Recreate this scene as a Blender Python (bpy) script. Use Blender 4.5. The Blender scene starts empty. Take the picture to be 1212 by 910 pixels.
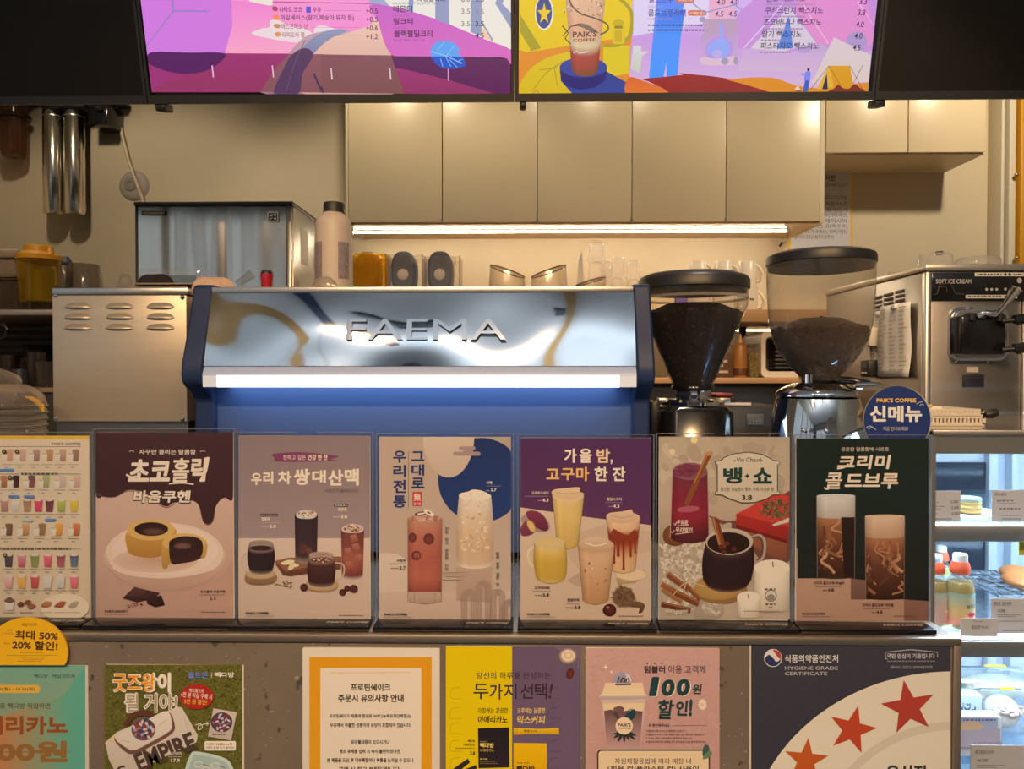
import bpy, bmesh, math, random
from mathutils import Vector, Matrix, Euler
S = bpy.context.scene
C = S.collection
R = math.radians
# ------------------------------------------------------------------ camera, world, exposure
F = 900.0
EYE = Vector((0, 0, 1.5))
ROT = Euler((R(90 - 0.95), 0, R(0.94)), 'XYZ')
cd = bpy.data.cameras.new('camera')
cd.sensor_width = 36
cd.lens = F / 1212 * 36
cd.clip_start = 0.02
cam = bpy.data.objects.new('camera', cd)
cam.location = EYE
cam.rotation_euler = ROT
C.objects.link(cam)
S.camera = cam
S.view_settings.view_transform = 'Standard'
S.view_settings.look = 'None'
S.view_settings.exposure = 0.0
S.view_settings.gamma = 1.0
S.view_settings.use_curve_mapping = False
S.cycles.use_denoising = True
S.cycles.max_bounces = 10
S.cycles.transparent_max_bounces = 40
S.cycles.diffuse_bounces = 4
S.cycles.sample_clamp_indirect = 4.0
S.cycles.caustics_reflective = False
S.cycles.caustics_refractive = False
w = bpy.data.worlds.new('world')
S.world = w
w.use_nodes = True
w.node_tree.nodes['Background'].inputs[0].default_value = (0.80, 0.86, 0.93, 1)
w.node_tree.nodes['Background'].inputs[1].default_value = 0.5
WARM = (1.0, 0.60, 0.27)
WARMB = (1.0, 0.82, 0.58)
COOL = (0.62, 0.80, 1.0)


def lamp(name, kind, loc, energy, color, size=0.12, target=None, angle=90, blend=0.5, size_y=None):
    l = bpy.data.lights.new(name, kind)
    l.energy = energy
    l.color = color
    if kind == 'SPOT':
        l.spot_size = R(angle)
        l.spot_blend = blend
        l.shadow_soft_size = size
    elif kind == 'AREA':
        l.size = size
        if size_y:
            l.shape = 'RECTANGLE'
            l.size_y = size_y
    else:
        l.shadow_soft_size = size
    o = bpy.data.objects.new(name, l)
    o.location = loc
    if target is not None:
        o.rotation_euler = (Vector(target) - Vector(loc)).to_track_quat('-Z', 'Y').to_euler()
    C.objects.link(o)
    return o


# lamps recessed in the ceiling: over the customers, over the staff aisle; strip lamps have meshes further down
DOWN_FRONT = [(-1.0, -0.95), (-0.1, -0.95), (0.85, -0.95)]
DOWN_BACK = [(-1.7, 2.45), (-0.55, 2.5), (0.35, 2.5), (1.9, 2.2), (0.5, 1.2)]  # last one is added to light the papers on the ice cream machine
AIM = [(-1.7, 3.3, 1.5), (-0.55, 3.3, 1.5), (0.35, 3.3, 1.5), (1.6, 3.3, 1.9), (0.95, 2.15, 1.45)]
for x_, y_ in DOWN_FRONT:
    lamp('counter_spot', 'SPOT', (x_, y_, 2.93), 128, WARM, 0.05, (x_ * 0.9, 1.15, 1.42), 66, 0.7)
for (x_, y_), e_, t_ in zip(DOWN_BACK, (20, 23, 13, 60, 60), AIM):
    lamp('aisle_spot', 'SPOT', (x_, y_, 2.93), e_, WARMB, 0.05, t_, 110 if y_ > 2 else 60, 0.5)
lamp('ceiling_fill', 'AREA', (0, -1.3, 2.1), 38, (0.84, 0.93, 1.0), 3.2, (0, -1.3, 3.0), size_y=0.3)  # added fill that brightens the ceiling reflected in the mirror panel

# ------------------------------------------------------------------ pixel helper (measuring the photo)
RM = ROT.to_matrix()


def ray(px, py):
    return RM @ Vector(((px - 606) / F, (455 - py) / F, -1.0))


def P(px, py, Y):
    d = ray(px, py)
    return EYE + d * (Y / d.y)


def X(px, Y, py=455):
    return P(px, py, Y).x


def Z(py, Y, px=606):
    return P(px, py, Y).z


def lin(c):
    if isinstance(c, str):
        c = [int(c[i:i + 2], 16) for i in (0, 2, 4)]
    out = []
    for v in c[:3]:
        v = v / 255.0
        out.append(v / 12.92 if v <= 0.04045 else ((v + 0.055) / 1.055) ** 2.4)
    return out


# ------------------------------------------------------------------ materials
_m = {}


def mat(name, col=(0.5, 0.5, 0.5), rough=0.5, metal=0.0, emit=0.0, spec=0.5, coat=0.0, bump=0.0, bscale=40.0, ecol=None, noise=0.0, nscale=6.0, stretch=None, aniso=0.0, trans=0.0):
    if name in _m:
        return _m[name]
    if isinstance(col, str):
        col = lin(col)
    m = bpy.data.materials.new(name)
    m.use_nodes = True
    nt = m.node_tree
    b = nt.nodes['Principled BSDF']
    b.inputs['Base Color'].default_value = (*col, 1)
    b.inputs['Roughness'].default_value = rough
    b.inputs['Metallic'].default_value = metal
    b.inputs['Specular IOR Level'].default_value = spec
    b.inputs['Coat Weight'].default_value = coat
    b.inputs['Coat Roughness'].default_value = 0.06
    b.inputs['Transmission Weight'].default_value = trans
    if emit:
        b.inputs['Emission Color'].default_value = (*(ecol or col), 1)
        b.inputs['Emission Strength'].default_value = emit
    if noise or bump:
        tc = nt.nodes.new('ShaderNodeTexCoord')
        mp = nt.nodes.new('ShaderNodeMapping')
        nt.links.new(tc.outputs['Object'], mp.inputs[0])
        if stretch:
            mp.inputs['Scale'].default_value = stretch
    if noise:
        n = nt.nodes.new('ShaderNodeTexNoise')
        n.inputs['Scale'].default_value = nscale
        n.inputs['Detail'].default_value = 5
        nt.links.new(mp.outputs[0], n.inputs['Vector'])
        r = nt.nodes.new('ShaderNodeValToRGB')
        r.color_ramp.elements[0].position = 0.3
        r.color_ramp.elements[1].position = 0.7
        r.color_ramp.elements[0].color = (*[v * (1 - noise) for v in col], 1)
        r.color_ramp.elements[1].color = (*[min(1, v * (1 + noise)) for v in col], 1)
        nt.links.new(n.outputs[0], r.inputs[0])
        nt.links.new(r.outputs[0], b.inputs['Base Color'])
    if bump:
        n2 = nt.nodes.new('ShaderNodeTexNoise')
        n2.inputs['Scale'].default_value = bscale
        n2.inputs['Detail'].default_value = 3
        nt.links.new(mp.outputs[0], n2.inputs['Vector'])
        bp = nt.nodes.new('ShaderNodeBump')
        bp.inputs['Strength'].default_value = bump
        bp.inputs['Distance'].default_value = 0.01
        nt.links.new(n2.outputs[0], bp.inputs['Height'])
        nt.links.new(bp.outputs[0], b.inputs['Normal'])
    _m[name] = m
    return m


def clear(name, tint=(1, 1, 1), rim=0.25, rimcol=(0.8, 0.8, 0.8), gloss=1.0, rough=0.03, body=0.0):
    """thin clear plastic / glass: see-through with fresnel gloss and a milky rim"""
    if name in _m:
        return _m[name]
    m = bpy.data.materials.new(name)
    m.use_nodes = True
    nt = m.node_tree
    nt.nodes.clear()
    out = nt.nodes.new('ShaderNodeOutputMaterial')
    tr = nt.nodes.new('ShaderNodeBsdfTransparent')
    tr.inputs[0].default_value = (*tint, 1)
    df = nt.nodes.new('ShaderNodeBsdfDiffuse')
    df.inputs[0].default_value = (*rimcol, 1)
    tl = nt.nodes.new('ShaderNodeBsdfTranslucent')
    tl.inputs[0].default_value = (*rimcol, 1)
    ad = nt.nodes.new('ShaderNodeMixShader')
    nt.links.new(df.outputs[0], ad.inputs[1])
    nt.links.new(tl.outputs[0], ad.inputs[2])
    gl = nt.nodes.new('ShaderNodeBsdfGlossy')
    gl.inputs['Roughness'].default_value = rough
    lw = nt.nodes.new('ShaderNodeLayerWeight')
    lw.inputs[0].default_value = 0.35
    mm = nt.nodes.new('ShaderNodeMath')
    mm.operation = 'MULTIPLY_ADD'
    mm.inputs[1].default_value = rim
    mm.inputs[2].default_value = body
    nt.links.new(lw.outputs['Facing'], mm.inputs[0])
    mx = nt.nodes.new('ShaderNodeMixShader')
    nt.links.new(mm.outputs[0], mx.inputs[0])
    nt.links.new(tr.outputs[0], mx.inputs[1])
    nt.links.new(ad.outputs[0], mx.inputs[2])
    lf = nt.nodes.new('ShaderNodeLayerWeight')
    lf.inputs[0].default_value = 0.5
    pw = nt.nodes.new('ShaderNodeMath')
    pw.operation = 'POWER'
    pw.inputs[1].default_value = 5.0
    nt.links.new(lf.outputs['Facing'], pw.inputs[0])
    mg = nt.nodes.new('ShaderNodeMath')
    mg.operation = 'MULTIPLY_ADD'
    mg.inputs[1].default_value = 0.9 * gloss
    mg.inputs[2].default_value = 0.035 * gloss
    nt.links.new(pw.outputs[0], mg.inputs[0])
    m2 = nt.nodes.new('ShaderNodeMixShader')
    nt.links.new(mg.outputs[0], m2.inputs[0])
    nt.links.new(mx.outputs[0], m2.inputs[1])
    nt.links.new(gl.outputs[0], m2.inputs[2])
    nt.links.new(m2.outputs[0], out.inputs[0])
    _m[name] = m
    return m


def attr_mat(name, emit=0.0, rough=0.6, gloss=0.5):
    """printed sheet or lit screen: colours come from the print"""
    if name in _m:
        return _m[name]
    m = bpy.data.materials.new(name)
    m.use_nodes = True
    nt = m.node_tree
    b = nt.nodes['Principled BSDF']
    a = nt.nodes.new('ShaderNodeAttribute')
    a.attribute_name = 'Col'
    b.inputs['Roughness'].default_value = rough
    b.inputs['Specular IOR Level'].default_value = gloss
    if emit:
        b.inputs['Base Color'].default_value = (0.01, 0.01, 0.01, 1)
        nt.links.new(a.outputs[0], b.inputs['Emission Color'])
        b.inputs['Emission Strength'].default_value = emit
    else:
        nt.links.new(a.outputs[0], b.inputs['Base Color'])
    _m[name] = m
    return m


# ------------------------------------------------------------------ mesh builder
class MB:
    def __init__(s):
        s.v = []
        s.f = []
        s.mi = []
        s.k = 0
        s.c = None

    def add(s, vs, fs, m=None):
        o = len(s.v)
        for p in vs:
            p = Vector(p)
            s.v.append(m @ p if m else p)
        for f in fs:
            s.f.append([i + o for i in f])
            s.mi.append(s.k)
        return s

    def box(s, x0, y0, z0, x1, y1, z1, r=0.0, m=None, seg=2):
        if x1 < x0: x0, x1 = x1, x0
        if y1 < y0: y0, y1 = y1, y0
        if z1 < z0: z0, z1 = z1, z0
        vs = [(x, y, z) for x in (x0, x1) for y in (y0, y1) for z in (z0, z1)]
        fs = [(0, 1, 3, 2), (4, 6, 7, 5), (0, 4, 5, 1), (2, 3, 7, 6), (0, 2, 6, 4), (1, 5, 7, 3)]
        if r <= 0:
            return s.add(vs, fs, m)
        bm = bmesh.new()
        bv = [bm.verts.new(p) for p in vs]
        for f in fs:
            bm.faces.new([bv[i] for i in f])
        r = min(r, 0.49 * min(x1 - x0, y1 - y0, z1 - z0))
        bmesh.ops.bevel(bm, geom=bm.edges[:], offset=r, segments=seg, profile=0.5, affect='EDGES')
        bm.verts.index_update()
        s.add([v.co for v in bm.verts], [[v.index for v in f.verts] for f in bm.faces], m)
        bm.free()
        return s

    def pbox(s, px0, py0, px1, py1, Yf, Yb, r=0.0, seg=2):
        """box whose front face spans the measured pixels at depth Yf"""
        a = P(px0, (py0 + py1) / 2, Yf)
        b = P(px1, (py0 + py1) / 2, Yf)
        t = P((px0 + px1) / 2, py0, Yf)
        l = P((px0 + px1) / 2, py1, Yf)
        return s.box(a.x, Yf, l.z, b.x, Yb, t.z, r, None, seg)

    def prism(s, pts, a, b, axis='x', m=None):
        """extrude a 2D outline along an axis from a to b"""
        n = len(pts)
        mk = {'x': lambda t, p: (t, p[0], p[1]), 'y': lambda t, p: (p[0], t, p[1]), 'z': lambda t, p: (p[0], p[1], t)}[axis]
        vs = [mk(a, p) for p in pts] + [mk(b, p) for p in pts]
        fs = [list(range(n))[::-1], list(range(n, 2 * n))]
        for i in range(n):
            j = (i + 1) % n
            fs.append([i, j, n + j, n + i])
        return s.add(vs, fs, m)

    def lathe(s, x, y, prof, n=28, m=None, sx=1.0, sy=1.0):
        vs = []
        fs = []
        ring = []
        for r, z in prof:
            if r <= 1e-6:
                ring.append([len(vs)])
                vs.append((x, y, z))
            else:
                ids = []
                for i in range(n):
                    a = 2 * math.pi * i / n
                    ids.append(len(vs))
                    vs.append((x + r * sx * math.cos(a), y + r * sy * math.sin(a), z))
                ring.append(ids)
        for A, B in zip(ring, ring[1:]):
            for i in range(n):
                j = (i + 1) % n
                if len(A) == 1 and len(B) == 1:
                    break
                if len(A) == 1:
                    fs.append([A[0], B[j], B[i]])
                elif len(B) == 1:
                    fs.append([A[i], A[j], B[0]])
                else:
                    fs.append([A[i], A[j], B[j], B[i]])
        return s.add(vs, fs, m)

    def plathe(s, cx, Y, prof, n=32, sx=1.0, sy=1.0):
        """lathe with radii and heights measured in photo pixels at depth Y"""
        c = P(cx, 455, Y)
        return s.lathe(c.x, Y, [(r * Y / F, Z(py, Y, cx)) for r, py in prof], n, None, sx, sy)

    def tube(s, pts, r, n=8, closed=False):
        pts = [Vector(p) for p in pts]
        N = len(pts)
        vs = []
        fs = []
        up = Vector((0.13, 0.31, 0.94))
        for i, p in enumerate(pts):
            a = pts[i - 1] if (i > 0 or closed) else p
            b = pts[(i + 1) % N] if (i < N - 1 or closed) else p
            t = (b - a).normalized()
            u = t.cross(up)
            if u.length < 1e-3:
                u = t.cross(Vector((1, 0, 0)))
            u.normalize()
            v = t.cross(u)
            rr = r[i] if isinstance(r, (list, tuple)) else r
            for k in range(n):
                q = 2 * math.pi * k / n
                vs.append(p + (u * math.cos(q) + v * math.sin(q)) * rr)
        for i in range(N if closed else N - 1):
            j = (i + 1) % N
            for k in range(n):
                l = (k + 1) % n
                fs.append([i * n + k, i * n + l, j * n + l, j * n + k])
        if not closed:
            fs.append(list(range(n))[::-1])
            fs.append([(N - 1) * n + k for k in range(n)])
        return s.add(vs, fs)

    def sphere(s, c, rx, ry=None, rz=None, n=12, h=8, m=None):
        ry = ry or rx
        rz = rz or rx
        prof = [(math.sin(math.pi * i / h), -math.cos(math.pi * i / h)) for i in range(h + 1)]
        M = (m or Matrix.Identity(4)) @ Matrix.Translation(c) @ Matrix.Diagonal((rx, ry, rz, 1))
        return s.lathe(0, 0, prof, n, M)

    def mesh(s, name, off=(0, 0, 0), smooth=True, ang=38):
        me = bpy.data.meshes.new(name)
        off = Vector(off)
        me.from_pydata([tuple(v - off) for v in s.v], [], s.f)
        if s.c is not None:
            ca = me.color_attributes.new('Col', 'FLOAT_COLOR', 'POINT')
            ca.data.foreach_set('color', [x for c in s.c for x in (*c, 1.0)])
        me.polygons.foreach_set('material_index', s.mi)
        if smooth:
            me.shade_smooth()
            me.set_sharp_from_angle(angle=R(ang))
        me.validate()
        me.update()
        return me


def root_loc(p):
    return p.location if p.parent is None else root_loc(p.parent)


def tag(o, label=None, cat=None, group=None, kind=None):
    if label: o['label'] = label
    if cat: o['category'] = cat
    if group: o['group'] = group
    if kind: o['kind'] = kind
    return o


def thing(name, label, cat, loc, group=None, kind=None):
    o = bpy.data.objects.new(name, None)
    o.empty_display_size = 0.05
    C.objects.link(o)
    o.location = loc
    return tag(o, label, cat, group, kind)


def obj(name, mb, m, parent=None, label=None, origin=None, smooth=True, recalc=True):
    off = root_loc(parent) if parent else (origin or Vector((0, 0, 0)))
    me = mb.mesh(name, off, smooth)
    if recalc and mb.c is None:
        bm = bmesh.new()
        bm.from_mesh(me)
        bmesh.ops.recalc_face_normals(bm, faces=bm.faces[:])
        bm.to_mesh(me)
        bm.free()
    for k in (m if isinstance(m, (list, tuple)) else [m]):
        me.materials.append(k)
    o = bpy.data.objects.new(name, me)
    C.objects.link(o)
    if parent:
        o.parent = parent
    else:
        o.location = off
    if label:
        o['label'] = label
    return o


def solo(name, mb, m, label, cat, origin, group=None, kind=None):
    return tag(obj(name, mb, m, None, None, Vector(origin)), label, cat, group, kind)


def dup(root, loc, label=None, group=None, rotz=0.0):
    r = root.copy()
    C.objects.link(r)
    r.location = loc
    r.rotation_euler = (0, 0, rotz)
    if label: r['label'] = label
    if group: r['group'] = group
    for ch in list(root.children):
        c = ch.copy()
        C.objects.link(c)
        c.parent = r
        for g in list(ch.children):
            d = g.copy()
            C.objects.link(d)
            d.parent = c
    return r


def struct(name, mb, m, kind='structure', **kw):
    o = obj(name, mb, m, **kw)
    o['kind'] = kind
    return o


# ------------------------------------------------------------------ printed artwork
_tc = {}
text_h = {}


def text_geo(s, bold=0.0, shear=0.0, extrude=0.0, bevel=0.0, res=3):
    k = (s, bold, shear, extrude, bevel)
    if k in _tc:
        return _tc[k]
    cu = bpy.data.curves.new('t', 'FONT')
    cu.body = s
    cu.offset = bold
    cu.shear = shear
    cu.extrude = extrude
    cu.bevel_depth = bevel
    cu.resolution_u = res
    ob = bpy.data.objects.new('t', cu)
    me = bpy.data.meshes.new_from_object(ob)
    vs = [v.co.copy() for v in me.vertices]
    fs = [list(p.vertices) for p in me.polygons]
    bpy.data.objects.remove(ob)
    bpy.data.curves.remove(cu)
    bpy.data.meshes.remove(me)
    if vs:
        x0 = min(v.x for v in vs); x1 = max(v.x for v in vs)
        y0 = min(v.y for v in vs); y1 = max(v.y for v in vs)
        text_h[(s, bold, shear)] = y1 - y0
        for v in vs:
            v.x = (v.x - x0) / max(1e-6, x1 - x0)
            v.y = (v.y - y0) / max(1e-6, y1 - y0)
    _tc[k] = (vs, fs)
    return _tc[k]


def mixc(a, b, t):
    return [a[i] * (1 - t) + b[i] * t for i in range(3)]


class Art(MB):
    """flat print on a real plane (p0, n); coordinates are those of an enlarged view (ox, oy, s)"""
    STEP = 0.8e-5

    def __init__(s, ox, oy, sc, Y=None, plane=None, wb=None, seed=1, clip=None):
        super().__init__()
        s.c = []
        s.ox, s.oy, s.sc = ox, oy, sc
        s.p0, s.n = plane if plane else (Vector((0, Y, 0)), Vector((0, -1, 0)))
        s.d = 0.0
        s.clip = None
        s.wb = lin(wb) if wb else None
        s.r = random.Random(seed)
        s.clip = clip

    def col(s, c):
        if isinstance(c, str):
            c = lin(c)
        if s.wb:
            c = [max(0.004, min(0.92, v / b * 0.8)) for v, b in zip(c, s.wb)]
        return c

    def pt(s, x, y):
        px, py = s.ox + x / s.sc, s.oy + y / s.sc
        if s.clip:
            py = max(s.clip[1], min(s.clip[3], py))
            e = (s.clip[3] - py) if len(s.clip) > 4 else 0
            px = max(s.clip[0] - e * (s.clip[4] if e else 0), min(s.clip[2] + e * (s.clip[5] if e else 0), px))
        d = ray(px, py)
        p0 = s.p0 + s.n * s.d
        return EYE + d * ((p0 - EYE).dot(s.n) / d.dot(s.n))

    def put(s, pts, faces, cols, lift=True):
        if lift:
            s.d += s.STEP
        o = len(s.v)
        s.v += [s.pt(*p) for p in pts]
        s.c += cols
        for f in faces:
            s.f.append([i + o for i in f])
            s.mi.append(s.k)

    def poly(s, pts, c, c2=None, lift=True, gx=False):
        c = s.col(c)
        if c2 is None:
            cols = [c] * len(pts)
        else:
            c2 = s.col(c2)
            k = 0 if gx else 1
            a = min(p[k] for p in pts); b = max(p[k] for p in pts)
            cols = [mixc(c, c2, (p[k] - a) / max(1e-6, b - a)) for p in pts]
        s.put(pts, [list(range(len(pts)))], cols, lift)
        return s

    def rect(s, x0, y0, x1, y1, c, c2=None, gx=False):
        return s.poly([(x0, y0), (x1, y0), (x1, y1), (x0, y1)], c, c2, True, gx)

    def bands(s, x0, x1, stops):
        """vertical gradient over a rectangle, stops = [(y, colour)]"""
        pts = []
        cols = []
        fs = []
        for i, (y, c) in enumerate(stops):
            pts += [(x0, y), (x1, y)]
            cols += [s.col(c)] * 2
            if i:
                fs.append([2 * i - 2, 2 * i - 1, 2 * i + 1, 2 * i])
        s.put(pts, fs, cols)
        return s

    def rrect(s, x0, y0, x1, y1, r, c, c2=None):
        pts = []
        for cx, cy, a in ((x1 - r, y0 + r, -90), (x1 - r, y1 - r, 0), (x0 + r, y1 - r, 90), (x0 + r, y0 + r, 180)):
            for i in range(6):
                q = R(a + 18 * i)
                pts.append((cx + r * math.cos(q), cy + r * math.sin(q)))
        return s.poly(pts, c, c2)

    def ell(s, cx, cy, rx, ry=None, c='ffffff', rot=0, c2=None, n=26, lift=True):
        """filled ellipse; c2 is the rim colour"""
        ry = ry or rx
        ca, sa = math.cos(R(rot)), math.sin(R(rot))
        pts = [(cx, cy)]
        for i in range(n):
            a = 2 * math.pi * i / n
            u, v = rx * math.cos(a), ry * math.sin(a)
            pts.append((cx + u * ca - v * sa, cy + u * sa + v * ca))
        c = s.col(c)
        cc = s.col(c2) if c2 else c
        s.put(pts, [[0, 1 + i, 1 + (i + 1) % n] for i in range(n)], [c] + [cc] * n, lift)
        return s

    def smooth(s, pts, n=5):
        out = []
        N = len(pts)
        for i in range(N):
            p0, p1, p2, p3 = pts[i - 1], pts[i], pts[(i + 1) % N], pts[(i + 2) % N]
            for k in range(n):
                t = k / n
                out.append(tuple(0.5 * (2 * p1[j] + (p2[j] - p0[j]) * t + (2 * p0[j] - 5 * p1[j] + 4 * p2[j] - p3[j]) * t * t + (3 * p1[j] - p0[j] - 3 * p2[j] + p3[j]) * t ** 3) for j in (0, 1)))
        return out

    def blob(s, pts, c, c2=None, gx=False):
        return s.poly(s.smooth(pts), c, c2, True, gx)

    def line(s, pts, w, c, curve=False):
        if curve:
            N = len(pts)
            q = [pts[0]] + list(pts) + [pts[-1]]
            out = []
            for i in range(1, N):
                p0, p1, p2, p3 = q[i - 1], q[i], q[i + 1], q[i + 2]
                for k in range(6):
                    t = k / 6
                    out.append(tuple(0.5 * (2 * p1[j] + (p2[j] - p0[j]) * t + (2 * p0[j] - 5 * p1[j] + 4 * p2[j] - p3[j]) * t * t + (3 * p1[j] - p0[j] - 3 * p2[j] + p3[j]) * t ** 3) for j in (0, 1)))
            pts = out + [pts[-1]]
        L = []
        Rr = []
        for i, p in enumerate(pts):
            a = pts[max(0, i - 1)]
            b = pts[min(len(pts) - 1, i + 1)]
            dx, dy = b[0] - a[0], b[1] - a[1]
            l = math.hypot(dx, dy) or 1
            nx, ny = -dy / l * w / 2, dx / l * w / 2
            L.append((p[0] + nx, p[1] + ny))
            Rr.append((p[0] - nx, p[1] - ny))
        n = len(pts)
        s.put(L + Rr, [[i, i + 1, n + i + 1, n + i] for i in range(n - 1)], [s.col(c)] * (2 * n))
        return s

    def text(s, t, x0, y0, x1, y1, c, bold=0.0, shear=0.0, rot=0.0, c2=None):
        vs, fs = text_geo(t, min(bold, 0.012), shear)
        if not vs:
            return s
        if bold > 0.02:
            em = (y1 - y0) / max(0.3, text_h[(t, min(bold, 0.012), shear)])
            g = (bold - 0.012) * em * 0.62
            x0, x1, y0, y1 = x0 + g, x1 - g, y0 + g, y1 - g
            shifts = [(g * math.cos(k * math.pi / 4), g * math.sin(k * math.pi / 4)) for k in range(8)] if g * 1.0 / s.sc > 0.5 else [(-g, 0), (g, 0), (0, -g), (0, g)]
        else:
            shifts = [(0, 0)]
        cx, cy = (x0 + x1) / 2, (y0 + y1) / 2
        ca, sa = math.cos(R(rot)), math.sin(R(rot))
        pts = []
        for v in vs:
            u = x0 + v.x * (x1 - x0) - cx
            q = y1 - v.y * (y1 - y0) - cy
            pts.append((cx + u * ca - q * sa, cy + u * sa + q * ca))
        a = s.col(c)
        b = s.col(c2) if c2 else a
        for u, q in shifts:
            s.put([(p[0] + u, p[1] + q) for p in pts], fs, [mixc(a, b, 1 - v.y) for v in vs], True)
        return s

    def tiny(s, x0, x1, y, h, c, fill=0.8, rot=0.0):
        """print too small to read: a broken grey line"""
        s.d += s.STEP
        x = x0
        k = math.tan(R(rot))
        while x < x1 - 1:
            w = min(x1 - x, h * s.r.uniform(0.9, 2.6))
            e = x + w * fill
            ya, yb = y + (x - x0) * k, y + (e - x0) * k
            s.poly([(x, ya - h / 2), (e, yb - h / 2), (e, yb + h / 2), (x, ya + h / 2)], c, None, False)
            x += w + h * 0.25
        return s

    def dots(s, n, test, size, cols, aspect=1.0, sides=4):
        """many small flecks on one layer; test() gives a point"""
        s.d += s.STEP
        inc = max(4e-7, min(2e-6, 4e-4 / n))
        for _ in range(n):
            x, y = test()
            r = s.r.uniform(*size)
            a0 = s.r.uniform(0, 6.28)
            ca, sa = math.cos(a0), math.sin(a0)
            pts = []
            for i in range(sides):
                q = 2 * math.pi * i / sides
                u, v = r * math.cos(q), r * aspect * math.sin(q)
                pts.append((x + u * ca - v * sa, y + u * sa + v * ca))
            s.poly(pts, s.r.choice(cols), None, False)
            s.d += inc
        return s

    def box_pt(s, x0, y0, x1, y1):
        return lambda: (s.r.uniform(x0, x1), s.r.uniform(y0, y1))

    def ell_pt(s, cx, cy, rx, ry):
        def f():
            a = s.r.uniform(0, 6.28)
            q = math.sqrt(s.r.random())
            return cx + rx * q * math.cos(a), cy + ry * q * math.sin(a)
        return f

    def glass(s, xt0, xt1, yt, xb0, xb1, yb, stops, ry=None, rb=None, curve=0.0, rim=None, hl='ffffff'):
        """printed picture of a drinking glass: gradient body, elliptical top and bottom"""
        rxt = (xt1 - xt0) / 2
        ry = ry if ry is not None else rxt * 0.22
        rb = rb if rb is not None else (xb1 - xb0) / 2 * 0.2
        rows = 14
        pts = []
        cols = []
        fs = []
        cs = 9
        for i in range(rows + 1):
            t = i / rows
            bulge = curve * math.sin(math.pi * min(1, t * 1.02))
            a = xt0 + (xb0 - xt0) * t - bulge
            b = xt1 + (xb1 - xt1) * t + bulge
            for q in range(len(stops) - 1):
                if stops[q][0] <= t <= stops[q + 1][0] + 1e-6:
                    break
            t0, c0 = stops[q]
            t1, c1 = stops[q + 1]
            base = mixc(s.col(c0), s.col(c1), (t - t0) / max(1e-6, t1 - t0))
            y = yt + (yb - yt) * t
            e = ry + (rb - ry) * t
            for k in range(cs + 1):
                u = -1 + 2 * k / cs
                pts.append((a + (b - a) * k / cs, y + e * math.sqrt(max(0, 1 - u * u))))
                sh = 1.06 - 0.28 * abs(u) ** 3 + (0.12 if k == 2 else 0)
                cols.append([min(0.92, v * sh) for v in base])
        for i in range(rows):
            for k in range(cs):
                o = i * (cs + 1) + k
                fs.append([o, o + 1, o + cs + 2, o + cs + 1])
        s.put(pts, fs, cols)
        s.ell((xt0 + xt1) / 2, yt, rxt, ry, rim or stops[0][1], c2=stops[0][1])
        return s


PRINT = attr_mat('printed_paper', rough=0.6, gloss=0.15)
SCREEN = attr_mat('lit_screen', emit=1.0, rough=0.25)


def view(a, ox, oy, s):
    a.ox, a.oy, a.sc = ox, oy, s
    return a


# ------------------------------------------------------------------ room shell
WALL = mat('cream_wall_paint', 'd6c8ac', 0.6, noise=0.04, nscale=3)
CEIL = mat('ceiling_paint', (0.70, 0.72, 0.74), 0.9)
FLOOR = mat('grey_floor_tile', (0.22, 0.21, 0.2), 0.5, noise=0.15, nscale=8)
WIN = clear('window_glass', (0.95, 0.98, 1), 0.02)
YB = 3.46
XL, XR = -2.42, 2.75
struct('floor', MB().box(XL - 0.1, -4.1, -0.1, XR + 0.1, YB + 0.1, 0), FLOOR)
struct('ceiling', MB().box(XL - 0.1, -4.1, 3.0, XR + 0.1, YB + 0.1, 3.1), CEIL)
struct('wall_back', MB().box(XL - 0.1, YB, 0, XR + 0.1, YB + 0.1, 3.0), WALL)
struct('wall_left', MB().box(XL - 0.1, 0.9, 0, XL, YB, 3.0).box(XL - 0.1, -4.0, 0, XL, 0.9, 1.35).box(XL - 0.1, -4.0, 1.35, XL, -3.7, 3.0).box(XL - 0.1, -3.7, 2.85, XL, 0.9, 3.0), WALL)
w2n = thing('added_window_2', None, None, (XL - 0.05, -2.0, 1.35), kind='structure')  # unseen window, added so the ice machine's steel front reflects daylight
w2f = MB()
for yy in (-3.7, -2.6, -1.5, -0.4, 0.85):
    w2f.box(XL - 0.08, yy, 1.35, XL, yy + 0.05, 2.85)
obj('window_frame', w2f, mat('dark_window_frame', (0.03, 0.035, 0.05), 0.4), w2n)
obj('window_pane', MB().box(XL - 0.05, -3.69, 1.36, XL - 0.044, 0.89, 2.84), WIN, w2n)
YSTRIP = mat('ochre_reflection_strip', (0.45, 0.24, 0.06), 0.6)  # unseen strips added on the ceiling as streaks in the mirror panel's reflection
struct('trim_3', MB().box(0.13, -1.6, 2.93, 0.2, 0.5, 3.0), YSTRIP)
struct('trim_4', MB().box(-1.5, -1.6, 2.93, -1.42, 0.5, 3.0), YSTRIP)
struct('trim_5', MB().box(-1.04, -1.6, 2.95, -0.94, 0.5, 3.0), mat('navy_reflection_strip', (0.02, 0.04, 0.12), 0.6))  # unseen too, added for a dark streak in the mirror panel
struct('wall_right', MB().box(XR, -4.0, 0, XR + 0.1, YB, 3.0), WALL)
fw = MB()
fw.box(XL, -4.1, 0, -1.9, -4.0, 3.0).box(2.0, -4.1, 0, XR, -4.0, 3.0).box(-1.9, -4.1, 0, 2.0, -4.0, 2.0).box(-1.9, -4.1, 2.85, 2.0, -4.0, 3.0)
struct('wall_front', fw, mat('dark_wall_paint', (0.12, 0.12, 0.13), 0.7))
wn = thing('added_window_1', None, None, (0.05, -4.05, 2.0), kind='structure')  # unseen window added for reflections, set high so the poster stands miss it
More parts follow.
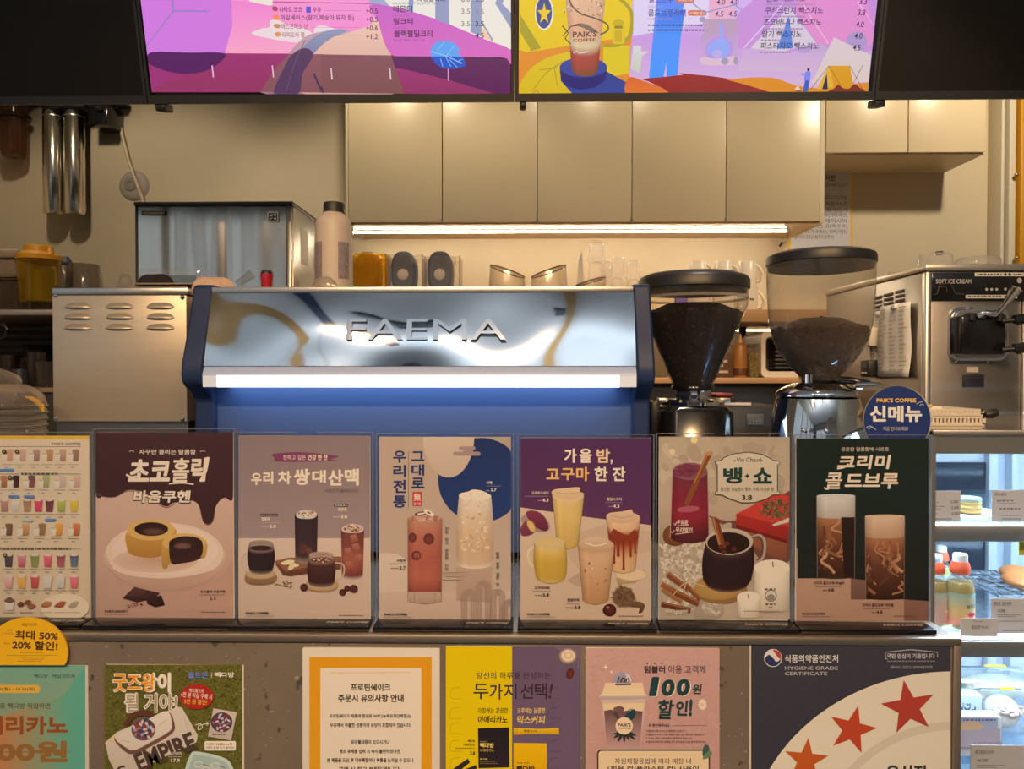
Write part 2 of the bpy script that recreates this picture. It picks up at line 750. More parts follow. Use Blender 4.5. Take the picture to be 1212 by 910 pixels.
DARKALU = mat('dark_window_frame', (0.03, 0.035, 0.05), 0.4)
wf = MB()
for xx in (-1.9, -0.62, 0.68, 1.96):
    wf.box(xx, -4.08, 2.0, xx + 0.05, -4.0, 2.85)
wf.box(-1.9, -4.08, 2.0, 2.0, -4.0, 2.05)
obj('window_frame', wf, DARKALU, wn)
obj('window_pane', MB().box(-1.89, -4.05, 2.01, 1.99, -4.044, 2.84), WIN, wn)
# pilaster and yellow post at the right end of the back wall
Yp = 3.34
tb = MB()
tb.box(X(1186, Yp), Yp + 0.02, 0, X(1190, Yp), YB, 3.0, 0.004).box(X(1192, Yp), Yp, 0, X(1200, Yp), YB, 3.0, 0.004)
struct('trim_1', tb, mat('white_door_casing', 'd8d0bc', 0.5))
tp = struct('trim_2', MB().box(X(1202, Yp), Yp - 0.02, 0, X(1240, Yp), YB, 3.0, 0.004), mat('yellow_painted_post', 'd0940c', 0.45))
sc = MB()
for py in (207, 305):
    sc.sphere(P(1203, py, Yp - 0.02), 0.009)
obj('screw', sc, mat('post_screw', (0.5, 0.4, 0.25), 0.4, 1), tp)

STEEL = mat('brushed_stainless_steel', (0.46, 0.46, 0.46), 0.28, 1.0, noise=0.06, nscale=3, stretch=(1, 1, 30))
STEELW = mat('plain_stainless_steel', (0.55, 0.54, 0.52), 0.34, 1.0)
CHROME = mat('polished_chrome', (0.78, 0.78, 0.78), 0.06, 1.0)
BLACK = mat('black_plastic', (0.016, 0.016, 0.018), 0.4)
BLACKG = mat('gloss_black_plastic', (0.01, 0.01, 0.012), 0.14)
WHITE = mat('white_plastic', (0.78, 0.77, 0.74), 0.4)

# ------------------------------------------------------------------ lamps in the ceiling
LAMPW = mat('lamp_lens', (1, 0.9, 0.75), 0.5, emit=6, ecol=(1, 0.78, 0.5))
proto = None
for i, (x, y) in enumerate(DOWN_FRONT + DOWN_BACK):
    if proto is None:
        proto = thing('ceiling_light', 'round recessed ceiling lamp over the counter', 'ceiling light', (x, y, 3.0), 'ceiling downlights')
        obj('lamp_ring', MB().lathe(x, y, [(0.05, 3.0), (0.065, 3.0), (0.065, 2.985), (0.05, 2.985), (0.05, 3.0)], 20), WHITE, proto)
        obj('lamp_lens', MB().lathe(x, y, [(0, 2.992), (0.05, 2.992)], 20), LAMPW, proto)
    else:
        dup(proto, (x, y, 3.0))

ul = thing('added_ceiling_lamp', 'long grey lamp body, unseen behind the viewer, added to brighten the shop ceiling', 'fill light', (0, -1.3, 3.0))  # unseen body for the added ceiling fill
NAVPANEL = mat('navy_reflection_panel', (0.03, 0.05, 0.12), 0.5)  # unseen ceiling panels, added to put dark blotches into the mirror panel's reflection
for x0, x1, y0, y1, lb_ in ((-0.72, -0.3, -0.32, -0.08, 'large unseen dark panel added on the ceiling for the mirror steel to reflect, left'), (0.0, 0.1, -0.3, -0.05, 'narrow unseen dark panel added beside the ochre strip for the mirror steel to reflect')):
    vt_ = thing('reflection_panel', lb_, 'panel', ((x0 + x1) / 2, (y0 + y1) / 2, 3.0), 'added ceiling panels')
    obj('reflection_frame', MB().box(x0, y0, 2.975, x1, y1, 3.0, 0.004), NAVPANEL, vt_)
    sl_ = MB()
    for k in range(5):
        sl_.box(x0 + 0.02, y0 + 0.02 + k * 0.042, 2.97, x1 - 0.02, y0 + 0.035 + k * 0.042, 2.976)
    obj('reflection_slat', sl_, BLACK, vt_)
obj('lamp_housing', MB().box(-1.62, -1.47, 2.02, 1.62, -1.13, 2.09, 0.004), mat('grey_lamp_housing', (0.3, 0.3, 0.32), 0.4), ul)
for x in (-1.2, 1.2):
    obj('hanger_rod', MB().tube([(x, -1.3, 2.09), (x, -1.3, 3.0)], 0.006, 6), STEELW, ul)
# ------------------------------------------------------------------ menu screens hanging over the aisle
YS = 2.0
TILT = R(13.5)
NS = Vector((0, -math.cos(TILT), -math.sin(TILT)))
US = Vector((0, -math.sin(TILT), math.cos(TILT)))
zs = Z(120.5, YS, 606)
O = Vector((0, YS, zs))
MS = Matrix(((1, -NS.x, US.x, O.x), (0, -NS.y, US.y, O.y), (0, -NS.z, US.z, O.z), (0, 0, 0, 1)))
BEZ = mat('screen_bezel', (0.02, 0.02, 0.02), 0.45)
OFF = mat('switched_off_panel', (0.012, 0.010, 0.008), 0.5, spec=0.2)
HS = 0.565
xa, xb, xc = X(175.5, YS, 120), X(609, YS, 120), X(1034, YS, 120)
wS = (xc - xa) / 2


def screen(x0, x1, label, art=None, feet=()):
    loc = MS @ Vector(((x0 + x1) / 2, 0, 0))
    t = thing('menu_screen', label, 'screen', loc, 'menu screens over the counter')
    obj('case', MB().box(x0 + 0.004, 0.006, 0.004, x1 - 0.004, 0.05, HS, 0.004, MS), BLACK, t)
    b = MB()
    e = 0.0085
    b.box(x0 + 0.001, -0.004, 0, x1 - 0.001, 0.012, 0.02, 0, MS).box(x0 + 0.001, -0.004, HS - 0.01, x1 - 0.001, 0.012, HS, 0, MS)
    b.box(x0 + 0.001, -0.004, 0.02, x0 + e, 0.012, HS - 0.01, 0, MS).box(x1 - e, -0.004, 0.02, x1 - 0.001, 0.012, HS - 0.01, 0, MS)
    obj('bezel', b, BEZ, t)
    if art:
        obj('display', art, SCREEN, t, smooth=False)
    else:
        obj('display', MB().box(x0 + e, 0.0, 0.02, x1 - e, 0.004, HS - 0.01, 0, MS), OFF, t)
    for (fx, wd) in feet:
        f = MB().box(fx - wd, 0.0, -0.018, fx + wd, 0.05, 0.001, 0.004, MS)
        obj('bracket_foot', f, BLACK, t)
    hang = MB().tube([MS @ Vector(((x0 + x1) / 2, 0.05, 0.4)), ((x0 + x1) / 2, YS - 0.02, 3.0)], 0.018, 10)
    obj('ceiling_mount', hang, BLACK, t)
    return t


PL = (O + NS * 0.0002, NS)
A = Art(160, 0, 5.27, plane=PL, clip=(180, -160, 606, 111.5, 0.1215, 0.0))
# --- drinks menu screen, pink hills
A.bands(28, 2340, [(-760, 'e9c4ee'), (-200, 'e39be0'), (40, 'ee8fd0'), (230, 'f08ccc'), (330, 'f6a6c8'), (335, 'a03a78'), (575, '96305f')])
A.poly([(20, -760), (80, -760), (98, 565), (60, 300), (28, 20)], 'c777d8')
A.blob([(28, -700), (560, -700), (606, -100), (606, 160), (560, 330), (480, 410), (330, 330), (60, 330), (24, 20)], 'cf78dc')
A.poly([(600, -300), (1000, -300), (1212, 50), (1200, 120), (1000, 60), (830, 30), (600, 5)], 'f3a5d2', 'f08ccc')
A.poly([(712, -200), (862, -200), (858, 28), (830, 40), (712, 8)], 'e9e2d2')
A.poly([(600, 5), (712, 10), (1212, 110), (1212, 335), (560, 332), (606, 160)], 'ef83cf', 'f5a4c6')
A.blob([(735, 216), (790, 178), (835, 170), (842, 130), (890, 125), (940, 150), (985, 165), (1060, 180), (1110, 220), (1030, 268)], 'ead6da')
A.blob([(1110, 215), (1125, 170), (1170, 158), (1230, 175), (1280, 200), (1212, 260), (1100, 260)], 'ead6da')
A.line([(230, -120), (236, 70), (60, 290)], 11, '9a7fc0')
A.line([(236, 68), (458, 70)], 10, '9a7fc0')
# arch and pale road
A.blob([(780, 575), (860, 470), (960, 330), (1060, 230), (1180, 195), (1330, 190), (1480, 300), (1540, 575), (1100, 700)], 'c7a1b0', '8f5868')
A.blob([(860, 575), (940, 430), (1080, 260), (1200, 190), (1320, 190), (1200, 260), (1090, 360), (1040, 470), (1025, 575), (940, 620)], '8f96b8', '5a4068')
A.blob([(1025, 575), (1045, 460), (1110, 340), (1220, 240), (1330, 205), (1460, 160), (1518, 140), (1640, 575), (1320, 640)], 'ecc1b0', 'c99a92')
# dark overlay along the foot of the picture
A.poly(A.smooth([(70, 375), (82, 345), (115, 324)], 1) + [(600, 332), (606, 332), (540, 575), (98, 566)], '9a2f73')
A.poly([(540, 332), (1180, 338), (1180, 575), (780, 572), (96, 566), (300, 440)], '9b3070', '93305e')
A.poly(A.smooth([(110, 324), (330, 328), (556, 332), (520, 395), (430, 445), (310, 460), (190, 442), (90, 400), (74, 365)], 4), '561a5c')
A.poly([(780, 572), (880, 420), (960, 336), (1600, 345), (1690, 585)], '8c5560', '85505a')
A.blob([(866, 572), (905, 470), (975, 345), (1060, 300), (1110, 345), (1045, 460), (1025, 574), (940, 580)], '55365c')
A.line([(940, 572), (1000, 380), (1060, 250)], 4, '6a5470')
A.line([(1115, 460), (1165, 576)], 13, '453052')
for x in (480, 855):
    A.line([(x, 408), (x + 8, 482)], 8, 'e3b8d0')
# price block left
A.line([(855, 12), (1240, 18), (1550, 24)], 5, 'b23a68')
A.ell(872, 54, 19, 15, 'a84a60', 30)
A.ell(880, 108, 22, 16, 'f08a5c', 20)
A.ell(885, 162, 22, 14, 'c98a5e', 10)
A.ell(890, 214, 20, 15, 'd9965c')
A.rrect(1066, 40, 1096, 80, 6, '5a52c8')
A.text('나타드 코코', 902, 42, 1040, 76, '5c2450', 0.02)
A.text('우유', 1108, 45, 1160, 76, '5c2450', 0.02)
A.text('과일베이스(딸기,복숭아,유자 등)', 905, 92, 1365, 132, '6a2a5a', 0.02)
A.text('에스프레소 샷', 912, 146, 1076, 182, '9a5a6a', 0.02)
A.text('타피오카 펄', 918, 200, 1056, 234, '9a5a5a', 0.02)
for y, x in ((66, 1180), (118, 1380), (170, 1095), (220, 1070)):
    A.tiny(x, 1410, y, 3, '8a4a70', 0.5)
view(A, 380, 0, 5.27)
# right part
A.poly([(360, 25), (360, -500), (1182, -500), (1186, 310), (720, 120)], 'e4dedd', 'e9e3d6')
A.blob([(430, 330), (350, 120), (300, 40), (380, 28), (560, 70), (760, 135), (980, 230), (1186, 312), (1186, 400), (1100, 360), (600, 352)], 'c55fc2', 'd768bc')
A.poly([(360, 26), (430, 40), (360, -40), (330, -200), (300, 20)], '9da4c8')
A.poly([(560, -400), (585, -400), (575, 80), (545, 68)], '8b98c2')
A.poly([(715, -400), (800, -400), (800, 155), (712, 120)], '8f97bd')
A.poly([(935, -200), (1005, -200), (1000, 228), (932, 200)], '8f97bd')
A.poly([(1005, 165), (1070, 258), (1000, 226)], 'efc3a4')
A.line([(945, -60), (938, 30), (1072, 255)], 10, '8f97bd')
A.poly([(1085, 20), (1150, -100), (1210, -100), (1130, 22), (1186, 80), (1186, 180)], '8f97bd')
A.poly([(436, 350), (1130, 357), (1160, 366), (1182, 400), (1182, 592), (520, 585)], '5b1a56')
A.poly([(462, 424), (540, 436), (800, 500), (1095, 590), (518, 585)], '9c3170', '8f2d62')
A.poly([(0, 342), (438, 350), (520, 585), (0, 578)], '84505a', '7e4e50')
for x in (62, 428):
    A.line([(x, 422), (x + 7, 496)], 8, 'e6c8d0')
A.line([(0, 540), (14, 580)], 12, '453052')
A.line([(793, 420), (793, 502)], 6, 'dd9ad0')
lf = [(682, 330), (690, 290), (725, 258), (790, 252), (835, 270), (872, 316), (840, 318), (885, 360), (905, 412), (830, 430), (760, 428), (710, 395)]
A.poly(lf, '5aa0ee')
A.poly([(684, 352), (880, 354), (905, 412), (830, 430), (760, 428), (710, 395)], '1c52c4')
A.line([(690, 322), (780, 350), (880, 396)], 6, '8cc2f6', True)
for a_, b_ in (((722, 316), (770, 262)), ((780, 350), (830, 285)), ((745, 365), (760, 415)), ((800, 370), (850, 420)), ((850, 384), (880, 370)), ((775, 350), (810, 415))):
    A.line([a_, b_], 4, '8cc2f6')
TXM = '4a2048'
for y, t_ in ((68, '+0.5'), (121, '+0.5'), (174, '+0.6'), (228, '+1.2')):
    A.text(t_, 280, y - 16, 354, y + 16, '6a2050', 0.015)
A.text('자몽블랙티', 600, -20, 772, 12, TXM, 0.02)
A.text('GRAPEFRUIT BLACK TEA', 445, 14, 735, 28, '8f86a0')
A.text('레몬티', 450, 34, 568, 76, TXM, 0.025)
A.text('LEMON TEA', 448, 90, 548, 104, 'a05aa0')
A.text('밀크티', 452, 112, 572, 152, TXM, 0.025)
A.text('MILK TEA', 452, 166, 530, 180, 'a04aa0')
A.text('블랙펄밀크티', 455, 188, 694, 232, TXM, 0.025)
A.text('BLACK PEARL MILK TEA', 456, 242, 648, 258, 'a04aa0')
for t_, x, y, c_ in (('6.0', 875, -5, '7a7a80'), ('3.5', 962, -5, '4a4a55'), ('3.5', 875, 70, '8a8a80'), ('3.5', 962, 72, '8a8a80'), ('3.5', 875, 148, '8a8a80'), ('3.5', 962, 148, '30303a'), ('4.5', 962, 222, '45203a')):
    A.text(t_, x, y - 16, x + 54, y + 16, c_, 0.01)
screen(xa, xb, 'lit menu screen with pink and purple hills, left of the two lit screens', A, ((X(189, YS, 120), 0.014),))

# --- coffee menu screen, yellow cup panel and camping picture
B = Art(610, 0, 5.27, plane=PL, clip=(612.5, -160, 1026.5, 115.5, 0.0, 0.1026))
B.bands(22, 2290, [(-760, 'd9c8f4'), (-100, 'd3b5ee'), (250, 'c796dc'), (450, 'cda8da'), (600, 'd9b9cc')])
B.poly([(26, -760), (735, -760), (742, -300), (706, 600), (20, 596)], 'e8cc1c', 'dfba10')
B.poly([(26, -760), (30, 90), (160, 300), (100, 318), (30, 200)], 'a79a22')
B.poly([(24, 310), (70, 326), (728, 226), (720, 300), (712, 470), (706, 600), (20, 596)], 'dc8a26', 'e08a2a')
B.blob([(28, 585), (60, 470), (160, 380), (280, 335), (360, 330), (440, 430), (400, 600), (200, 640)], 'd9bb1c', 'd6b41e')
for q in ([(110, 560), (180, 470), (260, 405), (310, 380)], [(150, 436), (240, 425), (265, 405)], [(242, 420), (262, 530)], [(100, 590), (135, 560), (140, 590)]):
    B.line(q, 5, 'a8901c', True)
B.poly([(548, 280), (716, 285), (708, 460), (600, 475), (548, 470)], 'd9bf1e')
B.line([(590, -40), (660, 0), (715, 60), (728, 130), (710, 230), (640, 280), (550, 284)], 22, 'aa9726', True)
B.rrect(606, 150, 682, 275, 16, 'd9bd20')
B.ell(642, 142, 38, 20, 'c4aa18')
B.rrect(618, 160, 670, 178, 6, '8f7f1a')
B.rrect(620, 190, 664, 262, 6, 'c9a61a')
# star badge
B.ell(180, 80, 58, 108, 'e9e6d0')
B.ell(178, 78, 50, 100, '3f4a86')
st = []
for i in range(10):
    r_ = (44, 70) if i % 2 == 0 else (18, 30)
    a_ = math.pi * i / 5 - math.pi / 2
    st.append((180 + r_[0] * math.cos(a_), 86 + r_[1] * math.sin(a_)))
B.poly(st, 'e8c422')
# plinth and cup
B.poly([(420, 596), (360, 590), (280, 500), (560, 440), (704, 520), (706, 600)], '2c3c86', '34469a')
B.poly([(276, 420), (572, 420), (560, 500), (500, 545), (400, 560), (320, 540), (284, 500)], '26206e')
B.ell(424, 420, 148, 62, '35439a', 0)
B.glass(276, 602, -420, 352, 516, 438, [(0, 'ecd9c8'), (0.4, 'd9b294'), (0.66, 'd6a07c'), (0.72, 'dca284'), (0.76, 'd2bd98'), (0.82, 'd0bb90'), (0.825, 'a84840'), (0.93, '9d4238'), (0.94, '9a5c38'), (1, '7a4a28')], 40, 38)
B.dots(60, B.box_pt(300, -60, 570, 100), (3, 9), ['8a5a40', 'a06a4a', 'e9d0b8'], 0.7, 5)
B.line([(330, -60), (345, 20), (400, 80), (500, 115), (570, 150), (575, 190), (530, 215)], 9, '5a4a46', True)
B.blob([(345, 165), (400, 145), (460, 160), (520, 205), (470, 195), (400, 165)], '7b6a5c')
B.line([(296, 225), (345, 165), (400, 150)], 6, '5a4a40')
B.line([(292, 160), (330, 205), (310, 240), (345, 275)], 7, '4a3c34')
B.text("PAIK'S", 358, 194, 508, 232, '4a3a34', 0.03, rot=-2)
B.text('COFFEE', 360, 240, 500, 260, '4a3a34', 0.01, rot=-2)
B.line([(362, 330), (385, 320), (400, 332), (452, 322)], 5, 'e6dcea')
# camping side: white block, walking legs, hill
B.poly([(742, -400), (1212, -400), (1212, 140), (735, 225)], 'd9cdf2', 'd9cbea')
B.poly([(735, 285), (785, 285), (785, 320), (830, 322), (790, 350), (775, 455), (720, 430)], 'd6cfd6', 'c3c9b4')
B.poly([(900, -200), (1070, -200), (1010, 480), (945, 478), (940, 390), (925, 478), (832, 500)], '5a7cf0', '3f94fa')
B.poly([(890, 100), (1060, 60), (1030, 240), (870, 240)], '3a6ae0', '3e90fa')
B.line([(825, 502), (870, 490), (915, 490), (905, 508), (850, 510)], 10, 'b04a9a')
B.line([(935, 492), (1000, 482), (1010, 500), (940, 508)], 10, 'a83a78')
B.blob([(706, 484), (800, 505), (950, 560), (1010, 604), (706, 600)], 'd8622c', 'dd7a30')
B.poly(B.smooth([(830, 508), (960, 476), (1120, 466), (1300, 486), (1500, 528), (1660, 604)], 5)[:25] + [(1660, 604), (995, 602), (920, 550)], '9c2326', '8c2226')
B.ell(1225, 385, 75, 22, 'd3b6cc')
B.text('콜드브루', 832, -24, 985, 20, '45459a', 0.02)
B.rrect(1002, -20, 1115, 20, 16, 'c8604a')
B.text('디카페인 변경', 1015, -10, 1104, 12, 'f0d8e0', 0.01)
B.text('COLD BREW', 828, 34, 925, 48, '9a90a8')
B.text('콜드브루라떼', 828, 58, 1062, 102, '3c3a80', 0.02)
B.rrect(1076, 64, 1192, 98, 15, 'd0603c')
B.text('디카페인 변경', 1088, 72, 1180, 92, 'f6dcd0', 0.015)
B.text('COLD BREW LATTE', 826, 112, 975, 126, '9a90b8')
for y in (157, 188):
    B.tiny(828, 1470 if y < 170 else 1300, y, 9, '4a3a78', 0.85)
view(B, 820, 0, 5.27)
# lantern, tent, text block
B.poly([(100, -300), (262, -300), (262, 120), (100, 120)], 'e2a9c8')
B.poly([(62, 120), (280, 115), (290, 215), (70, 215)], 'b79ab8')
B.ell(60, 120, 20, 18, 'a896b8')
B.ell(290, 120, 18, 18, 'a896b8')
B.line([(0, 20), (70, 80), (262, 30), (330, 80)], 8, '8f96c4')
B.poly([(50, 215), (275, 215), (270, 400), (60, 380)], 'bb98c8', 'c4a6c8')
B.blob([(158, 130), (200, 170), (205, 230), (245, 270), (240, 340), (160, 378), (90, 350), (78, 290), (120, 245), (175, 215), (175, 170)], 'b790e0')
B.blob([(165, 140), (188, 190), (190, 235), (228, 275), (222, 340), (160, 362), (105, 340), (95, 290), (130, 255), (170, 235)], '92a4f0')
B.ell(152, 335, 30, 26, 'b9a6e8')
B.blob([(45, 385), (60, 355), (130, 365), (200, 360), (260, 352), (275, 400), (180, 408), (80, 405)], 'd8b8cc')
B.ell(200, 382, 22, 22, '9f96b4')
B.ell(268, 378, 14, 24, '9f96b4')
B.poly([(280, 90), (480, -100), (1000, -300), (1172, -300), (1142, 180), (1120, 340), (340, 300), (280, 300)], 'c48adc', 'c68fd4')
B.poly([(640, 60), (660, -300), (1040, -300), (1130, 230), (1140, 260), (1100, 285), (760, 285)], 'de8ad4', 'de8cc8')
B.ell(700, 270, 66, 66, 'b19acb')
B.ell(1024, 258, 64, 62, 'ad95c8')
B.ell(790, 330, 60, 58, 'c0a5cf')
B.poly([(360, 300), (600, 40), (770, 268), (520, 330)], 'd2c3de', 'd5c6d4')
B.poly([(320, 300), (280, 440), (1110, 460), (1126, 320), (700, 330)], 'c9a4d8', 'cfb2cf')
B.poly([(525, 305), (600, 95), (626, 300)], '4f82dc')
B.line([(320, 298), (500, 100), (560, 20)], 6, 'dcd0ee')
B.line([(845, 272), (700, 50), (660, -60)], 5, 'eec4ea')
B.line([(1140, 168), (1030, 10)], 5, 'eec4ea')
B.poly([(880, 232), (1112, 345), (1096, 510), (740, 520)], 'd6c6ce', 'd9c4c0')
B.ell(1148, 150, 4, 4, 'c48adc')
# foreground dunes
B.poly(B.smooth([(230, 505), (320, 486), (430, 482), (520, 490), (640, 530), (760, 548), (900, 530), (1098, 505)], 5)[:36] + [(1098, 505), (1086, 606), (540, 604)], 'dc8a28', 'd98a2a')
B.poly(B.smooth([(-60, 466), (40, 468), (150, 484), (300, 520), (440, 562), (560, 606)], 5)[:26] + [(560, 606), (-60, 604)], '962626', '8c2a2c')
B.poly([(772, 556), (850, 410), (980, 410), (1002, 540), (940, 556)], 'd99a28', 'd39420')
B.poly([(772, 556), (850, 412), (880, 545)], 'e0ac3a')
B.poly([(806, 556), (836, 458), (842, 556)], '2c2f4a')
for q in ([(850, 410), (735, 556)], [(850, 412), (960, 600)], [(980, 412), (1062, 560)], [(1062, 405), (960, 595)]):
    B.line(q, 3, '7a5030')
B.blob([(852, 573), (880, 552), (905, 528), (935, 548), (975, 552), (1010, 525), (1040, 545), (1064, 573)], '7d3022')
B.poly([(700, 500), (728, 500), (718, 570), (686, 572)], '3a5ec0')
B.poly([(700, 450), (722, 438), (736, 452), (732, 502), (694, 502)], '7f86e8')
B.line([(702, 462), (684, 470), (680, 455)], 7, '7f86e8')
B.ell(721, 434, 8, 9, '2a2230')
B.poly([(634, 560), (655, 530), (672, 562)], 'e8c8c0')
B.line([(645, 566), (675, 568)], 6, '6a3a2a')
TX = '3c2a4c'
B.text('원조 빽스치노', 460, -28, 700, 12, TX, 0.02, 0.15)
B.tiny(455, 765, 28, 8, '9a88a8')
for t_, x0, x1, y, u in (('쿠키크런치 빽스치노', 450, 812, 64, 103), ('초코바나나 빽스치노', 440, 802, 138, 180), ('딸기 빽스치노', 432, 678, 212, 250), ('피스타치오 빽스치노', 422, 785, 286, 326)):
    B.text(t_, x0, y - 22, x1, y + 22, TX, 0.02, 0.12)
    B.tiny(x0 - 5, x0 + 190 + (60 if u < 200 else 0), u, 9, '9a7aa8')
for t_, x, y in (('3.3', 1038, 8), ('3.8', 1028, 78), ('4.0', 1018, 152), ('4.0', 1008, 224), ('4.5', 998, 297)):
    B.text(t_, x, y - 18, x + 50, y + 18, TX, 0.01, 0.2)
for t_, x, y in (('4.0', 148, 12), ('4.0', 232, 12), ('4.5', 138, 86), ('4.5', 222, 86)):
    B.text(t_, x, y - 17, x + 54, y + 17, '4a3a70', 0.01, 0.15)
screen(xb, xc, 'lit menu screen with yellow cup panel and tent picture, right of the two lit screens', B, ((X(619, YS, 120), 0.008),))
screen(xa - wS, xa, 'switched off black screen above the water filters', None, ())
screen(xc, xc + wS, 'switched off black screen at the right, above the small wall cabinets', None, ((X(1034, YS, 120) + 0.019, 0.014),))


def stone_mat():
    m = bpy.data.materials.new('speckled_stone')
    m.use_nodes = True
    nt = m.node_tree
    b = nt.nodes['Principled BSDF']
    b.inputs['Roughness'].default_value = 0.45
    tc = nt.nodes.new('ShaderNodeTexCoord')

    def noise(scale, detail=4):
        n = nt.nodes.new('ShaderNodeTexNoise')
        n.inputs['Scale'].default_value = scale
        n.inputs['Detail'].default_value = detail
        nt.links.new(tc.outputs['Object'], n.inputs['Vector'])
        return n

    def ramp(src, p0, c0, p1, c1):
        r = nt.nodes.new('ShaderNodeValToRGB')
        r.color_ramp.elements[0].position = p0
        r.color_ramp.elements[1].position = p1
        r.color_ramp.elements[0].color = (*c0, 1)
        r.color_ramp.elements[1].color = (*c1, 1)
        nt.links.new(src, r.inputs[0])
        return r
    base = ramp(noise(7).outputs[0], 0.3, (0.17, 0.145, 0.125), 0.7, (0.225, 0.195, 0.17))
    last = base.outputs[0]
    for sc_, p0, p1, c_ in ((38, 0.655, 0.69, (0.085, 0.075, 0.062)), (90, 0.70, 0.74, (0.12, 0.095, 0.08)), (62, 0.69, 0.73, (0.33, 0.30, 0.27)), (150, 0.72, 0.76, (0.42, 0.39, 0.35))):
        f_ = ramp(noise(sc_, 2).outputs[0], p0, (0, 0, 0), p1, (1, 1, 1))
        mx = nt.nodes.new('ShaderNodeMix')
        mx.data_type = 'RGBA'
        nt.links.new(f_.outputs[0], mx.inputs[0])
        nt.links.new(last, mx.inputs[6])
        mx.inputs[7].default_value = (*c_, 1)
        last = mx.outputs[2]
    nt.links.new(last, b.inputs['Base Color'])
    return m


# ------------------------------------------------------------------ service counter
YC = 1.13
ZC = Z(751.5, YC, 620)
XCR = X(1137, YC, 752)
STONE = stone_mat()
TRIM = mat('bronze_steel_trim', (0.55, 0.48, 0.40), 0.45, 1.0)
ct = thing('service_counter', 'long speckled stone counter with steel edging running across the foreground', 'counter', (-0.3, 1.5, 0))
obj('counter_front', MB().box(-1.3, YC, 0.0, XCR - 0.004, YC + 0.03, ZC - 0.012), STONE, ct)
obj('countertop', MB().box(-1.3, YC + 0.012, ZC - 0.03, XCR - 0.002, 2.02, ZC - 0.001, 0.002), mat('grey_countertop', (0.36, 0.34, 0.31), 0.3), ct)
obj('side_panel', MB().box(XCR - 0.03, YC + 0.03, 0, XCR - 0.004, 2.0, ZC - 0.03), STONE, ct)
obj('edge_trim', MB().box(-1.3, YC - 0.004, ZC - 0.0115, XCR, YC + 0.014, ZC, 0.0012).box(XCR - 0.012, YC - 0.004, 0.0, XCR, YC + 0.014, ZC - 0.0115, 0.001), TRIM, ct)

# ------------------------------------------------------------------ espresso machine
YM = 1.5
NAVY = mat('navy_painted_steel', (0.016, 0.036, 0.115), 0.45, spec=0.3)
NAVYB = mat('navy_panel', (0.034, 0.080, 0.24), 0.5)
MIRROR = mat('mirror_steel', (0.62, 0.66, 0.70), 0.05, 1.0)
em = thing('espresso_machine', 'wide navy espresso machine with mirror steel back panel and glowing light bar', 'coffee machine', (X(492, YM), 1.72, ZC))
xm0, xm1 = X(241, YM, 400), X(753, YM, 400)
zt, zp, zl = Z(340, 1.545, 495), Z(433, YM, 495), Z(458, YM, 495)


def side_outline(t):
    pts = []
    for py, Y in ((334, 1.56), (336, 1.548), (360, 1.538), (400, 1.512), (430, 1.492), (442, 1.488), (452, 1.492), (458, 1.505), (466, 1.535), (475, 1.55)):
        pts.append((Y, Z(py, 1.52, 495)))
    pts += [(1.55, ZC + 0.03), (1.98, ZC + 0.03), (1.98, pts[0][1] - 0.005), (1.96, pts[0][1])]
    return pts


for a, b in ((xm0 - 0.042, xm0), (xm1, xm1 + 0.036)):
    mb = MB().prism(side_outline(0), a, b, 'x')
    o = obj('side_panel', mb, NAVY, em)
    bv = o.modifiers.new('bevel', 'BEVEL')
    bv.width = 0.005
    bv.segments = 2
    bv.limit_method = 'ANGLE'
    obj('foot', MB().lathe((a + b) / 2, 1.62, [(0, ZC), (0.016, ZC), (0.018, ZC + 0.03), (0, ZC + 0.03)], 14), BLACK, em)
    obj('foot', MB().lathe((a + b) / 2, 1.9, [(0, ZC), (0.016, ZC), (0.018, ZC + 0.03), (0, ZC + 0.03)], 14), BLACK, em)
obj('body_panel', MB().box(xm0 - 0.03, 1.565, ZC + 0.02, xm1 + 0.026, 1.97, zl + 0.005), NAVYB, em)
obj('cup_tray', MB().box(xm0, 1.56, zt - 0.03, xm1, 1.96, zt - 0.012).box(xm0, 1.54, zt - 0.012, xm1, 1.552, zt + 0.001, 0.002), STEELW, em)
# slanted mirror panel, gently buckled
pm = MB()
nx_, nz_ = 64, 12
for j in range(nz_ + 1):
    for i in range(nx_ + 1):
        u, v = i / nx_, j / nz_
        yy = YM + 0.045 * v
        bow = 0.0026 * math.sin(u * 9.5 + 2.2 * v) * math.sin(math.pi * v) + 0.0016 * math.sin(u * 21 + 1.0 - v * 2) * math.sin(math.pi * v) - 0.004 * math.sin(math.pi * v)
        pm.v.append(Vector((xm0 + (xm1 - xm0) * u, yy + bow, zp + (zt - zp) * v)))
for j in range(nz_):
    for i in range(nx_):
        o = j * (nx_ + 1) + i
        pm.f.append([o, o + 1, o + nx_ + 2, o + nx_ + 1])
        pm.mi.append(0)
obj('mirror_panel', pm, MIRROR, em)
# raised lettering on the mirror panel
SL = math.atan2(0.045, zt - zp)


def on_panel(mb, vs, fs, x0, x1, z0, z1, lift, thick):
    """letters from unit coordinates onto the slanted panel"""
    o = len(mb.v)
    for v in vs:
        zz = z0 + v.y * (z1 - z0)
        yy = YM + 0.045 * (zz - zp) / (zt - zp) - lift - (0.5 + v.z) * thick
        mb.v.append(Vector((x0 + v.x * (x1 - x0), yy, zz)))
    for f in fs:
        mb.f.append([i + o for i in f])
        mb.mi.append(mb.k)


vs, fs = text_geo('FAEMA', 0.0, 0.0, 0.5, 0.0, 4)
lb = MB()
on_panel(lb, vs, fs, X(409, YM), X(599, YM), Z(402, 1.51, 495), Z(377, 1.51, 495), 0.0058, 0.006)
obj('raised_lettering', lb, mat('mirror_letters', (0.60, 0.64, 0.68), 0.08, 1.0), em)
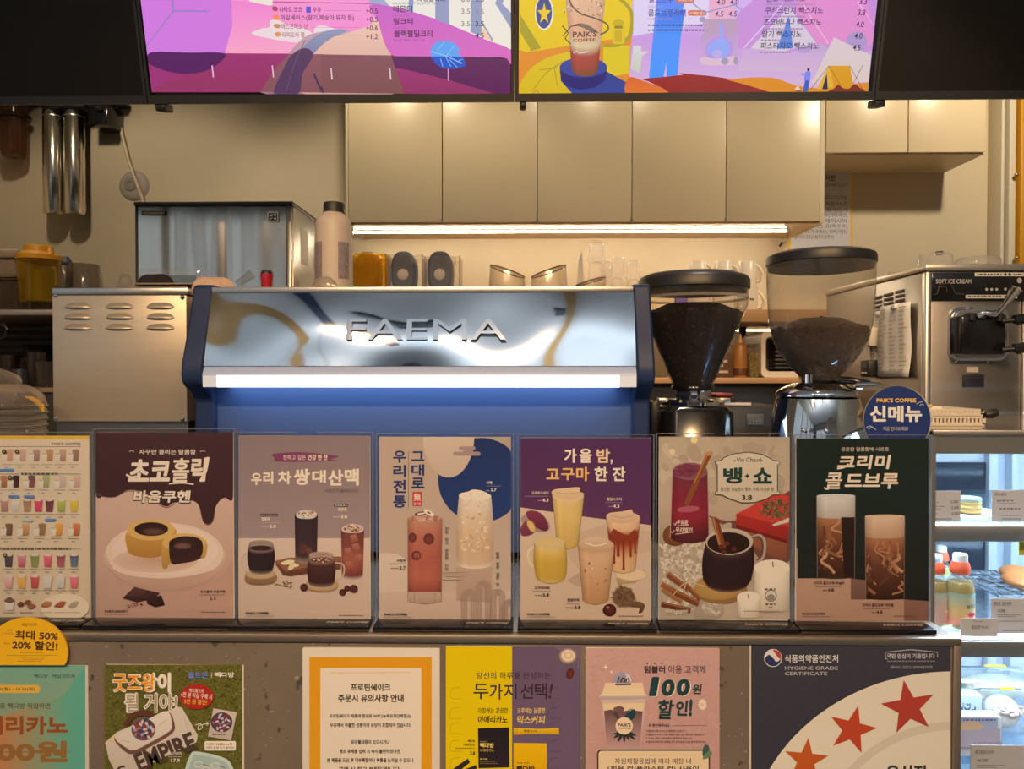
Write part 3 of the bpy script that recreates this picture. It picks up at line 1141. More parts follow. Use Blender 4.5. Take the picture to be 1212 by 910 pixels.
# light bar: pale cover with the lit diffuser below it
cv = MB()
prof = []
for i in range(7):
    a = i / 6 * math.pi / 2
    prof.append((YM + 0.003 - 0.010 * math.sin(a * 0.9), zp - 0.001 - (zp - zl) * 0.42 * i / 6))
cv.prism(prof + [(1.56, prof[-1][1]), (1.56, zp - 0.001)], xm0, xm1)
obj('light_cover', cv, mat('frosted_light_cover', (0.30, 0.34, 0.45), 0.35, emit=0.2, ecol=(0.6, 0.72, 1)), em)
zz = prof[-1][1]
xl0, xl1 = X(258, YM), X(733, YM)
obj('light_diffuser', MB().prism([(YM - 0.006, zz), (YM - 0.005, zl), (1.56, zl), (1.56, zz)], xl0, xl1), mat('lit_diffuser', (1, 1, 1), 0.5, emit=4.0, ecol=(0.72, 0.86, 1.0)), em)
obj('light_end_cover', MB().prism([(YM - 0.006, zz), (YM - 0.005, zl), (1.56, zl), (1.56, zz)], xm0, xl0), mat('frosted_end', (0.6, 0.64, 0.7), 0.4, emit=0.25, ecol=(0.8, 0.9, 1)), em)
obj('light_end_cover', MB().prism([(YM - 0.006, zz), (YM - 0.005, zl), (1.56, zl), (1.56, zz)], xl1, xm1), mat('frosted_end', ), em)

# ------------------------------------------------------------------ louvred steel box left of the machine
YL = 1.62
hb = thing('water_boiler', 'plain stainless steel boiler box with nine pressed louvres left of the navy machine', 'boiler', (X(140, YL), YL + 0.16, ZC))
BOXM = mat('satin_steel_box', (0.60, 0.54, 0.44), 0.42, 0.6, noise=0.05, nscale=4, stretch=(1, 1, 14))
lm = MB().pbox(62, 349, 221, 499, YL, YL + 0.33, 0.003)
hbody = obj('cabinet_body', lm, BOXM, hb)
obj('lid', MB().pbox(61, 340.5, 222, 348.5, YL - 0.004, YL + 0.335, 0.002), STEELW, hb)
obj('plinth', MB().box(X(63, YL, 500), YL + 0.012, ZC, X(220, YL, 500), YL + 0.3, Z(499, YL, 140)), mat('shaded_base_steel', (0.25, 0.25, 0.27), 0.4, 1.0), hb)  # base block; its dark tone holds the shade at the box's feet
first = None
for r_, py in enumerate((361, 373.5, 386)):
    for c_, px in enumerate((92.5, 141.5, 190)):
        c = P(px, py, YL)
        q = MB()
        pts = []
        wq, hq = 0.030, 0.0115
        for i in range(9):
            a = math.pi * i / 8
            rr = 1.0
            pts.append((c.x - wq * (1 if i < 4 else (0 if i == 4 else -1)) * (1 - 0.25 * (math.sin(a) ** 3)), 0))
        n = 12
        V = []
        for j in range(5):
            t = j / 4
            for i in range(n + 1):
                u = -1 + 2 * i / n
                edge = 1 - abs(u) ** 4
                top = hq * (0.25 + 0.75 * edge)
                dep = 0.009 * edge * math.sin(t * math.pi / 2 + 0.0)
                V.append((c.x + wq * u, YL - 0.0006 - 0.0085 * edge * math.cos(t * math.pi / 2) ** 1.2, c.z - hq / 2 + top * t))
        Fc = []
        for j in range(4):
            for i in range(n):
                o = j * (n + 1) + i
                Fc.append([o, o + 1, o + n + 2, o + n + 1])
        q.add(V, Fc)
        q.add([V[i] for i in range(n + 1)] + [(v[0], YL - 0.0005, v[2]) for v in V[:n + 1]], [[i, i + 1, n + 2 + i, n + 1 + i] for i in range(n)])
        obj('louvre', q, BOXM, hbody)
for px, py in ((66, 350), (216, 352), (66, 495), (216, 496)):
    c = P(px, py, YL)
    obj('screw', MB().sphere((c.x, YL - 0.0005, c.z), 0.005, 0.003, 0.005), CHROME, hbody)

# ------------------------------------------------------------------ grinders
HOP = clear('clear_hopper', (0.97, 0.96, 0.95), 0.22, (0.75, 0.72, 0.68), 1.0, 0.04, 0.02)
HOPS = clear('smoky_hopper', (0.93, 0.91, 0.88), 0.3, (0.80, 0.74, 0.66), 1.0, 0.06, 0.07)
BEAN = mat('roasted_coffee_beans', (0.012, 0.008, 0.007), 0.5, spec=0.2, noise=0.5, nscale=60)
BEAN2 = mat('brown_coffee_beans', (0.034, 0.017, 0.011), 0.5, spec=0.25, noise=0.5, nscale=60)
rb = random.Random(5)


def beans(name, cx, Y, prof, top_py, rad_px, m, label, n=420):
    """solid fill plus many beans over the surface, prof = (r px, py) from the bottom up"""
    b = MB().plathe(cx, Y, [(0, prof[0][1])] + prof + [(rad_px * 0.6, top_py), (0, top_py - 1)], 30)
    c = P(cx, 455, Y)
    L = prof + [(0.01, top_py - 1)]
    for _ in range(n):
        k = rb.randrange(len(L) - 1) if rb.random() < 0.55 else len(L) - 2
        t = math.sqrt(rb.random()) if k == len(L) - 2 else rb.random()
        if k == len(L) - 2:
            t = 1 - t
        r = (L[k][0] * (1 - t) + L[k + 1][0] * t) * Y / F - 0.002
        z = Z(L[k][1] * (1 - t) + L[k + 1][1] * t, Y, cx)
        a = rb.uniform(0, 6.283)
        M = Matrix.Translation((c.x + r * math.cos(a), Y + r * math.sin(a), z)) @ Euler((rb.uniform(0, 6), rb.uniform(0, 6), rb.uniform(0, 6))).to_matrix().to_4x4()
        b.sphere((0, 0, 0), 0.0055, 0.0042, 0.0032, 7, 5, M)
    solo(name, b, m, label, 'coffee beans', (c.x, Y, Z(prof[0][1], Y, cx)), None, 'stuff')


Y1 = 1.8
c1 = P(820, 455, Y1)
g1 = thing('coffee_grinder', 'black coffee grinder with cone shaped clear hopper, beside the navy machine', 'coffee grinder', (c1.x, Y1, ZC))
obj('hopper_lid', MB().plathe(820, Y1, [(0, 325), (54, 325.5), (62, 329), (64.5, 333), (64.5, 343), (62, 343), (61, 347), (0, 346)], 40), BLACK, g1)
obj('hopper', MB().plathe(820, Y1, [(62.5, 343), (62, 362), (60, 368), (23, 456), (21, 462), (21, 468)], 44), HOP, g1)
obj('hopper_rim', MB().plathe(820, Y1, [(60.8, 352), (62.8, 352), (62.8, 355), (60.8, 355), (60.8, 352)], 40), clear('clear_rim', (0.9, 0.88, 0.85), 0.6, (0.8, 0.78, 0.75), 1, 0.05, 0.2), g1)
obj('hopper_neck', MB().plathe(820, Y1, [(23.5, 455), (25, 457), (25, 461), (0, 461)], 30), BLACKG, g1)
obj('collar', MB().plathe(820, Y1, [(0, 461), (20, 461), (20.5, 463), (20.5, 471), (33, 472), (36, 475), (36, 479), (0, 480)], 36), CHROME, g1)
for s_ in (-1, 1):
    k = P(820 + 36 * s_, 473, Y1)
    obj('clamp_lug', MB().box(k.x - 0.012, Y1 - 0.02, k.z - 0.006, k.x + 0.012, Y1 + 0.02, k.z + 0.004, 0.002), STEELW, g1)
bb = MB()
zb1 = Z(480, Y1, 820)
xa1, xb1 = X(777, Y1), X(862, Y1)
vs_ = []
for z, g in ((ZC + 0.004, -0.012), (zb1 - 0.012, 0.0), (zb1, 0.01)):
    ring = []
    for i in range(32):
        a = 2 * math.pi * i / 32
        ca, sa = math.cos(a), math.sin(a)
        hx = (xb1 - xa1) / 2 - g
        hy = 0.09 - g
        e = 0.35
        ring.append(((xa1 + xb1) / 2 + hx * math.copysign(abs(ca) ** e, ca), Y1 + 0.012 + hy * math.copysign(abs(sa) ** e, sa), z))
    vs_.append(ring)
bb.add([p for r in vs_ for p in r], [[j * 32 + i, j * 32 + (i + 1) % 32, (j + 1) * 32 + (i + 1) % 32, (j + 1) * 32 + i] for j in range(2) for i in range(32)] + [list(range(32))[::-1], list(range(64, 96))])
obj('body', bb, BLACKG, g1)
sd = MB().box(xa1 - 0.018, Y1 - 0.03, Z(515, Y1), xa1 + 0.004, Y1 + 0.06, Z(474, Y1, 780), 0.008)
obj('side_housing', sd, BLACK, g1)
beans('coffee_beans', 820, Y1, [(22, 454), (57, 371)], 360, 52, BEAN, 'dark roasted coffee beans filling the cone hopper beside the navy machine', 500)

Y2 = 1.45
c2 = P(969, 455, Y2)
g2 = thing('coffee_grinder', 'polished chrome coffee grinder with tall rounded smoky hopper, right of the black grinder', 'coffee grinder', (c2.x, Y2, ZC))
obj('hopper_lid', MB().plathe(970, Y2, [(0, 299), (54, 300), (60, 303), (61, 306), (61, 313), (59, 314), (58, 319), (0, 319)], 44), BLACK, g2)
obj('hopper', MB().plathe(970, Y2, [(60, 311), (59.5, 345), (57.5, 380), (53.5, 400), (45, 418), (33, 434), (24, 444), (22, 450)], 48), HOPS, g2)
obj('hopper_neck', MB().plathe(967, Y2, [(20, 441), (17.5, 446), (17, 455), (0, 455)], 30), BLACKG, g2)
obj('dome', MB().plathe(967, Y2, [(0, 451), (18, 451.5), (30, 454), (40, 459), (45, 463), (46.5, 466), (46.5, 468.5), (43, 469), (0, 469)], 48), CHROME, g2)
g2b = obj('body', MB().plathe(968, Y2, [(0, 469), (43, 469.5), (46.5, 471), (49, 480), (53, 500), (55.5, 520), (56.5, 545), (57, 575), (57.5, 600), (58, 672), (58, 674), (0, 674)], 56), CHROME, g2)
zf = Z(674, Y2, 968)
obj('base_foot', MB().lathe(c2.x, Y2, [(0, ZC), (0.088, ZC), (0.09, max(ZC + 0.01, zf)), (0, max(ZC + 0.01, zf))], 40), BLACK, g2)
kn = P(957, 448, Y2 - 0.045)
obj('stop_knob', MB().lathe(kn.x, Y2 - 0.045, [(0, kn.z - 0.008), (0.007, kn.z - 0.008), (0.007, kn.z + 0.008), (0.005, kn.z + 0.009), (0, kn.z + 0.009)], 16), CHROME, g2)
lv = MB()
lv.tube([P(985, 450, Y2), P(1005, 450, Y2 - 0.02), P(1030, 454, Y2 - 0.03)], [0.009, 0.007, 0.006], 10)
obj('lever', lv, BLACKG, g2)
obj('lever_tip', MB().tube([P(1012, 457, Y2 - 0.03), P(1030, 456, Y2 - 0.03), P(1041, 457, Y2 - 0.03)], [0.008, 0.009, 0.007], 12), CHROME, g2)
for px in (950, 1008, 975):
    c = P(px, 509, Y2 - 0.075)
    obj('rivet', MB().sphere((c.x, Y2 - (0.078 if px == 950 else 0.066 if px == 1008 else 0.084), c.z), 0.004), STEELW, g2b)
beans('coffee_beans', 970, Y2, [(20, 446), (31, 434), (43, 418), (51, 401), (54, 390)], 377, 40, BEAN2, 'brown coffee beans heaped in the rounded hopper of the chrome grinder', 520)


# ------------------------------------------------------------------ wall cabinets
YCB = 3.1
CABM = mat('cream_gloss_cabinet_door', 'd6c6a6', 0.3)
CABB = mat('cream_cabinet_body', 'd2c2a2', 0.45)
zc0 = Z(264, YCB, 690)
edges = [409, 523.5, 636, 748, 859.5, 976]
DOORS = ['leftmost cream wall cabinet, over the white bottle', 'cream wall cabinet second from the left, below the purple screen', 'middle cream wall cabinet of the row of five', 'cream wall cabinet fourth from the left in the row of five', 'cream wall cabinet at the right end of the row of five, beside the notice']
for i in range(5):
    a, b = X(edges[i], YCB, 200), X(edges[i + 1], YCB, 200)
    t = thing('wall_cabinet', DOORS[i], 'cabinet', ((a + b) / 2, YCB + 0.18, zc0), 'wall cabinets with plain doors')
    bd = MB().box(a + 0.0005, YCB + 0.02, zc0, b - 0.0005, YB, 2.96)
    obj('cabinet_body', bd, CABB, t)
    l_ = 0.012 if i == 0 else 0.0016
    r_ = 0.018 if i == 4 else 0.0016
    obj('door', MB().box(a + l_, YCB, zc0 + 0.006, b - r_, YCB + 0.019, 2.94, 0.0015), CABM, t)
    hz = MB()
    hz.box(b - r_ - 0.004, YCB - 0.0012, zc0 + 0.003, b - r_ + 0.004, YCB + 0.004, zc0 + 0.02) if i < 4 else None
    if i < 4:
        obj('hinge_cap', hz, STEELW, t)
    if i in (0, 4):
        xs = a if i == 0 else b - 0.018
        obj('end_panel', MB().box(xs, YCB - 0.001, zc0 - 0.002, xs + (0.012 if i == 0 else 0.018) - 0.001, YB, 2.96), CABB, t)
# strip lamp under the row
a, b = X(417, 3.24, 271), X(932, 3.24, 271)
zl_ = zc0 - 0.001
LED = mat('strip_lamp_lens', (1, 1, 1), 0.5, emit=42, ecol=(1.0, 0.83, 0.60))
ls = thing('strip_light', 'thin glowing strip light under the cream wall cabinets', 'strip light', ((a + b) / 2, 3.24, zl_))
obj('lamp_lens', MB().box(a, 3.236, zl_ - 0.011, b, 3.246, zl_ - 0.004), LED, ls)
obj('lamp_channel', MB().box(a, 3.232, zl_ - 0.004, b, 3.25, zl_), WHITE, ls)
for q in (a, b):
    obj('end_cap', MB().box(q - 0.006, 3.23, zl_ - 0.014, q + 0.006, 3.252, zl_, 0.001), WHITE, ls)
cb = MB().tube([(b - 0.05, 3.12, zl_ - 0.004), (b + 0.004, 3.22, zl_ - 0.012), (b - 0.02, 3.2, zl_ - 0.05), (b - 0.035, 3.2, zl_ - 0.062)], 0.003, 6)
obj('power_cable', cb, WHITE, ls)
e_ = Vector((b - 0.035, 3.2, zl_ - 0.062))
obj('cable_plug', MB().tube([e_, e_ + Vector((-0.012, 0, -0.016))], 0.006, 8), BLACK, ls)

YCS = 3.14
zs0 = Z(181, YCS, 1070)
for i, (p0, p1, lb_) in enumerate(((977.5, 1075, 'short cream wall cabinet above the yellow bordered notice'), (1075, 1169, 'short cream wall cabinet at the far right, next to the pilaster'))):
    a, b = X(p0, YCS, 160), X(p1, YCS, 160)
    t = thing('wall_cabinet', lb_, 'cabinet', ((a + b) / 2, 3.3, zs0), 'short wall cabinets at the right')
    obj('cabinet_body', MB().box(a + 0.0005, YCS + 0.02, zs0, b - 0.0005, YB, 2.96), CABB, t)
    obj('door', MB().box(a + 0.002, YCS, zs0 + 0.003, b - (0.002 if i == 0 else 0.008), YCS + 0.019, 2.94, 0.0015), CABM, t)

# notice with a yellow border on the back wall
N = Art(900, 200, 2.843, Y=YB - 0.004, wb='d0c0a6')
PB = MB()
a, b = X(933, YB), X(1009, YB)
N.view = None
N.ox, N.oy, N.sc = 0, 0, 1
N.rect(933, 202, 1009, 297, 'd2a030')
N.rect(936, 204.5, 1006.5, 294.5, 'bcae9c')
N.text('원산지 게시판', 950, 207, 989, 214, '504840', 0.03)
rr = [('배추김치(국내산)과 돼지고기', 216, 222), ('소고기(호주산) 돼지고기(지방', 231, 237.5), ('닭고기(브라질산) 백(중국산,찬', 238.5, 244.5), ('쌀(국내산) 자,헝가리,세', 245.5, 251), ('오징어(원양산)옥산(미국산,', 252, 257.5), ('고춧가루 말레이시아', 258.5, 264), ('두부(외국산) 고(옥수수,', 265, 270.5), ('햄(돼지고기:국내산), 양파(국산),', 271.5, 277), ('슬라이스치즈(크림치즈(호주산)', 278, 283.5)]
for t_, y0, y1 in rr:
    N.text(t_, 940, y0, 1003 if y0 < 278 else 987, y1, '6e655c', 0.012)
obj_n = solo('wall_notice', N, PRINT, 'white printed notice with yellow border on the back wall', 'notice', (X(971, YB), YB - 0.004, Z(250, YB, 971)))

# ------------------------------------------------------------------ ice machine
YI = 2.7
im = thing('ice_machine', 'stainless steel ice machine with black top trim behind the louvred box', 'ice machine', (X(252, YI), YI + 0.2, 0))
a, b, zt_ = X(160, YI, 300), X(346, YI, 300), Z(240, YI, 250)
obj('housing', MB().box(a, YI + 0.016, 0.12, b, YI + 0.46, zt_ - 0.006, 0.004), mat('ice_machine_side', (0.5, 0.49, 0.46), 0.4, 1.0), im)
fp = MB()
fp.box(a + 0.008, YI + 0.008, 0.9, b - 0.022, YI + 0.015, zt_ - 0.012)
nu, nv = 40, 16
fo = len(fp.v)
for j in range(nv + 1):
    for i in range(nu + 1):
        u, v = i / nu, j / nv
        wv = 0.0022 * math.sin(u * 11 + 1.4 * v) + 0.0016 * math.sin(u * 23 - 1.8 * v + 1) + 0.0010 * math.sin(u * 41 + v * 2)
        fp.v.append(Vector((a + 0.009 + (b - a - 0.032) * u, YI + 0.0045 + wv * (0.4 + 0.6 * v) * math.sin(math.pi * u), 0.9 + (zt_ - 0.013 - 0.9) * v)))
for j in range(nv):
    for i in range(nu):
        o = fo + j * (nu + 1) + i
        fp.f.append([o, o + 1, o + nu + 2, o + nu + 1])
        fp.mi.append(0)
obj('front_panel', fp, mat('buckled_steel_front', (0.80, 0.74, 0.64), 0.16, 1.0), im)
obj('lower_door', MB().box(a + 0.008, YI, 0.15, b - 0.022, YI + 0.015, 0.88, 0.004), STEEL, im)
obj('corner_post', MB().box(b - 0.02, YI, 0.15, b - 0.004, YI + 0.016, zt_ - 0.01, 0.003), STEELW, im)
obj('edge_strip', MB().box(a, YI + 0.001, 0.15, a + 0.007, YI + 0.016, zt_ - 0.01, 0.001), DARKALU, im)
obj('top_trim', MB().box(a - 0.002, YI - 0.006, zt_ - 0.011, b + 0.004, YI + 0.462, zt_ + 0.004, 0.004), BLACK, im)
for q in ((a + 0.05, YI + 0.06), (b - 0.05, YI + 0.06), (a + 0.05, YI + 0.4), (b - 0.05, YI + 0.4)):
    obj('leg', MB().lathe(q[0], q[1], [(0, 0), (0.022, 0), (0.018, 0.12), (0, 0.12)], 12), BLACK, im)
D = Art(0, 0, 1, Y=YI - 0.0012, wb='c8c8c8')
D.rect(167.5, 249.5, 196, 254.5, '1c1a18')
D.text('HOSHIZAKI', 169, 250.6, 194, 253.6, '8a8478', 0.03)
obj('name_plate', D, PRINT, im)
D = Art(0, 0, 1, Y=YI - 0.0012, wb='d8d8d8')
D.rrect(316.5, 250.5, 329.5, 262.5, 1, 'b8b8b0')
D.rect(318, 252, 328, 261, '3c3c3c')
D.poly([(319, 256), (322.4, 252.6), (322.4, 256)], 'd0d0c8').ell(325.4, 254.2, 1.5, 1.5, 'd0d0c8').line([(319, 260), (322.5, 257.3)], 0.8, 'd0d0c8').ell(325.6, 258.6, 1.4, 1.4, 'd0d0c8')
obj('sticker', D, PRINT, im)
st_ = MB()
st_.box(b + 0.0005, YI + 0.1, zt_ - 0.2, b + 0.0015, YI + 0.19, zt_ - 0.07)
st_.box(b + 0.0005, YI + 0.08, zt_ - 0.34, b + 0.0015, YI + 0.28, zt_ - 0.24)
obj('sticker', st_, mat('pale_paper', (0.62, 0.58, 0.52), 0.7), im)

# ------------------------------------------------------------------ water filters, pipe and wall disc
YF = 3.36
wf_ = thing('water_filter', 'pair of polished steel filter cartridges hanging from a black manifold', 'water filter', (X(80, YF), YF, Z(118, YF, 80)))
obj('manifold', MB().pbox(45, 112, 99, 127, YF - 0.05, YB - 0.002, 0.006).pbox(58, 125, 63, 133, YF - 0.02, YF + 0.02, 0.003), BLACK, wf_)
for cx in (66, 90.5):
    obj('cartridge', MB().plathe(cx, YF, [(0, 127), (6, 127.5), (9.5, 130), (11.5, 133), (11.5, 250), (10, 254), (0, 254)], 28), mat('warm_polished_steel', (0.85, 0.80, 0.70), 0.17, 1.0), wf_)
    obj('cartridge_band', MB().plathe(cx, YF, [(11.5, 138), (11.8, 138), (11.8, 139.5), (11.5, 139.5)], 28), STEELW, wf_)
tri = P(58, 199, YF - 0.044)
sk = MB()
rC = 11.75 * YF / F
cxx = X(66, YF)
tv = []
for k in range(5):
    a_ = math.pi * (1.02 + 0.075 * k)
    hh = 0.022 * (1 - k / 4)
    tv += [(cxx + rC * math.cos(a_), YF + rC * math.sin(a_), tri.z - hh + 0.004), (cxx + rC * math.cos(a_), YF + rC * math.sin(a_), tri.z + 0.012 * (1 - k / 4))]
sk.add(tv, [[2 * k, 2 * k + 2, 2 * k + 3, 2 * k + 1] for k in range(4)])
obj('sticker', sk, mat('orange_sticker', (0.6, 0.2, 0.02), 0.5), wf_)
T_ = Art(0, 0, 1, Y=YF - 0.051, wb='ffffff')
T_.text('PENTAIR', 58, 121.5, 75, 125, 'a09070', 0.02)
T_.ell(55.5, 123.3, 1.6, 1.9, 'a09070', 45, n=4)
T_.rect(78, 118, 89, 123.5, 'c9b48a')
obj('print', T_, PRINT, wf_)
vb = thing('valve_box', 'small black box beside the steel water filters', 'valve box', (X(113, YF), YF, Z(146, YF, 113)))
obj('housing', MB().pbox(103.5, 120, 127, 147, YF - 0.04, YB - 0.002, 0.008), BLACKG, vb)
obj('bracket', MB().pbox(103, 113.5, 138, 117, YF - 0.03, YB - 0.002, 0.003), BLACK, vb)
obj('inlet_cap', MB().tube([P(114, 128, YF - 0.05), P(122, 128, YF - 0.05)], 0.012, 12), BLACK, vb)
hs = thing('filter_housing', 'amber brown plastic filter housing at the far left of the wall', 'water filter', (X(20, YF), YF, Z(187, YF, 20)))
AMB = clear('amber_plastic', (0.75, 0.52, 0.36), 0.5, (0.30, 0.16, 0.09), 1.0, 0.08, 0.3)
obj('bowl', MB().plathe(19.5, YF, [(14.5, 118), (15, 137), (15, 140), (14, 180), (12.5, 186), (3, 187), (0, 188.5)], 28), AMB, hs)
obj('collar_ring', MB().plathe(19.5, YF, [(14, 135), (18, 136), (19, 138.5), (18, 141), (14.5, 142)], 28), mat('dark_amber', (0.03, 0.015, 0.008), 0.3), hs)
obj('head', MB().plathe(19.5, YF, [(0, 108), (15, 108), (15.5, 118), (0, 118)], 28), BLACK, hs)
obj('element', MB().plathe(19.5, YF, [(0, 120), (7, 120), (7, 178), (0, 178)], 18), mat('brown_filter_element', (0.16, 0.08, 0.045), 0.7), hs)
obj('wall_bracket', MB().pbox(8, 110, 31, 117, YF, YB - 0.001), BLACK, hs)
pp = MB().tube([P(135.5, 119, YB - 0.02), P(136.5, 123, YB - 0.02), P(142, 150, YB - 0.02), P(152, 190, YB - 0.02), P(169, 236, YB - 0.024), P(176, 262, YB - 0.024)], 0.008, 10)
pipe = solo('water_pipe', pp, mat('cream_pipe', 'd8c8a8', 0.4), 'thin cream pipe slanting down the wall towards the ice machine', 'pipe', P(152, 190, YB - 0.02))
wd = thing('wall_outlet', 'round grey wall outlet cover behind the slanting pipe', 'outlet cover', P(159, 220, YB))
cc = P(159, 220, YB)
MW = Matrix.Translation((cc.x, YB, cc.z)) @ Matrix.Rotation(R(90), 4, 'X')
GRY = mat('grey_plastic', (0.42, 0.37, 0.33), 0.5)
obj('cover_plate', MB().lathe(0, 0, [(0, 0.012), (0.045, 0.012), (0.062, 0.008), (0.07, 0.0)], 36, MW), GRY, wd)
obj('centre_ring', MB().lathe(0, 0, [(0, 0.013), (0.012, 0.013), (0.014, 0.016), (0.028, 0.016), (0.031, 0.012)], 30, MW @ Matrix.Translation((-0.012, 0.004, 0))), mat('dark_grey_plastic', (0.3, 0.27, 0.24), 0.5), wd)

# ------------------------------------------------------------------ rack at the left with jugs and baskets
YR = 2.2
WOODD = mat('worn_shelf_edge', (0.34, 0.25, 0.17), 0.5)
DARK = mat('dark_rack_panel', (0.05, 0.045, 0.04), 0.6)  # one even dark tone for the rack's base and upright
rk = thing('shelf_rack', 'dark two tier shelf rack at the left behind the plastic lids', 'shelf', (X(30, YR), YR + 0.25, 0))
a, b = -2.3, X(122, YR)
z1, z2 = Z(366, YR, 30), Z(459, YR, 30)
obj('shelf_board', MB().box(a, YR, z1 - 0.018, b, YR + 0.46, z1, 0.003), mat('steel_shelf_board', (0.5, 0.42, 0.35), 0.35, 0.8), rk)
obj('shelf_board', MB().box(a, YR + 0.01, z2 - 0.014, b, YR + 0.46, z2, 0.002), WOODD, rk)
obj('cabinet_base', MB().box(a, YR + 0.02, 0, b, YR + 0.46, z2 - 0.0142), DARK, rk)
bp_ = MB().box(a, YR + 0.44, z2, b, YR + 0.46, z1 - 0.018)
for k in range(5):
    bp_.box(a, YR + 0.425, z2 + 0.09 + k * 0.025, b, YR + 0.44, z2 + 0.108 + k * 0.025, 0.004)
obj('back_panel', bp_, mat('grey_ribbed_back', (0.17, 0.15, 0.135), 0.6), rk)
obj('upright', MB().box(b - 0.02, YR + 0.015, z2, b, YR + 0.44, z1 - 0.018), DARK, rk)
# baskets
WK1 = mat('beige_woven_plastic', (0.38, 0.30, 0.22), 0.7, bump=0.6, bscale=180)
WK2 = mat('brown_woven_plastic', (0.07, 0.045, 0.03), 0.7, bump=0.6, bscale=180)
xw = X(22, YR + 0.2)
zb_ = Z(329.5, YR + 0.2, 10)
bk = solo('woven_basket', MB().box(xw - 0.26, YR + 0.2, z1, xw, YR + 0.42, zb_ - 0.002, 0.012).box(xw - 0.262, YR + 0.195, zb_ - 0.006, xw + 0.002, YR + 0.424, zb_, 0.002), WK2, 'dark brown woven basket under the beige one, left edge', 'basket', (xw - 0.13, YR + 0.3, z1))
bk2 = thing('woven_basket', 'beige woven basket with rolled rim stacked on the brown one', 'basket', (xw - 0.13, YR + 0.3, zb_))
obj('basket_body', MB().box(xw - 0.255, YR + 0.205, zb_ + 0.0005, xw - 0.004, YR + 0.415, Z(305, YR + 0.2, 10), 0.02), WK1, bk2)
obj('lid', MB().box(xw - 0.26, YR + 0.2, Z(305, YR + 0.2, 10), xw, YR + 0.42, Z(294, YR + 0.2, 10), 0.01), mat('beige_lid', (0.46, 0.37, 0.28), 0.55), bk2)
# yellow pitcher
YPt = YR + 0.08
yp = thing('drink_dispenser', 'yellow tinted blender jug with orange yellow lid on the left shelf', 'jug', (X(48, YPt), YPt, z1))
zz = z1
pyb = 440 - (z1 - 1.5) * F / YPt
YEL = clear('yellow_clear_plastic', (0.94, 0.80, 0.30), 0.4, (0.75, 0.50, 0.02), 1.0, 0.06, 0.15)
obj('jug_body', MB().plathe(47.5, YPt, [(20, pyb - 8), (21, pyb - 14), (23.5, 312), (24, 303)], 10), YEL, yp)
obj('jug_base', MB().plathe(47.5, YPt, [(0, pyb), (19, pyb), (20, pyb - 9), (0, pyb - 8)], 24), clear('dark_clear_base', (0.35, 0.25, 0.18), 0.4, (0.2, 0.14, 0.1), 1, 0.05, 0.3), yp)
obj('contents', MB().plathe(48.5, YPt, [(0, pyb - 10), (15, pyb - 11), (16, 320), (0, 318)], 18), mat('green_contents', (0.19, 0.17, 0.015), 0.5), yp)
YLID = mat('orange_yellow_lid', (0.75, 0.36, 0.01), 0.4)
obj('lid', MB().plathe(47.5, YPt, [(0, 308), (24.5, 308), (25, 303), (16, 298), (15.5, 292), (14, 291), (0, 291)], 12), YLID, yp)
obj('lid_tab', MB().plathe(61, YPt - 0.02, [(0, 301), (4, 301), (3, 293), (0, 293)], 8), YLID, yp)
# dark lidded container and clear jug behind
YD = YR + 0.3
SMK = clear('smoke_plastic', (0.62, 0.58, 0.54), 0.45, (0.4, 0.36, 0.32), 1.0, 0.06, 0.12)
dk = thing('storage_jar', 'clear jar with dark blue grey lid behind the yellow jug', 'jar', (X(78, YD), YD, z1))
pyd = 440 - (z1 - 1.5) * F / YD
obj('jar_body', MB().plathe(78, YD, [(0, pyd), (8, pyd), (9, 314), (8.5, 312)], 20), SMK, dk)
obj('lid', MB().plathe(78, YD, [(0, 313), (9, 313), (9.5, 311), (5, 304), (0, 303)], 8), mat('slate_lid', (0.05, 0.06, 0.085), 0.5), dk)
cj = thing('measuring_jug', 'upturned clear measuring jug on the left shelf behind the louvred box', 'jug', (X(101, YD), YD, z1))
obj('jug_body', MB().plathe(101, YD, [(21, pyd), (19.5, 330), (17, 315), (15.5, 313), (0, 312)], 28), SMK, cj)
obj('rim', MB().plathe(101, YD, [(20.5, pyd), (22, pyd), (22, pyd - 2), (20.6, pyd - 2)], 28), SMK, cj)
# lower tier: dark cup, blue beaker, glasses
YG = YR + 0.18


def glassware(name, label, cat, cx, rtop, rbot, pt, m, Y=YG, base=z2, n=24, handle=False, group=None, inner=True):
    pb = 440 - (base - 1.5) * F / Y
    t = thing(name, label, cat, (X(cx, Y), Y, base), group)
    prof = [(0, pb), (rbot * 0.96, pb), (rbot, pb - 1), (rtop, pt), (rtop * 0.95, pt)]
    if inner:
        prof += [(rbot * 0.92, pb - 2.5), (0, pb - 2.5)]
    obj('cup_body', MB().plathe(cx, Y, prof, n), m, t)
    if handle:
        s_ = 1 if handle > 0 else -1
        h = [P(cx + s_ * (rtop * 0.9), pt + (pb - pt) * 0.2, Y), P(cx + s_ * (rtop + 8), pt + (pb - pt) * 0.22, Y), P(cx + s_ * (rtop + 9), pt + (pb - pt) * 0.55, Y), P(cx + s_ * (rbot * 0.95), pt + (pb - pt) * 0.8, Y)]
        obj('handle', MB().tube(h, 0.004, 8), m, t)
    return t


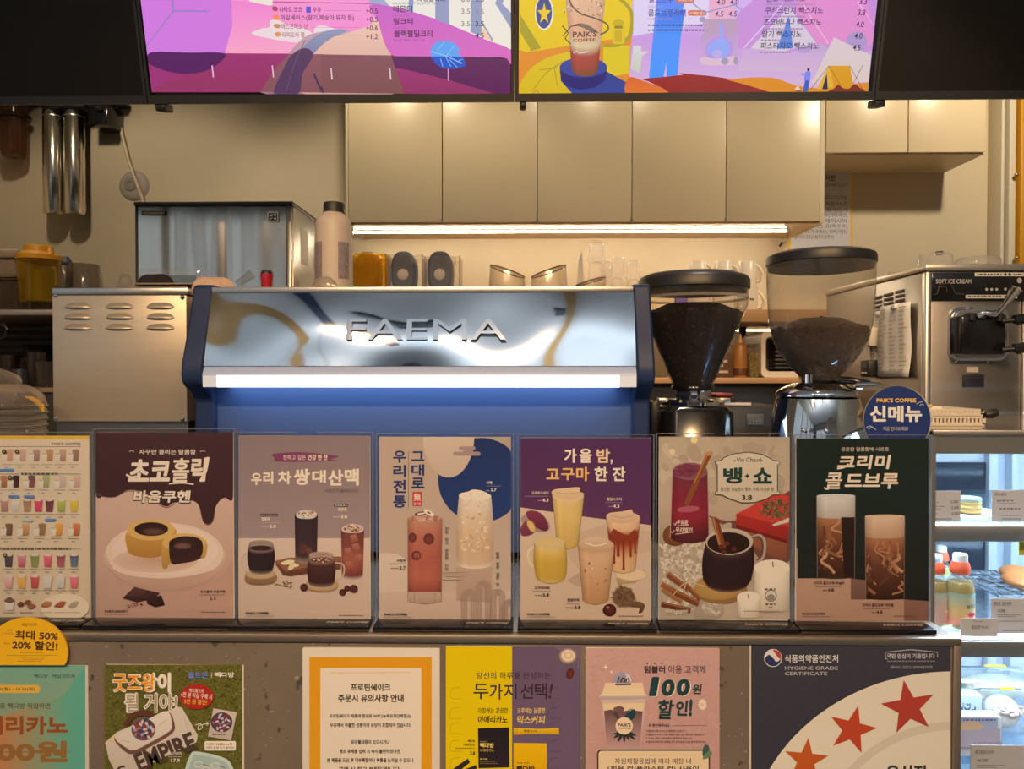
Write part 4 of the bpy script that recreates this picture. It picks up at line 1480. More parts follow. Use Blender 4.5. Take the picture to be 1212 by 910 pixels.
GL = clear('drinking_glass', (0.88, 0.87, 0.85), 0.35, (0.5, 0.46, 0.42), 1.3, 0.03, 0.04)
glassware('steel_cup', 'dark steel cup with bright rim on the lower left shelf', 'cup', 12, 13, 11, 420, mat('dark_steel', (0.16, 0.12, 0.09), 0.3, 1.0))
glassware('beaker', 'blue grey plastic beaker with a dark lid on the lower left shelf', 'beaker', 24, 8, 10, 437, mat('slate_blue_plastic', (0.055, 0.06, 0.11), 0.45), YR + 0.1)
glassware('drinking_glass', 'tall clear glass jug standing on the lower left shelf', 'glass', 44, 10, 9, 416, GL, handle=-1)
glassware('drinking_glass', 'clear tumbler in front of the glass jug beside the steel box', 'glass', 53.5, 9.5, 7, 428, GL, YR + 0.08)
glassware('storage_box', 'clear square box at the back of the lower left shelf', 'box', 45, 18, 18, 408, clear('dim_clear_box', (0.75, 0.72, 0.68), 0.3, (0.3, 0.27, 0.24), 0.8, 0.1, 0.12), YR + 0.34, n=4)
hk = MB().tube([P(1, 401, YR + 0.02), P(6, 398, YR + 0.02), P(8.5, 390, YR + 0.02), P(6, 384, YR + 0.02), P(-2, 384, YR + 0.02)], 0.006, 8)
solo('cable_loop', hk, BLACK, 'black cable looping from under the top shelf, left edge', 'cable', P(5, 390, YR + 0.02))

# ------------------------------------------------------------------ back shelf unit with boards
YS2 = 2.75
OAK = mat('oak_board', (0.46, 0.27, 0.13), 0.5, noise=0.12, nscale=5, stretch=(1, 8, 20))
bs = thing('shelf_unit', 'oak two board shelf unit over black cupboards along the back wall', 'shelf', (X(700, YS2), 3.1, 0))
a, b = X(414, YS2), X(1058, YS2)
zu = Z(366, YS2, 850)
zlw = Z(447, 2.7, 850)
obj('shelf_board', MB().box(a, YS2, zu - 0.045, b, YB, zu, 0.002), OAK, bs)
obj('shelf_board', MB().box(a, 2.7, zlw - 0.02, b, YB, zlw, 0.002), OAK, bs)
obj('upright', MB().box(a, YS2 + 0.005, zlw, a + 0.02, YB, zu - 0.045), OAK, bs)
obj('upright', MB().box(b - 0.02, YS2 + 0.005, zlw, b, YB, zu - 0.045), OAK, bs)
obj('cupboard', MB().box(a, 2.74, 0, b, YB, zlw - 0.02), mat('black_cupboard', (0.014, 0.015, 0.018), 0.35), bs)
sl2 = thing('strip_light', 'strip light glowing under the upper oak shelf behind the grinders', 'strip light', ((a + b) / 2, 3.2, zu - 0.045))
obj('lamp_lens', MB().box(a + 0.05, 3.19, zu - 0.055, b - 0.05, 3.2, zu - 0.049), mat('dim_strip_lens', (1, 1, 1), 0.5, emit=9, ecol=(1, 0.78, 0.5)), sl2)
obj('lamp_channel', MB().box(a + 0.05, 3.185, zu - 0.049, b - 0.05, 3.205, zu - 0.045), WHITE, sl2)

# square jug boxes on the upper board
YJ = 2.98
pj = 440 - (zu - 1.5) * F / YJ
CLR = clear('clear_box_plastic', (0.98, 0.97, 0.96), 0.25, (0.78, 0.74, 0.7), 1.0, 0.04, 0.05)
YBX = clear('yellow_box_plastic', (0.97, 0.82, 0.30), 0.3, (0.9, 0.62, 0.05), 1.0, 0.05, 0.2)


def jug_box(x0, x1, top, m, lidm, label, dial):
    t = thing('blender_jug', label, 'blender jug', (X((x0 + x1) / 2, YJ), YJ, zu), 'square blender jugs on the back shelf')
    d = (X(x1, YJ) - X(x0, YJ))
    xa_, xb_ = X(x0, YJ), X(x1, YJ)
    zt2 = Z(top, YJ, (x0 + x1) / 2)
    w_ = MB()
    th = 0.003
    w_.box(xa_, YJ - d / 2, zu, xb_, YJ + d / 2, zu + th)
    w_.box(xa_, YJ - d / 2, zu, xb_, YJ - d / 2 + th, zt2).box(xa_, YJ + d / 2 - th, zu, xb_, YJ + d / 2, zt2)
    w_.box(xa_, YJ - d / 2, zu, xa_ + th, YJ + d / 2, zt2).box(xb_ - th, YJ - d / 2, zu, xb_, YJ + d / 2, zt2)
    obj('jug_wall', w_, m, t)
    cx = xa_ + d * 0.42
    cz = (Z(299, YJ, 480) + Z(347, YJ, 480)) / 2
    rz = (Z(299, YJ, 480) - Z(347, YJ, 480)) / 2 - 0.005
    prof = []
    n = 22
    for i in range(n):
        q = 2 * math.pi * i / n
        e = 0.75
        prof.append((cx + d * 0.36 * math.copysign(abs(math.cos(q)) ** e, math.cos(q)), cz + (rz + 0.005) * math.copysign(abs(math.sin(q)) ** e, math.sin(q))))
    o = obj('inner_cover', MB().prism(prof, YJ - d * 0.36, YJ + d * 0.36, 'y'), lidm, t)
    bv = o.modifiers.new('bevel', 'BEVEL')
    bv.width = 0.012
    bv.segments = 3
    hd = MB().box(xa_ + d * 0.64, YJ - d / 2 - 0.004, zt2 - 0.035, xa_ + d * 0.9, YJ - d / 2, zt2 - 0.003, 0.0015)
    obj('spout_notch', hd, m, t)
    if dial:
        MD = Matrix.Translation((cx, YJ - d * 0.36, cz - 0.012)) @ Matrix.Rotation(R(90), 4, 'X')
        obj('dial', MB().lathe(0, 0, [(0, 0.008), (0.016, 0.008), (0.021, 0.005), (0.022, 0)], 16, MD), mat('pale_dial', (0.55, 0.52, 0.48), 0.5), t)
    else:
        ln = MB()
        for k in range(4):
            ln.box(cx - 0.02, YJ - d * 0.362, cz - 0.03 + 0.02 * k, cx + 0.008, YJ - d * 0.36 + 0.001, cz - 0.028 + 0.02 * k)
        obj('scale_marks', ln, mat('brown_marks', (0.12, 0.06, 0.01), 0.6), t)


jug_box(420.5, 460.5, 303, YBX, mat('amber_inner', (0.26, 0.13, 0.02), 0.45), 'yellow square jug with amber inside, beside the white bottle', False)
jug_box(462.5, 503, 304, CLR, mat('navy_inner', (0.02, 0.028, 0.055), 0.5), 'clear square jug with navy inside and a dial, next to the yellow jug', True)
jug_box(505, 546, 306, CLR, mat('navy_inner'), 'clear square jug with navy inside and a dial, furthest right of the three', True)

# upturned smoky measuring jugs, tilted
SMJ = clear('warm_smoke_plastic', (0.93, 0.90, 0.86), 0.6, (0.46, 0.38, 0.30), 1.0, 0.05, 0.05)


def tilted_jug(cx, half, top, lean, label, Y=2.95):
    pb = 440 - (zu - 1.5) * F / Y
    t = thing('measuring_jug', label, 'measuring jug', (X(cx, Y), Y, zu), 'smoky measuring jugs on the back shelf')
    c = X(cx, Y)
    rB = half * Y / F
    h = Z(top, Y, cx) - zu
    mb = MB()
    n = 30
    rows = 9
    V = []
    for j in range(rows + 1):
        v = j / rows
        for i in range(n):
            q = 2 * math.pi * i / n
            rr_ = rB * (1 - 0.14 * v)
            zz_ = h * v * (1 - 0.16 * (1 - lean * math.cos(q)) * 0.9)
            V.append((c + rr_ * math.cos(q), Y + rr_ * math.sin(q), zu + 0.0005 + zz_))
    Fc = [[j * n + i, j * n + (i + 1) % n, (j + 1) * n + (i + 1) % n, (j + 1) * n + i] for j in range(rows) for i in range(n)]
    Fc.append([rows * n + i for i in range(n)])
    mb.add(V, Fc)
    obj('jug_body', mb, SMJ, t)
    rim_ = MB().tube([V[rows * n + i] for i in range(n)], 0.003, 6, True)
    obj('base_rim', rim_, clear('dark_smoke_rim', (0.6, 0.52, 0.44), 0.5, (0.25, 0.19, 0.14), 1, 0.05, 0.4), t)
    mk = MB()
    for k in range(5):
        q = -math.pi / 2 + (-0.75 if lean < 0 else 0.6)
        zz_ = zu + 0.035 + 0.018 * k
        r2 = rB * (1 - 0.14 * (zz_ - zu) / h) + 0.0006
        mk.add([(c + r2 * math.cos(q), Y + r2 * math.sin(q), zz_), (c + r2 * math.cos(q + 0.2), Y + r2 * math.sin(q + 0.2), zz_), (c + r2 * math.cos(q + 0.2), Y + r2 * math.sin(q + 0.2), zz_ + 0.003), (c + r2 * math.cos(q), Y + r2 * math.sin(q), zz_ + 0.003)], [[0, 1, 2, 3]])
    obj('scale_marks', mk, mat('grey_marks', (0.35, 0.3, 0.26), 0.6), t)


tilted_jug(600.5, 23.8, 313, -0.85, 'left of two upturned smoky measuring jugs leaning together on the back shelf')
tilted_jug(649.5, 23.8, 313, 0.85, 'right of two upturned smoky measuring jugs leaning together on the back shelf')
tilted_jug(699, 20, 327, 0.8, 'lone low smoky measuring jug in front of the clear cup stacks', 2.88)
# folded white leaflet
fl = MB()
q0, q1, q2 = P(686, 300, 3.1), P(690, 345, 3.05), P(681, 345, 3.12)
fl.prism([(X(680, 3.1), zu), (X(694, 3.1), zu), (X(690.5, 3.1), Z(330, 3.1, 690)), (X(688, 3.1), Z(298, 3.1, 688)), (X(684, 3.1), Z(310, 3.1, 684))], 3.08, 3.084, 'y')
solo('folded_card', fl, mat('grey_white_card', (0.5, 0.46, 0.42), 0.6), 'thin pointed white card standing left of the clear cup stacks', 'card', (X(687, 3.1), 3.08, zu))
# clear cup stacks
CUP = clear('clear_cup_plastic', (0.98, 0.97, 0.97), 0.4, (0.88, 0.86, 0.86), 1.0, 0.05, 0.10)


def cup_stack(cx, half, top, n, label, Y=3.15):
    t = thing('cup_stack', label, 'cups', (X(cx, Y), Y, zu), 'stacks of clear cups on the back shelf')
    pb = 440 - (zu - 1.5) * F / Y
    step = (pb - top) / n
    for k in range(n):
        b0 = pb - step * k
        t0 = b0 - step * 1.0
        mb = MB().plathe(cx, Y, [(half, b0), (half, b0 - step * 0.12), (half * 0.9, b0 - step * 0.16), (half * 0.84, t0 + 1.5), (half * 0.72, t0 + 0.2), (0, t0 + 0.2)], 20)
        obj('cup', mb, CUP, t)


cup_stack(706, 11, 288, 4, 'tallest stack of upturned clear cups on the back shelf')
cup_stack(731, 9.5, 305, 3, 'middle height stack of upturned clear cups on the back shelf')
cup_stack(749, 8.5, 308, 3, 'stack of clear cups nearest the black grinder lid')
cup_stack(718, 8, 309, 3, 'low stack of clear cups between the two taller stacks', 3.28)
# mugs, two rows
MUG = mat('white_glazed_mug', (0.74, 0.70, 0.62), 0.3)


def mug(cx, r, pt, base, label, Y=3.05, up=True, mark=False, grp=None, out=9):
    t = thing('mug', label, 'mug', (X(cx, Y), Y, base), grp)
    pb = 440 - (base - 1.5) * F / Y
    if up:
        pr = [(0, pb), (r * 0.9, pb), (r, pb - 2), (r, pt), (r * 0.9, pt), (r * 0.88, pb - 3), (0, pb - 3)]
    else:
        pr = [(r, pb), (r * 1.0, pb - 8), (r * 0.92, pt + 1.5), (r * 0.8, pt), (0, pt)]
    obj('mug_body', MB().plathe(cx, Y, pr, 28), MUG, t)
    h = [P(cx + r * 0.85, pt + 3, Y), P(cx + r + out * 0.6, pt + 7, Y - 0.01), P(cx + r + out, pt + 15, Y - 0.014), P(cx + r + out * 0.66, pt + 23, Y - 0.01), P(cx + r * 0.9, pt + 24, Y)]
    obj('handle', MB().tube(h, 0.0065, 10), MUG, t)
    if mark:
        k = MB()
        c_ = P(cx, 455, Y)
        for i in range(3):
            zz_ = Z(356.5, Y, cx) - 0.0
            a_ = -math.pi / 2 + 0.02 + 0.17 * i
            rr_ = r * Y / F + 0.0006
            k.add([(c_.x + rr_ * math.cos(a_), Y + rr_ * math.sin(a_), zz_), (c_.x + rr_ * math.cos(a_ + 0.12), Y + rr_ * math.sin(a_ + 0.12), zz_), (c_.x + rr_ * math.cos(a_ + 0.12), Y + rr_ * math.sin(a_ + 0.12), zz_ + 0.008), (c_.x + rr_ * math.cos(a_), Y + rr_ * math.sin(a_), zz_ + 0.008)], [[0, 1, 2, 3]])
        obj('mug_print', k, BLACK, t)
    return t


zm = Z(341, 3.05, 860)
for i, cx in enumerate((826, 855.5, 883)):
    mug(cx, 12.5, 341, zu, ('white mug standing behind the black grinder lid, leftmost of the lower row', 'white mug of the lower row behind the black grinder lid', 'white mug with small dark print standing between the two grinders')[i], mark=(i == 2), grp='white mugs on the back shelf', out=3.4 if i < 2 else 9)
    mug(cx, 10.5, 309.5, zm + 0.0005, ('upturned white mug on top of another, leftmost of the upper three', 'upturned white mug, middle of the upper three', 'upturned white mug on top of the printed mug, nearest the tall hopper')[i], up=False, grp='white mugs on the back shelf')
# purple packet behind the black grinder hopper
solo('paper_packet', MB().pbox(800, 350, 814, 372, 3.0, 3.03, 0.003), mat('violet_packet', (0.12, 0.08, 0.42), 0.5), 'small violet packet seen through the cone hopper', 'packet', P(807, 372, 3.0))

# items on the lower board
YQ = 2.85
pq = 440 - (zlw - 1.5) * F / YQ
bx_ = thing('storage_box', 'brown tinted clear box with white labels behind the cone hopper', 'box', (X(856, YQ), YQ, zlw))
obj('box_body', MB().pbox(843, 418, 866.5, pq, YQ, YQ + 0.14, 0.004), mat('brown_powder', (0.20, 0.10, 0.06), 0.6), bx_)
obj('box_wall', MB().pbox(842, 407, 867.5, pq, YQ - 0.003, YQ + 0.145, 0.004), clear('box_wall_clear', (0.9, 0.86, 0.82), 0.3, (0.6, 0.5, 0.45), 1, 0.05, 0.08), bx_)
lbm = mat('paper_label', (0.72, 0.68, 0.62), 0.6)
for y0, y1, x0, x1 in ((426, 429, 852, 861), (431, 434, 849, 856), (438.5, 441.5, 850, 862)):
    obj('paper_label', MB().pbox(x0, y0, x1, y1, YQ - 0.0045, YQ - 0.0035), lbm, bx_)
sb = thing('sauce_bottle', 'amber squeeze bottle with pointed nozzle on the lower oak shelf', 'bottle', (X(876, YQ), YQ, zlw))
obj('bottle_body', MB().plathe(876, YQ, [(0, pq), (7.5, pq), (8, pq - 2), (8, 411), (7, 408), (3, 406)], 24), mat('amber_sauce', (0.46, 0.22, 0.06), 0.35), sb)
obj('sauce', MB().plathe(876, YQ, [(8.05, pq - 2), (8.15, pq - 3), (8.15, pq - 10), (8.05, pq - 10.5)], 24), mat('dark_sauce', (0.14, 0.045, 0.02), 0.35), sb)
obj('nozzle', MB().plathe(876, YQ, [(3, 406), (2.5, 402), (1, 396), (0.5, 395), (0, 395)], 16), mat('pale_nozzle', (0.7, 0.42, 0.14), 0.4), sb)
bt = thing('pump_bottle', 'bottle with black cap behind the amber squeeze bottle', 'bottle', (X(878.5, 3.05), 3.05, zlw))
pq2 = 440 - (zlw - 1.5) * F / 3.05
obj('bottle_body', MB().plathe(879, 3.05, [(0, pq2), (6, pq2), (6, 408), (3, 405), (0, 405)], 20), mat('clear_syrup', (0.5, 0.34, 0.2), 0.3), bt)
obj('cap', MB().plathe(878.5, 3.05, [(0, 407), (4.4, 407), (4.4, 387), (3, 385.5), (0, 385.5)], 14), BLACK, bt)
jr = thing('seed_jar', 'clear jar of green speckled herbs beside the white bin', 'jar', (X(893, YQ), YQ, zlw))
obj('contents', MB().plathe(892.5, YQ, [(0, pq - 0.6), (7.2, pq - 0.6), (7.2, 417), (0, 416)], 20), mat('speckled_herbs', (0.28, 0.24, 0.08), 0.8, noise=0.7, nscale=160, bump=0.8, bscale=150), jr)
obj('jar_body', MB().plathe(892.5, YQ, [(0, pq), (8, pq), (8, 409)], 24), CLR, jr)
obj('lid', MB().plathe(892.5, YQ, [(8.2, 412), (8.3, 407.5), (0, 407)], 24), clear('grey_clear_lid', (0.7, 0.68, 0.64), 0.5, (0.5, 0.47, 0.43), 1, 0.05, 0.3), jr)
# white bin lying on its side with open mouth
YW = 2.8
wb_ = thing('white_bin', 'rounded white plastic bin lying with its open mouth forward behind the chrome grinder', 'bin', (X(965, YW), YW, zlw))


def rrect_pts(x0, z0, x1, z1, r, n=5):
    out = []
    for cx, cz, a0 in ((x1 - r, z1 - r, 0), (x0 + r, z1 - r, 90), (x0 + r, z0 + r, 180), (x1 - r, z0 + r, 270)):
        for i in range(n + 1):
            q = R(a0 + 90 * i / n)
            out.append((cx + r * math.cos(q), cz + r * math.sin(q)))
    return out


def frame(mb, o, i, y0, y1):
    n = len(o)
    V = [(p[0], y0, p[1]) for p in o] + [(p[0], y0, p[1]) for p in i] + [(p[0], y1, p[1]) for p in o] + [(p[0], y1, p[1]) for p in i]
    Fc = []
    for k in range(n):
        j = (k + 1) % n
        Fc += [[k, j, n + j, n + k], [2 * n + k, 2 * n + j, j, k], [n + k, n + j, 3 * n + j, 3 * n + k], [2 * n + j, 2 * n + k, 3 * n + k, 3 * n + j]]
    return mb.add(V, Fc)


xo0, xo1, zo0, zo1 = X(901, YW), X(1028, YW), zlw + 0.0005, Z(392, YW, 960)
fr_ = MB()
frame(fr_, rrect_pts(xo0, zo0, xo1, zo1, 0.02), rrect_pts(xo0 + 0.016, zo0 + 0.022, xo1 - 0.05, zo1 - 0.02, 0.016), YW, YW + 0.24)
obj('bin_wall', fr_, mat('white_bin_plastic', (0.78, 0.74, 0.66), 0.35), wb_)
obj('bin_base', MB().box(xo0 + 0.01, YW + 0.235, zo0 + 0.015, xo1 - 0.03, YW + 0.245, zo1 - 0.015), mat('grey_bin_inside', (0.30, 0.29, 0.28), 0.5), wb_)
vt = MB()
for k in range(9):
    vt.box(X(930, YW), YW + 0.12, zo0 + 0.03 + 0.015 * k, X(985, YW), YW + 0.2, zo0 + 0.041 + 0.015 * k, 0.002)
solo('ribbed_crate', vt, DARKALU, 'dark ribbed stack inside the white bin', 'crate', (X(957, YW), YW + 0.16, zo0 + 0.022))
# dark things in front of the black cupboards
kt = thing('label_printer', 'black label printer with pale strip and keypad between the grinders', 'printer', (X(880, 2.3), 2.35, 0.98))
wk = thing('work_table', 'black work table behind the grinders, mostly hidden', 'table', (X(880, 2.3), 2.35, 0))
obj('tabletop', MB().box(X(790, 2.3), 2.2, 0.95, X(1000, 2.3), 2.6, 0.98, 0.002), mat('black_cupboard'), wk)
for q in ((800, 2.24), (990, 2.24), (800, 2.56), (990, 2.56)):
    obj('leg', MB().box(X(q[0], 2.3) - 0.015, q[1] - 0.015, 0, X(q[0], 2.3) + 0.015, q[1] + 0.015, 0.95), BLACK, wk)
obj('printer_body', MB().box(X(840, 2.3), 2.25, 0.98, X(915, 2.3), 2.5, Z(479, 2.25, 880), 0.012), mat('matt_black_case', (0.02, 0.021, 0.026), 0.5), kt)
kpd = obj('keypad', MB().pbox(884, 490, 904, 504, 2.246, 2.252, 0.002), mat('grey_keypad', (0.10, 0.105, 0.11), 0.5), kt)
for r_ in range(2):
    for c_ in range(4):
        obj('key', MB().pbox(886.5 + 4 * c_, 497 + 3 * r_, 889 + 4 * c_, 499 + 3 * r_, 2.243, 2.247), mat('pale_key', (0.2, 0.2, 0.2), 0.5), kpd)
obj('label_strip', MB().pbox(851, 476.5, 889, 479.5, 2.244, 2.25), lbm, kt)
rd = MB().pbox(848, 465.5, 868, 470, 2.3, 2.4, 0.006)
rd.pbox(844, 469.5, 870, 479, 2.28, 2.42, 0.003)
rt = thing('tool_case', 'small black case with red lid on the printer', 'case', (X(857, 2.3), 2.35, Z(479, 2.25, 880)))
obj('case_body', MB().box(X(845, 2.3), 2.28, Z(479, 2.25, 880) + 0.0003, X(869, 2.3), 2.42, Z(470, 2.3, 857), 0.003), BLACK, rt)
obj('lid', MB().pbox(847, 465.5, 868, 470, 2.285, 2.4, 0.005), mat('red_lid', (0.25, 0.015, 0.02), 0.4), rt)

# ------------------------------------------------------------------ on top of the machine and the steel box
zmt = zt - 0.012
YT = 1.72
wb2 = thing('detergent_bottle', 'white plastic detergent bottle with black screw cap on the espresso machine', 'bottle', (X(395, YT), YT, zmt))
pb_ = 440 - (zmt - 1.5) * F / YT
WB = mat('white_hdpe', (0.58, 0.51, 0.45), 0.45)
obj('bottle_body', MB().plathe(395.5, YT, [(0, pb_), (20, pb_), (22.5, pb_ - 3), (22.3, 300), (21, 268), (20.5, 262), (17, 257), (12, 253.5), (11, 250), (0, 250)], 36), WB, wb2)
obj('cap', MB().plathe(396, YT, [(12.3, 252), (12.3, 243), (11.5, 240.5), (0, 240)], 26), mat('black_cap', (0.02, 0.018, 0.018), 0.5), wb2)
for a0, a1, y0, y1 in ((-2.55, -1.95, 289, 332), (-1.1, -0.45, 289, 332)):
    k = MB()
    rr_ = 22.6 * YT / F
    c_ = P(395.5, 455, YT)
    V = []
    for i in range(7):
        q = a0 + (a1 - a0) * i / 6
        for y in (y1, y0):
            V.append((c_.x + rr_ * math.cos(q), YT + rr_ * math.sin(q), Z(y, YT, 395)))
    k.add(V, [[2 * i, 2 * i + 2, 2 * i + 3, 2 * i + 1] for i in range(6)])
    obj('paper_label', k, mat('lilac_grey_label', (0.27, 0.23, 0.26), 0.6, noise=0.25, nscale=220), wb2)
cl = clear('cloudy_bag', (0.88, 0.86, 0.83), 0.5, (0.7, 0.66, 0.6), 1, 0.12, 0.25)


def lump(name, label, cat, m, cx, cy, half, hpx, Y, base, seed, n=18):
    """a soft crumpled heap resting on a surface"""
    r2 = random.Random(seed)
    mb = MB()
    c_ = P(cx, 455, Y)
    h = Z(cy, Y, cx) - base
    hw = half * Y / F
    V = []
    rows = 6
    ph = [r2.uniform(0, 6) for _ in range(6)]
    for j in range(rows + 1):
        v = j / rows
        for i in range(n):
            q = 2 * math.pi * i / n
            w_ = math.cos(v * math.pi / 2) ** 0.6
            k = 1 + 0.13 * math.sin(3 * q + ph[0]) + 0.08 * math.sin(5 * q + ph[1] + v * 3)
            V.append((c_.x + hw * w_ * k * math.cos(q), Y + hw * 0.6 * w_ * k * math.sin(q), base + 0.0008 + h * math.sin(v * math.pi / 2) * (1 + 0.12 * math.sin(2 * q + ph[2]) * w_)))
    mb.add(V, [[j * n + i, j * n + (i + 1) % n, (j + 1) * n + (i + 1) % n, (j + 1) * n + i] for j in range(rows) for i in range(n)] + [list(range(n))[::-1], [rows * n + i for i in range(n)]])
    return solo(name, mb, m, label, cat, (c_.x, Y, base))


zbx = Z(340.5, YL, 140)
CLB = mat('black_cloth', (0.018, 0.016, 0.018), 0.9, bump=0.4, bscale=120)
CLW = mat('beige_terry_cloth', (0.70, 0.52, 0.38), 0.9, bump=0.6, bscale=160)
tr_ = thing('plastic_tray', 'shallow grey tray holding the black cloth on the louvred box', 'tray', (X(190, 1.75), 1.75, zbx))
obj('tray_rim', MB().pbox(158, 334.5, 240, 336.8, 1.7, 1.9, 0.002), mat('grey_tray', (0.3, 0.26, 0.22), 0.5), tr_)
obj('tray_body', MB().box(X(163, 1.75), 1.71, zbx + 0.0005, X(232, 1.75), 1.89, Z(336.8, 1.7, 200), 0.004), mat('grey_tray'), tr_)
ztr = Z(334.5, 1.7, 200)
lump('cleaning_cloth', 'crumpled black cloth on the grey tray, left of the machine', 'cloth', CLB, 184, 325, 22, 10, 1.78, ztr, 3)
lump('cleaning_cloth', 'folded beige cloth lying at the left end of the espresso machine', 'cloth', CLW, 252, 328.5, 26, 9, 1.7, zmt, 8)
lump('plastic_bag', 'crumpled clear bag at the foot of the white bottle', 'bag', cl, 386, 328, 17, 9, 1.62, zmt, 5)
lump('plastic_bag', 'small crumpled clear packet on the louvred box beside the black cloth', 'bag', cl, 150, 325, 10, 12, 1.9, zbx, 11)
ab = thing('document_holder', 'clear acrylic holder with blue sheet on the louvred box, in front of the ice machine', 'holder', (X(198, 1.93), 1.93, zbx))
obj('acrylic_panel', MB().pbox(163, 318, 236, 339, 1.93, 1.935, 0.001), CLR, ab)
obj('sheet', MB().pbox(170, 326, 232, 339, 1.936, 1.938), mat('blue_sheet', (0.10, 0.22, 0.38), 0.6), ab)
tg = MB()
p0, p1 = P(281, 336, 1.62), P(298, 324, 1.62)
tg.tube([p0, P(292, 328.5, 1.62), p1], [0.007, 0.008, 0.0105], 16)
solo('shot_glass', tg, GL, 'small clear measuring glass lying tilted on the espresso machine', 'glass', P(288, 338, 1.62))
rc = thing('syrup_bottle', 'small red bottle with dark cap on the espresso machine', 'bottle', (X(317, 1.66), 1.66, zmt))
pbr = 440 - (zmt - 1.5) * F / 1.66
obj('bottle_body', MB().plathe(316.5, 1.66, [(0, pbr), (6, pbr), (6.5, 336), (7.5, 327), (7.5, 324.5), (0, 324.5)], 20), mat('red_bottle', (0.42, 0.012, 0.03), 0.35), rc)
obj('cap', MB().plathe(316.5, 1.66, [(6.8, 324.6), (6.5, 321.5), (5.5, 320.5), (0, 320.5)], 20), mat('dark_cap', (0.03, 0.015, 0.02), 0.5), rc)


# ------------------------------------------------------------------ soft ice cream machine
YIC = 1.9
ic = thing('ice_cream_machine', 'stainless soft ice cream machine with black control panel at the right', 'ice cream machine', (X(1160, YIC), 2.2, 0))
a, b = X(1095, YIC, 420), X(1216, YIC, 420)
zi = Z(312, YIC, 1150)
SIDE = mat('ice_cream_machine_side', (0.46, 0.43, 0.39), 0.33, 1.0)
obj('housing', MB().box(a, YIC + 0.02, 0.08, b, 2.52, zi - 0.019, 0.004), SIDE, ic)
obj('top_cover', MB().box(a - 0.004, YIC - 0.006, zi - 0.019, b + 0.004, 2.525, zi, 0.006), mat('pale_steel_lid', (0.66, 0.61, 0.55), 0.35, 0.9), ic)
obj('front_panel', MB().box(a + 0.016, YIC + 0.004, 0.1, b - 0.012, YIC + 0.022, zi - 0.019, 0.003), mat('ice_cream_front', (0.26, 0.24, 0.22), 0.4, 0.8), ic)
obj('corner_post', MB().box(a, YIC - 0.002, 0.1, a + 0.015, YIC + 0.02, zi - 0.019, 0.004), STEELW, ic)
obj('corner_post', MB().box(b - 0.011, YIC - 0.002, 0.1, b, YIC + 0.02, zi - 0.019, 0.004), STEELW, ic)
for q in ((a + 0.04, YIC + 0.06), (b - 0.04, YIC + 0.06), (a + 0.04, 2.46), (b - 0.04, 2.46)):
    obj('foot', MB().lathe(q[0], q[1], [(0, 0), (0.025, 0), (0.02, 0.081), (0, 0.081)], 12), BLACK, ic)
obj('control_panel', MB().pbox(1103, 322.5, 1213, 355.5, YIC - 0.002, YIC + 0.005, 0.002), BLACKG, ic)
D = Art(1010, 280, 3.64, Y=YIC - 0.0026, wb='ffffff')
D.text('SOFT ICE CREAM', 356, 183, 508, 202, 'c9c2b8', 0.02)
for q in ([(345, 250), (362, 245), (372, 205), (420, 200), (440, 245), (480, 248)], [(362, 240), (368, 215), (400, 215), (405, 240)]):
    D.line(q, 2, '6a645c')
for x, y in ((574, 227), (596, 227), (618, 227), (655, 226)):
    D.ell(x, y, 6, 6, 'b8b4ac')
D.ell(716, 189, 11, 12, 'b8b4ac')
D.ell(712, 226, 9, 9, 'b8b4ac')
D.rect(580, 196, 612, 206, '2a1c14').rect(640, 192, 668, 208, '1c1612')
D.rect(523, 155, 735, 171, 'e2ddd2').rect(484, 251, 706, 266, 'ddd8cc')
D.tiny(534, 640, 163, 7, '4a4540').ell(655, 163, 6, 6, '2a2622').ell(674, 163, 6, 6, '2a2622').tiny(690, 730, 163, 7, '4a4540')
D.tiny(494, 640, 258, 7, '4a4540').tiny(650, 700, 258, 7, '4a4540')
obj('panel_print', D, PRINT, ic)
# moulded recess
def rr_px(x0, y0, x1, y1, rpx, Y, n=6):
    p0, p1 = P(x0, y1, Y), P(x1, y0, Y)
    return rrect_pts(p0.x, p0.z, p1.x, p1.z, rpx * Y / F, n)


fr2 = MB()
frame(fr2, rr_px(1122, 363, 1192, 427, 12, YIC), rr_px(1125.5, 366.5, 1188.5, 423.5, 10, YIC), YIC - 0.008, YIC + 0.006)
obj('recess_rim', fr2, CHROME, ic)
fr3 = MB()
frame(fr3, rr_px(1126, 367, 1188, 423, 10, YIC), rr_px(1133, 371, 1186, 420, 7, YIC), YIC - 0.02, YIC + 0.004)
obj('recess_frame', fr3, STEELW, ic)
dblk = obj('dispenser_block', MB().pbox(1138, 373, 1191, 419, YIC - 0.05, YIC + 0.004, 0.006), BLACKG, ic)
hd = MB()
for px, py in ((1150, 371), (1163, 369), (1183, 372)):
    hd.tube([P(px, py, YIC - 0.05), P(px, py + 8, YIC - 0.05)], 0.009, 10)
obj('dispenser_valve', hd, BLACK, dblk)
for py in (379, 413):
    kk = MB().tube([P(1186, py + 1, YIC - 0.06), P(1205, py - 0.5, YIC - 0.07)], 0.006, 10)
    kk.tube([P(1200, py - 1, YIC - 0.07), P(1212, py - 2, YIC - 0.07)], [0.011, 0.013], 7)
    kk.tube([P(1205, py - 6, YIC - 0.07), P(1206, py + 6, YIC - 0.07)], 0.005, 8)
    obj('thumb_screw', kk, BLACK, dblk)
lv = MB().tube([P(1178, 374, YIC - 0.06), P(1186, 365, YIC - 0.075), P(1197, 350, YIC - 0.09), P(1204, 341, YIC - 0.1)], [0.005, 0.006, 0.010, 0.013], 12)
levo = obj('lever', lv, CHROME, ic)
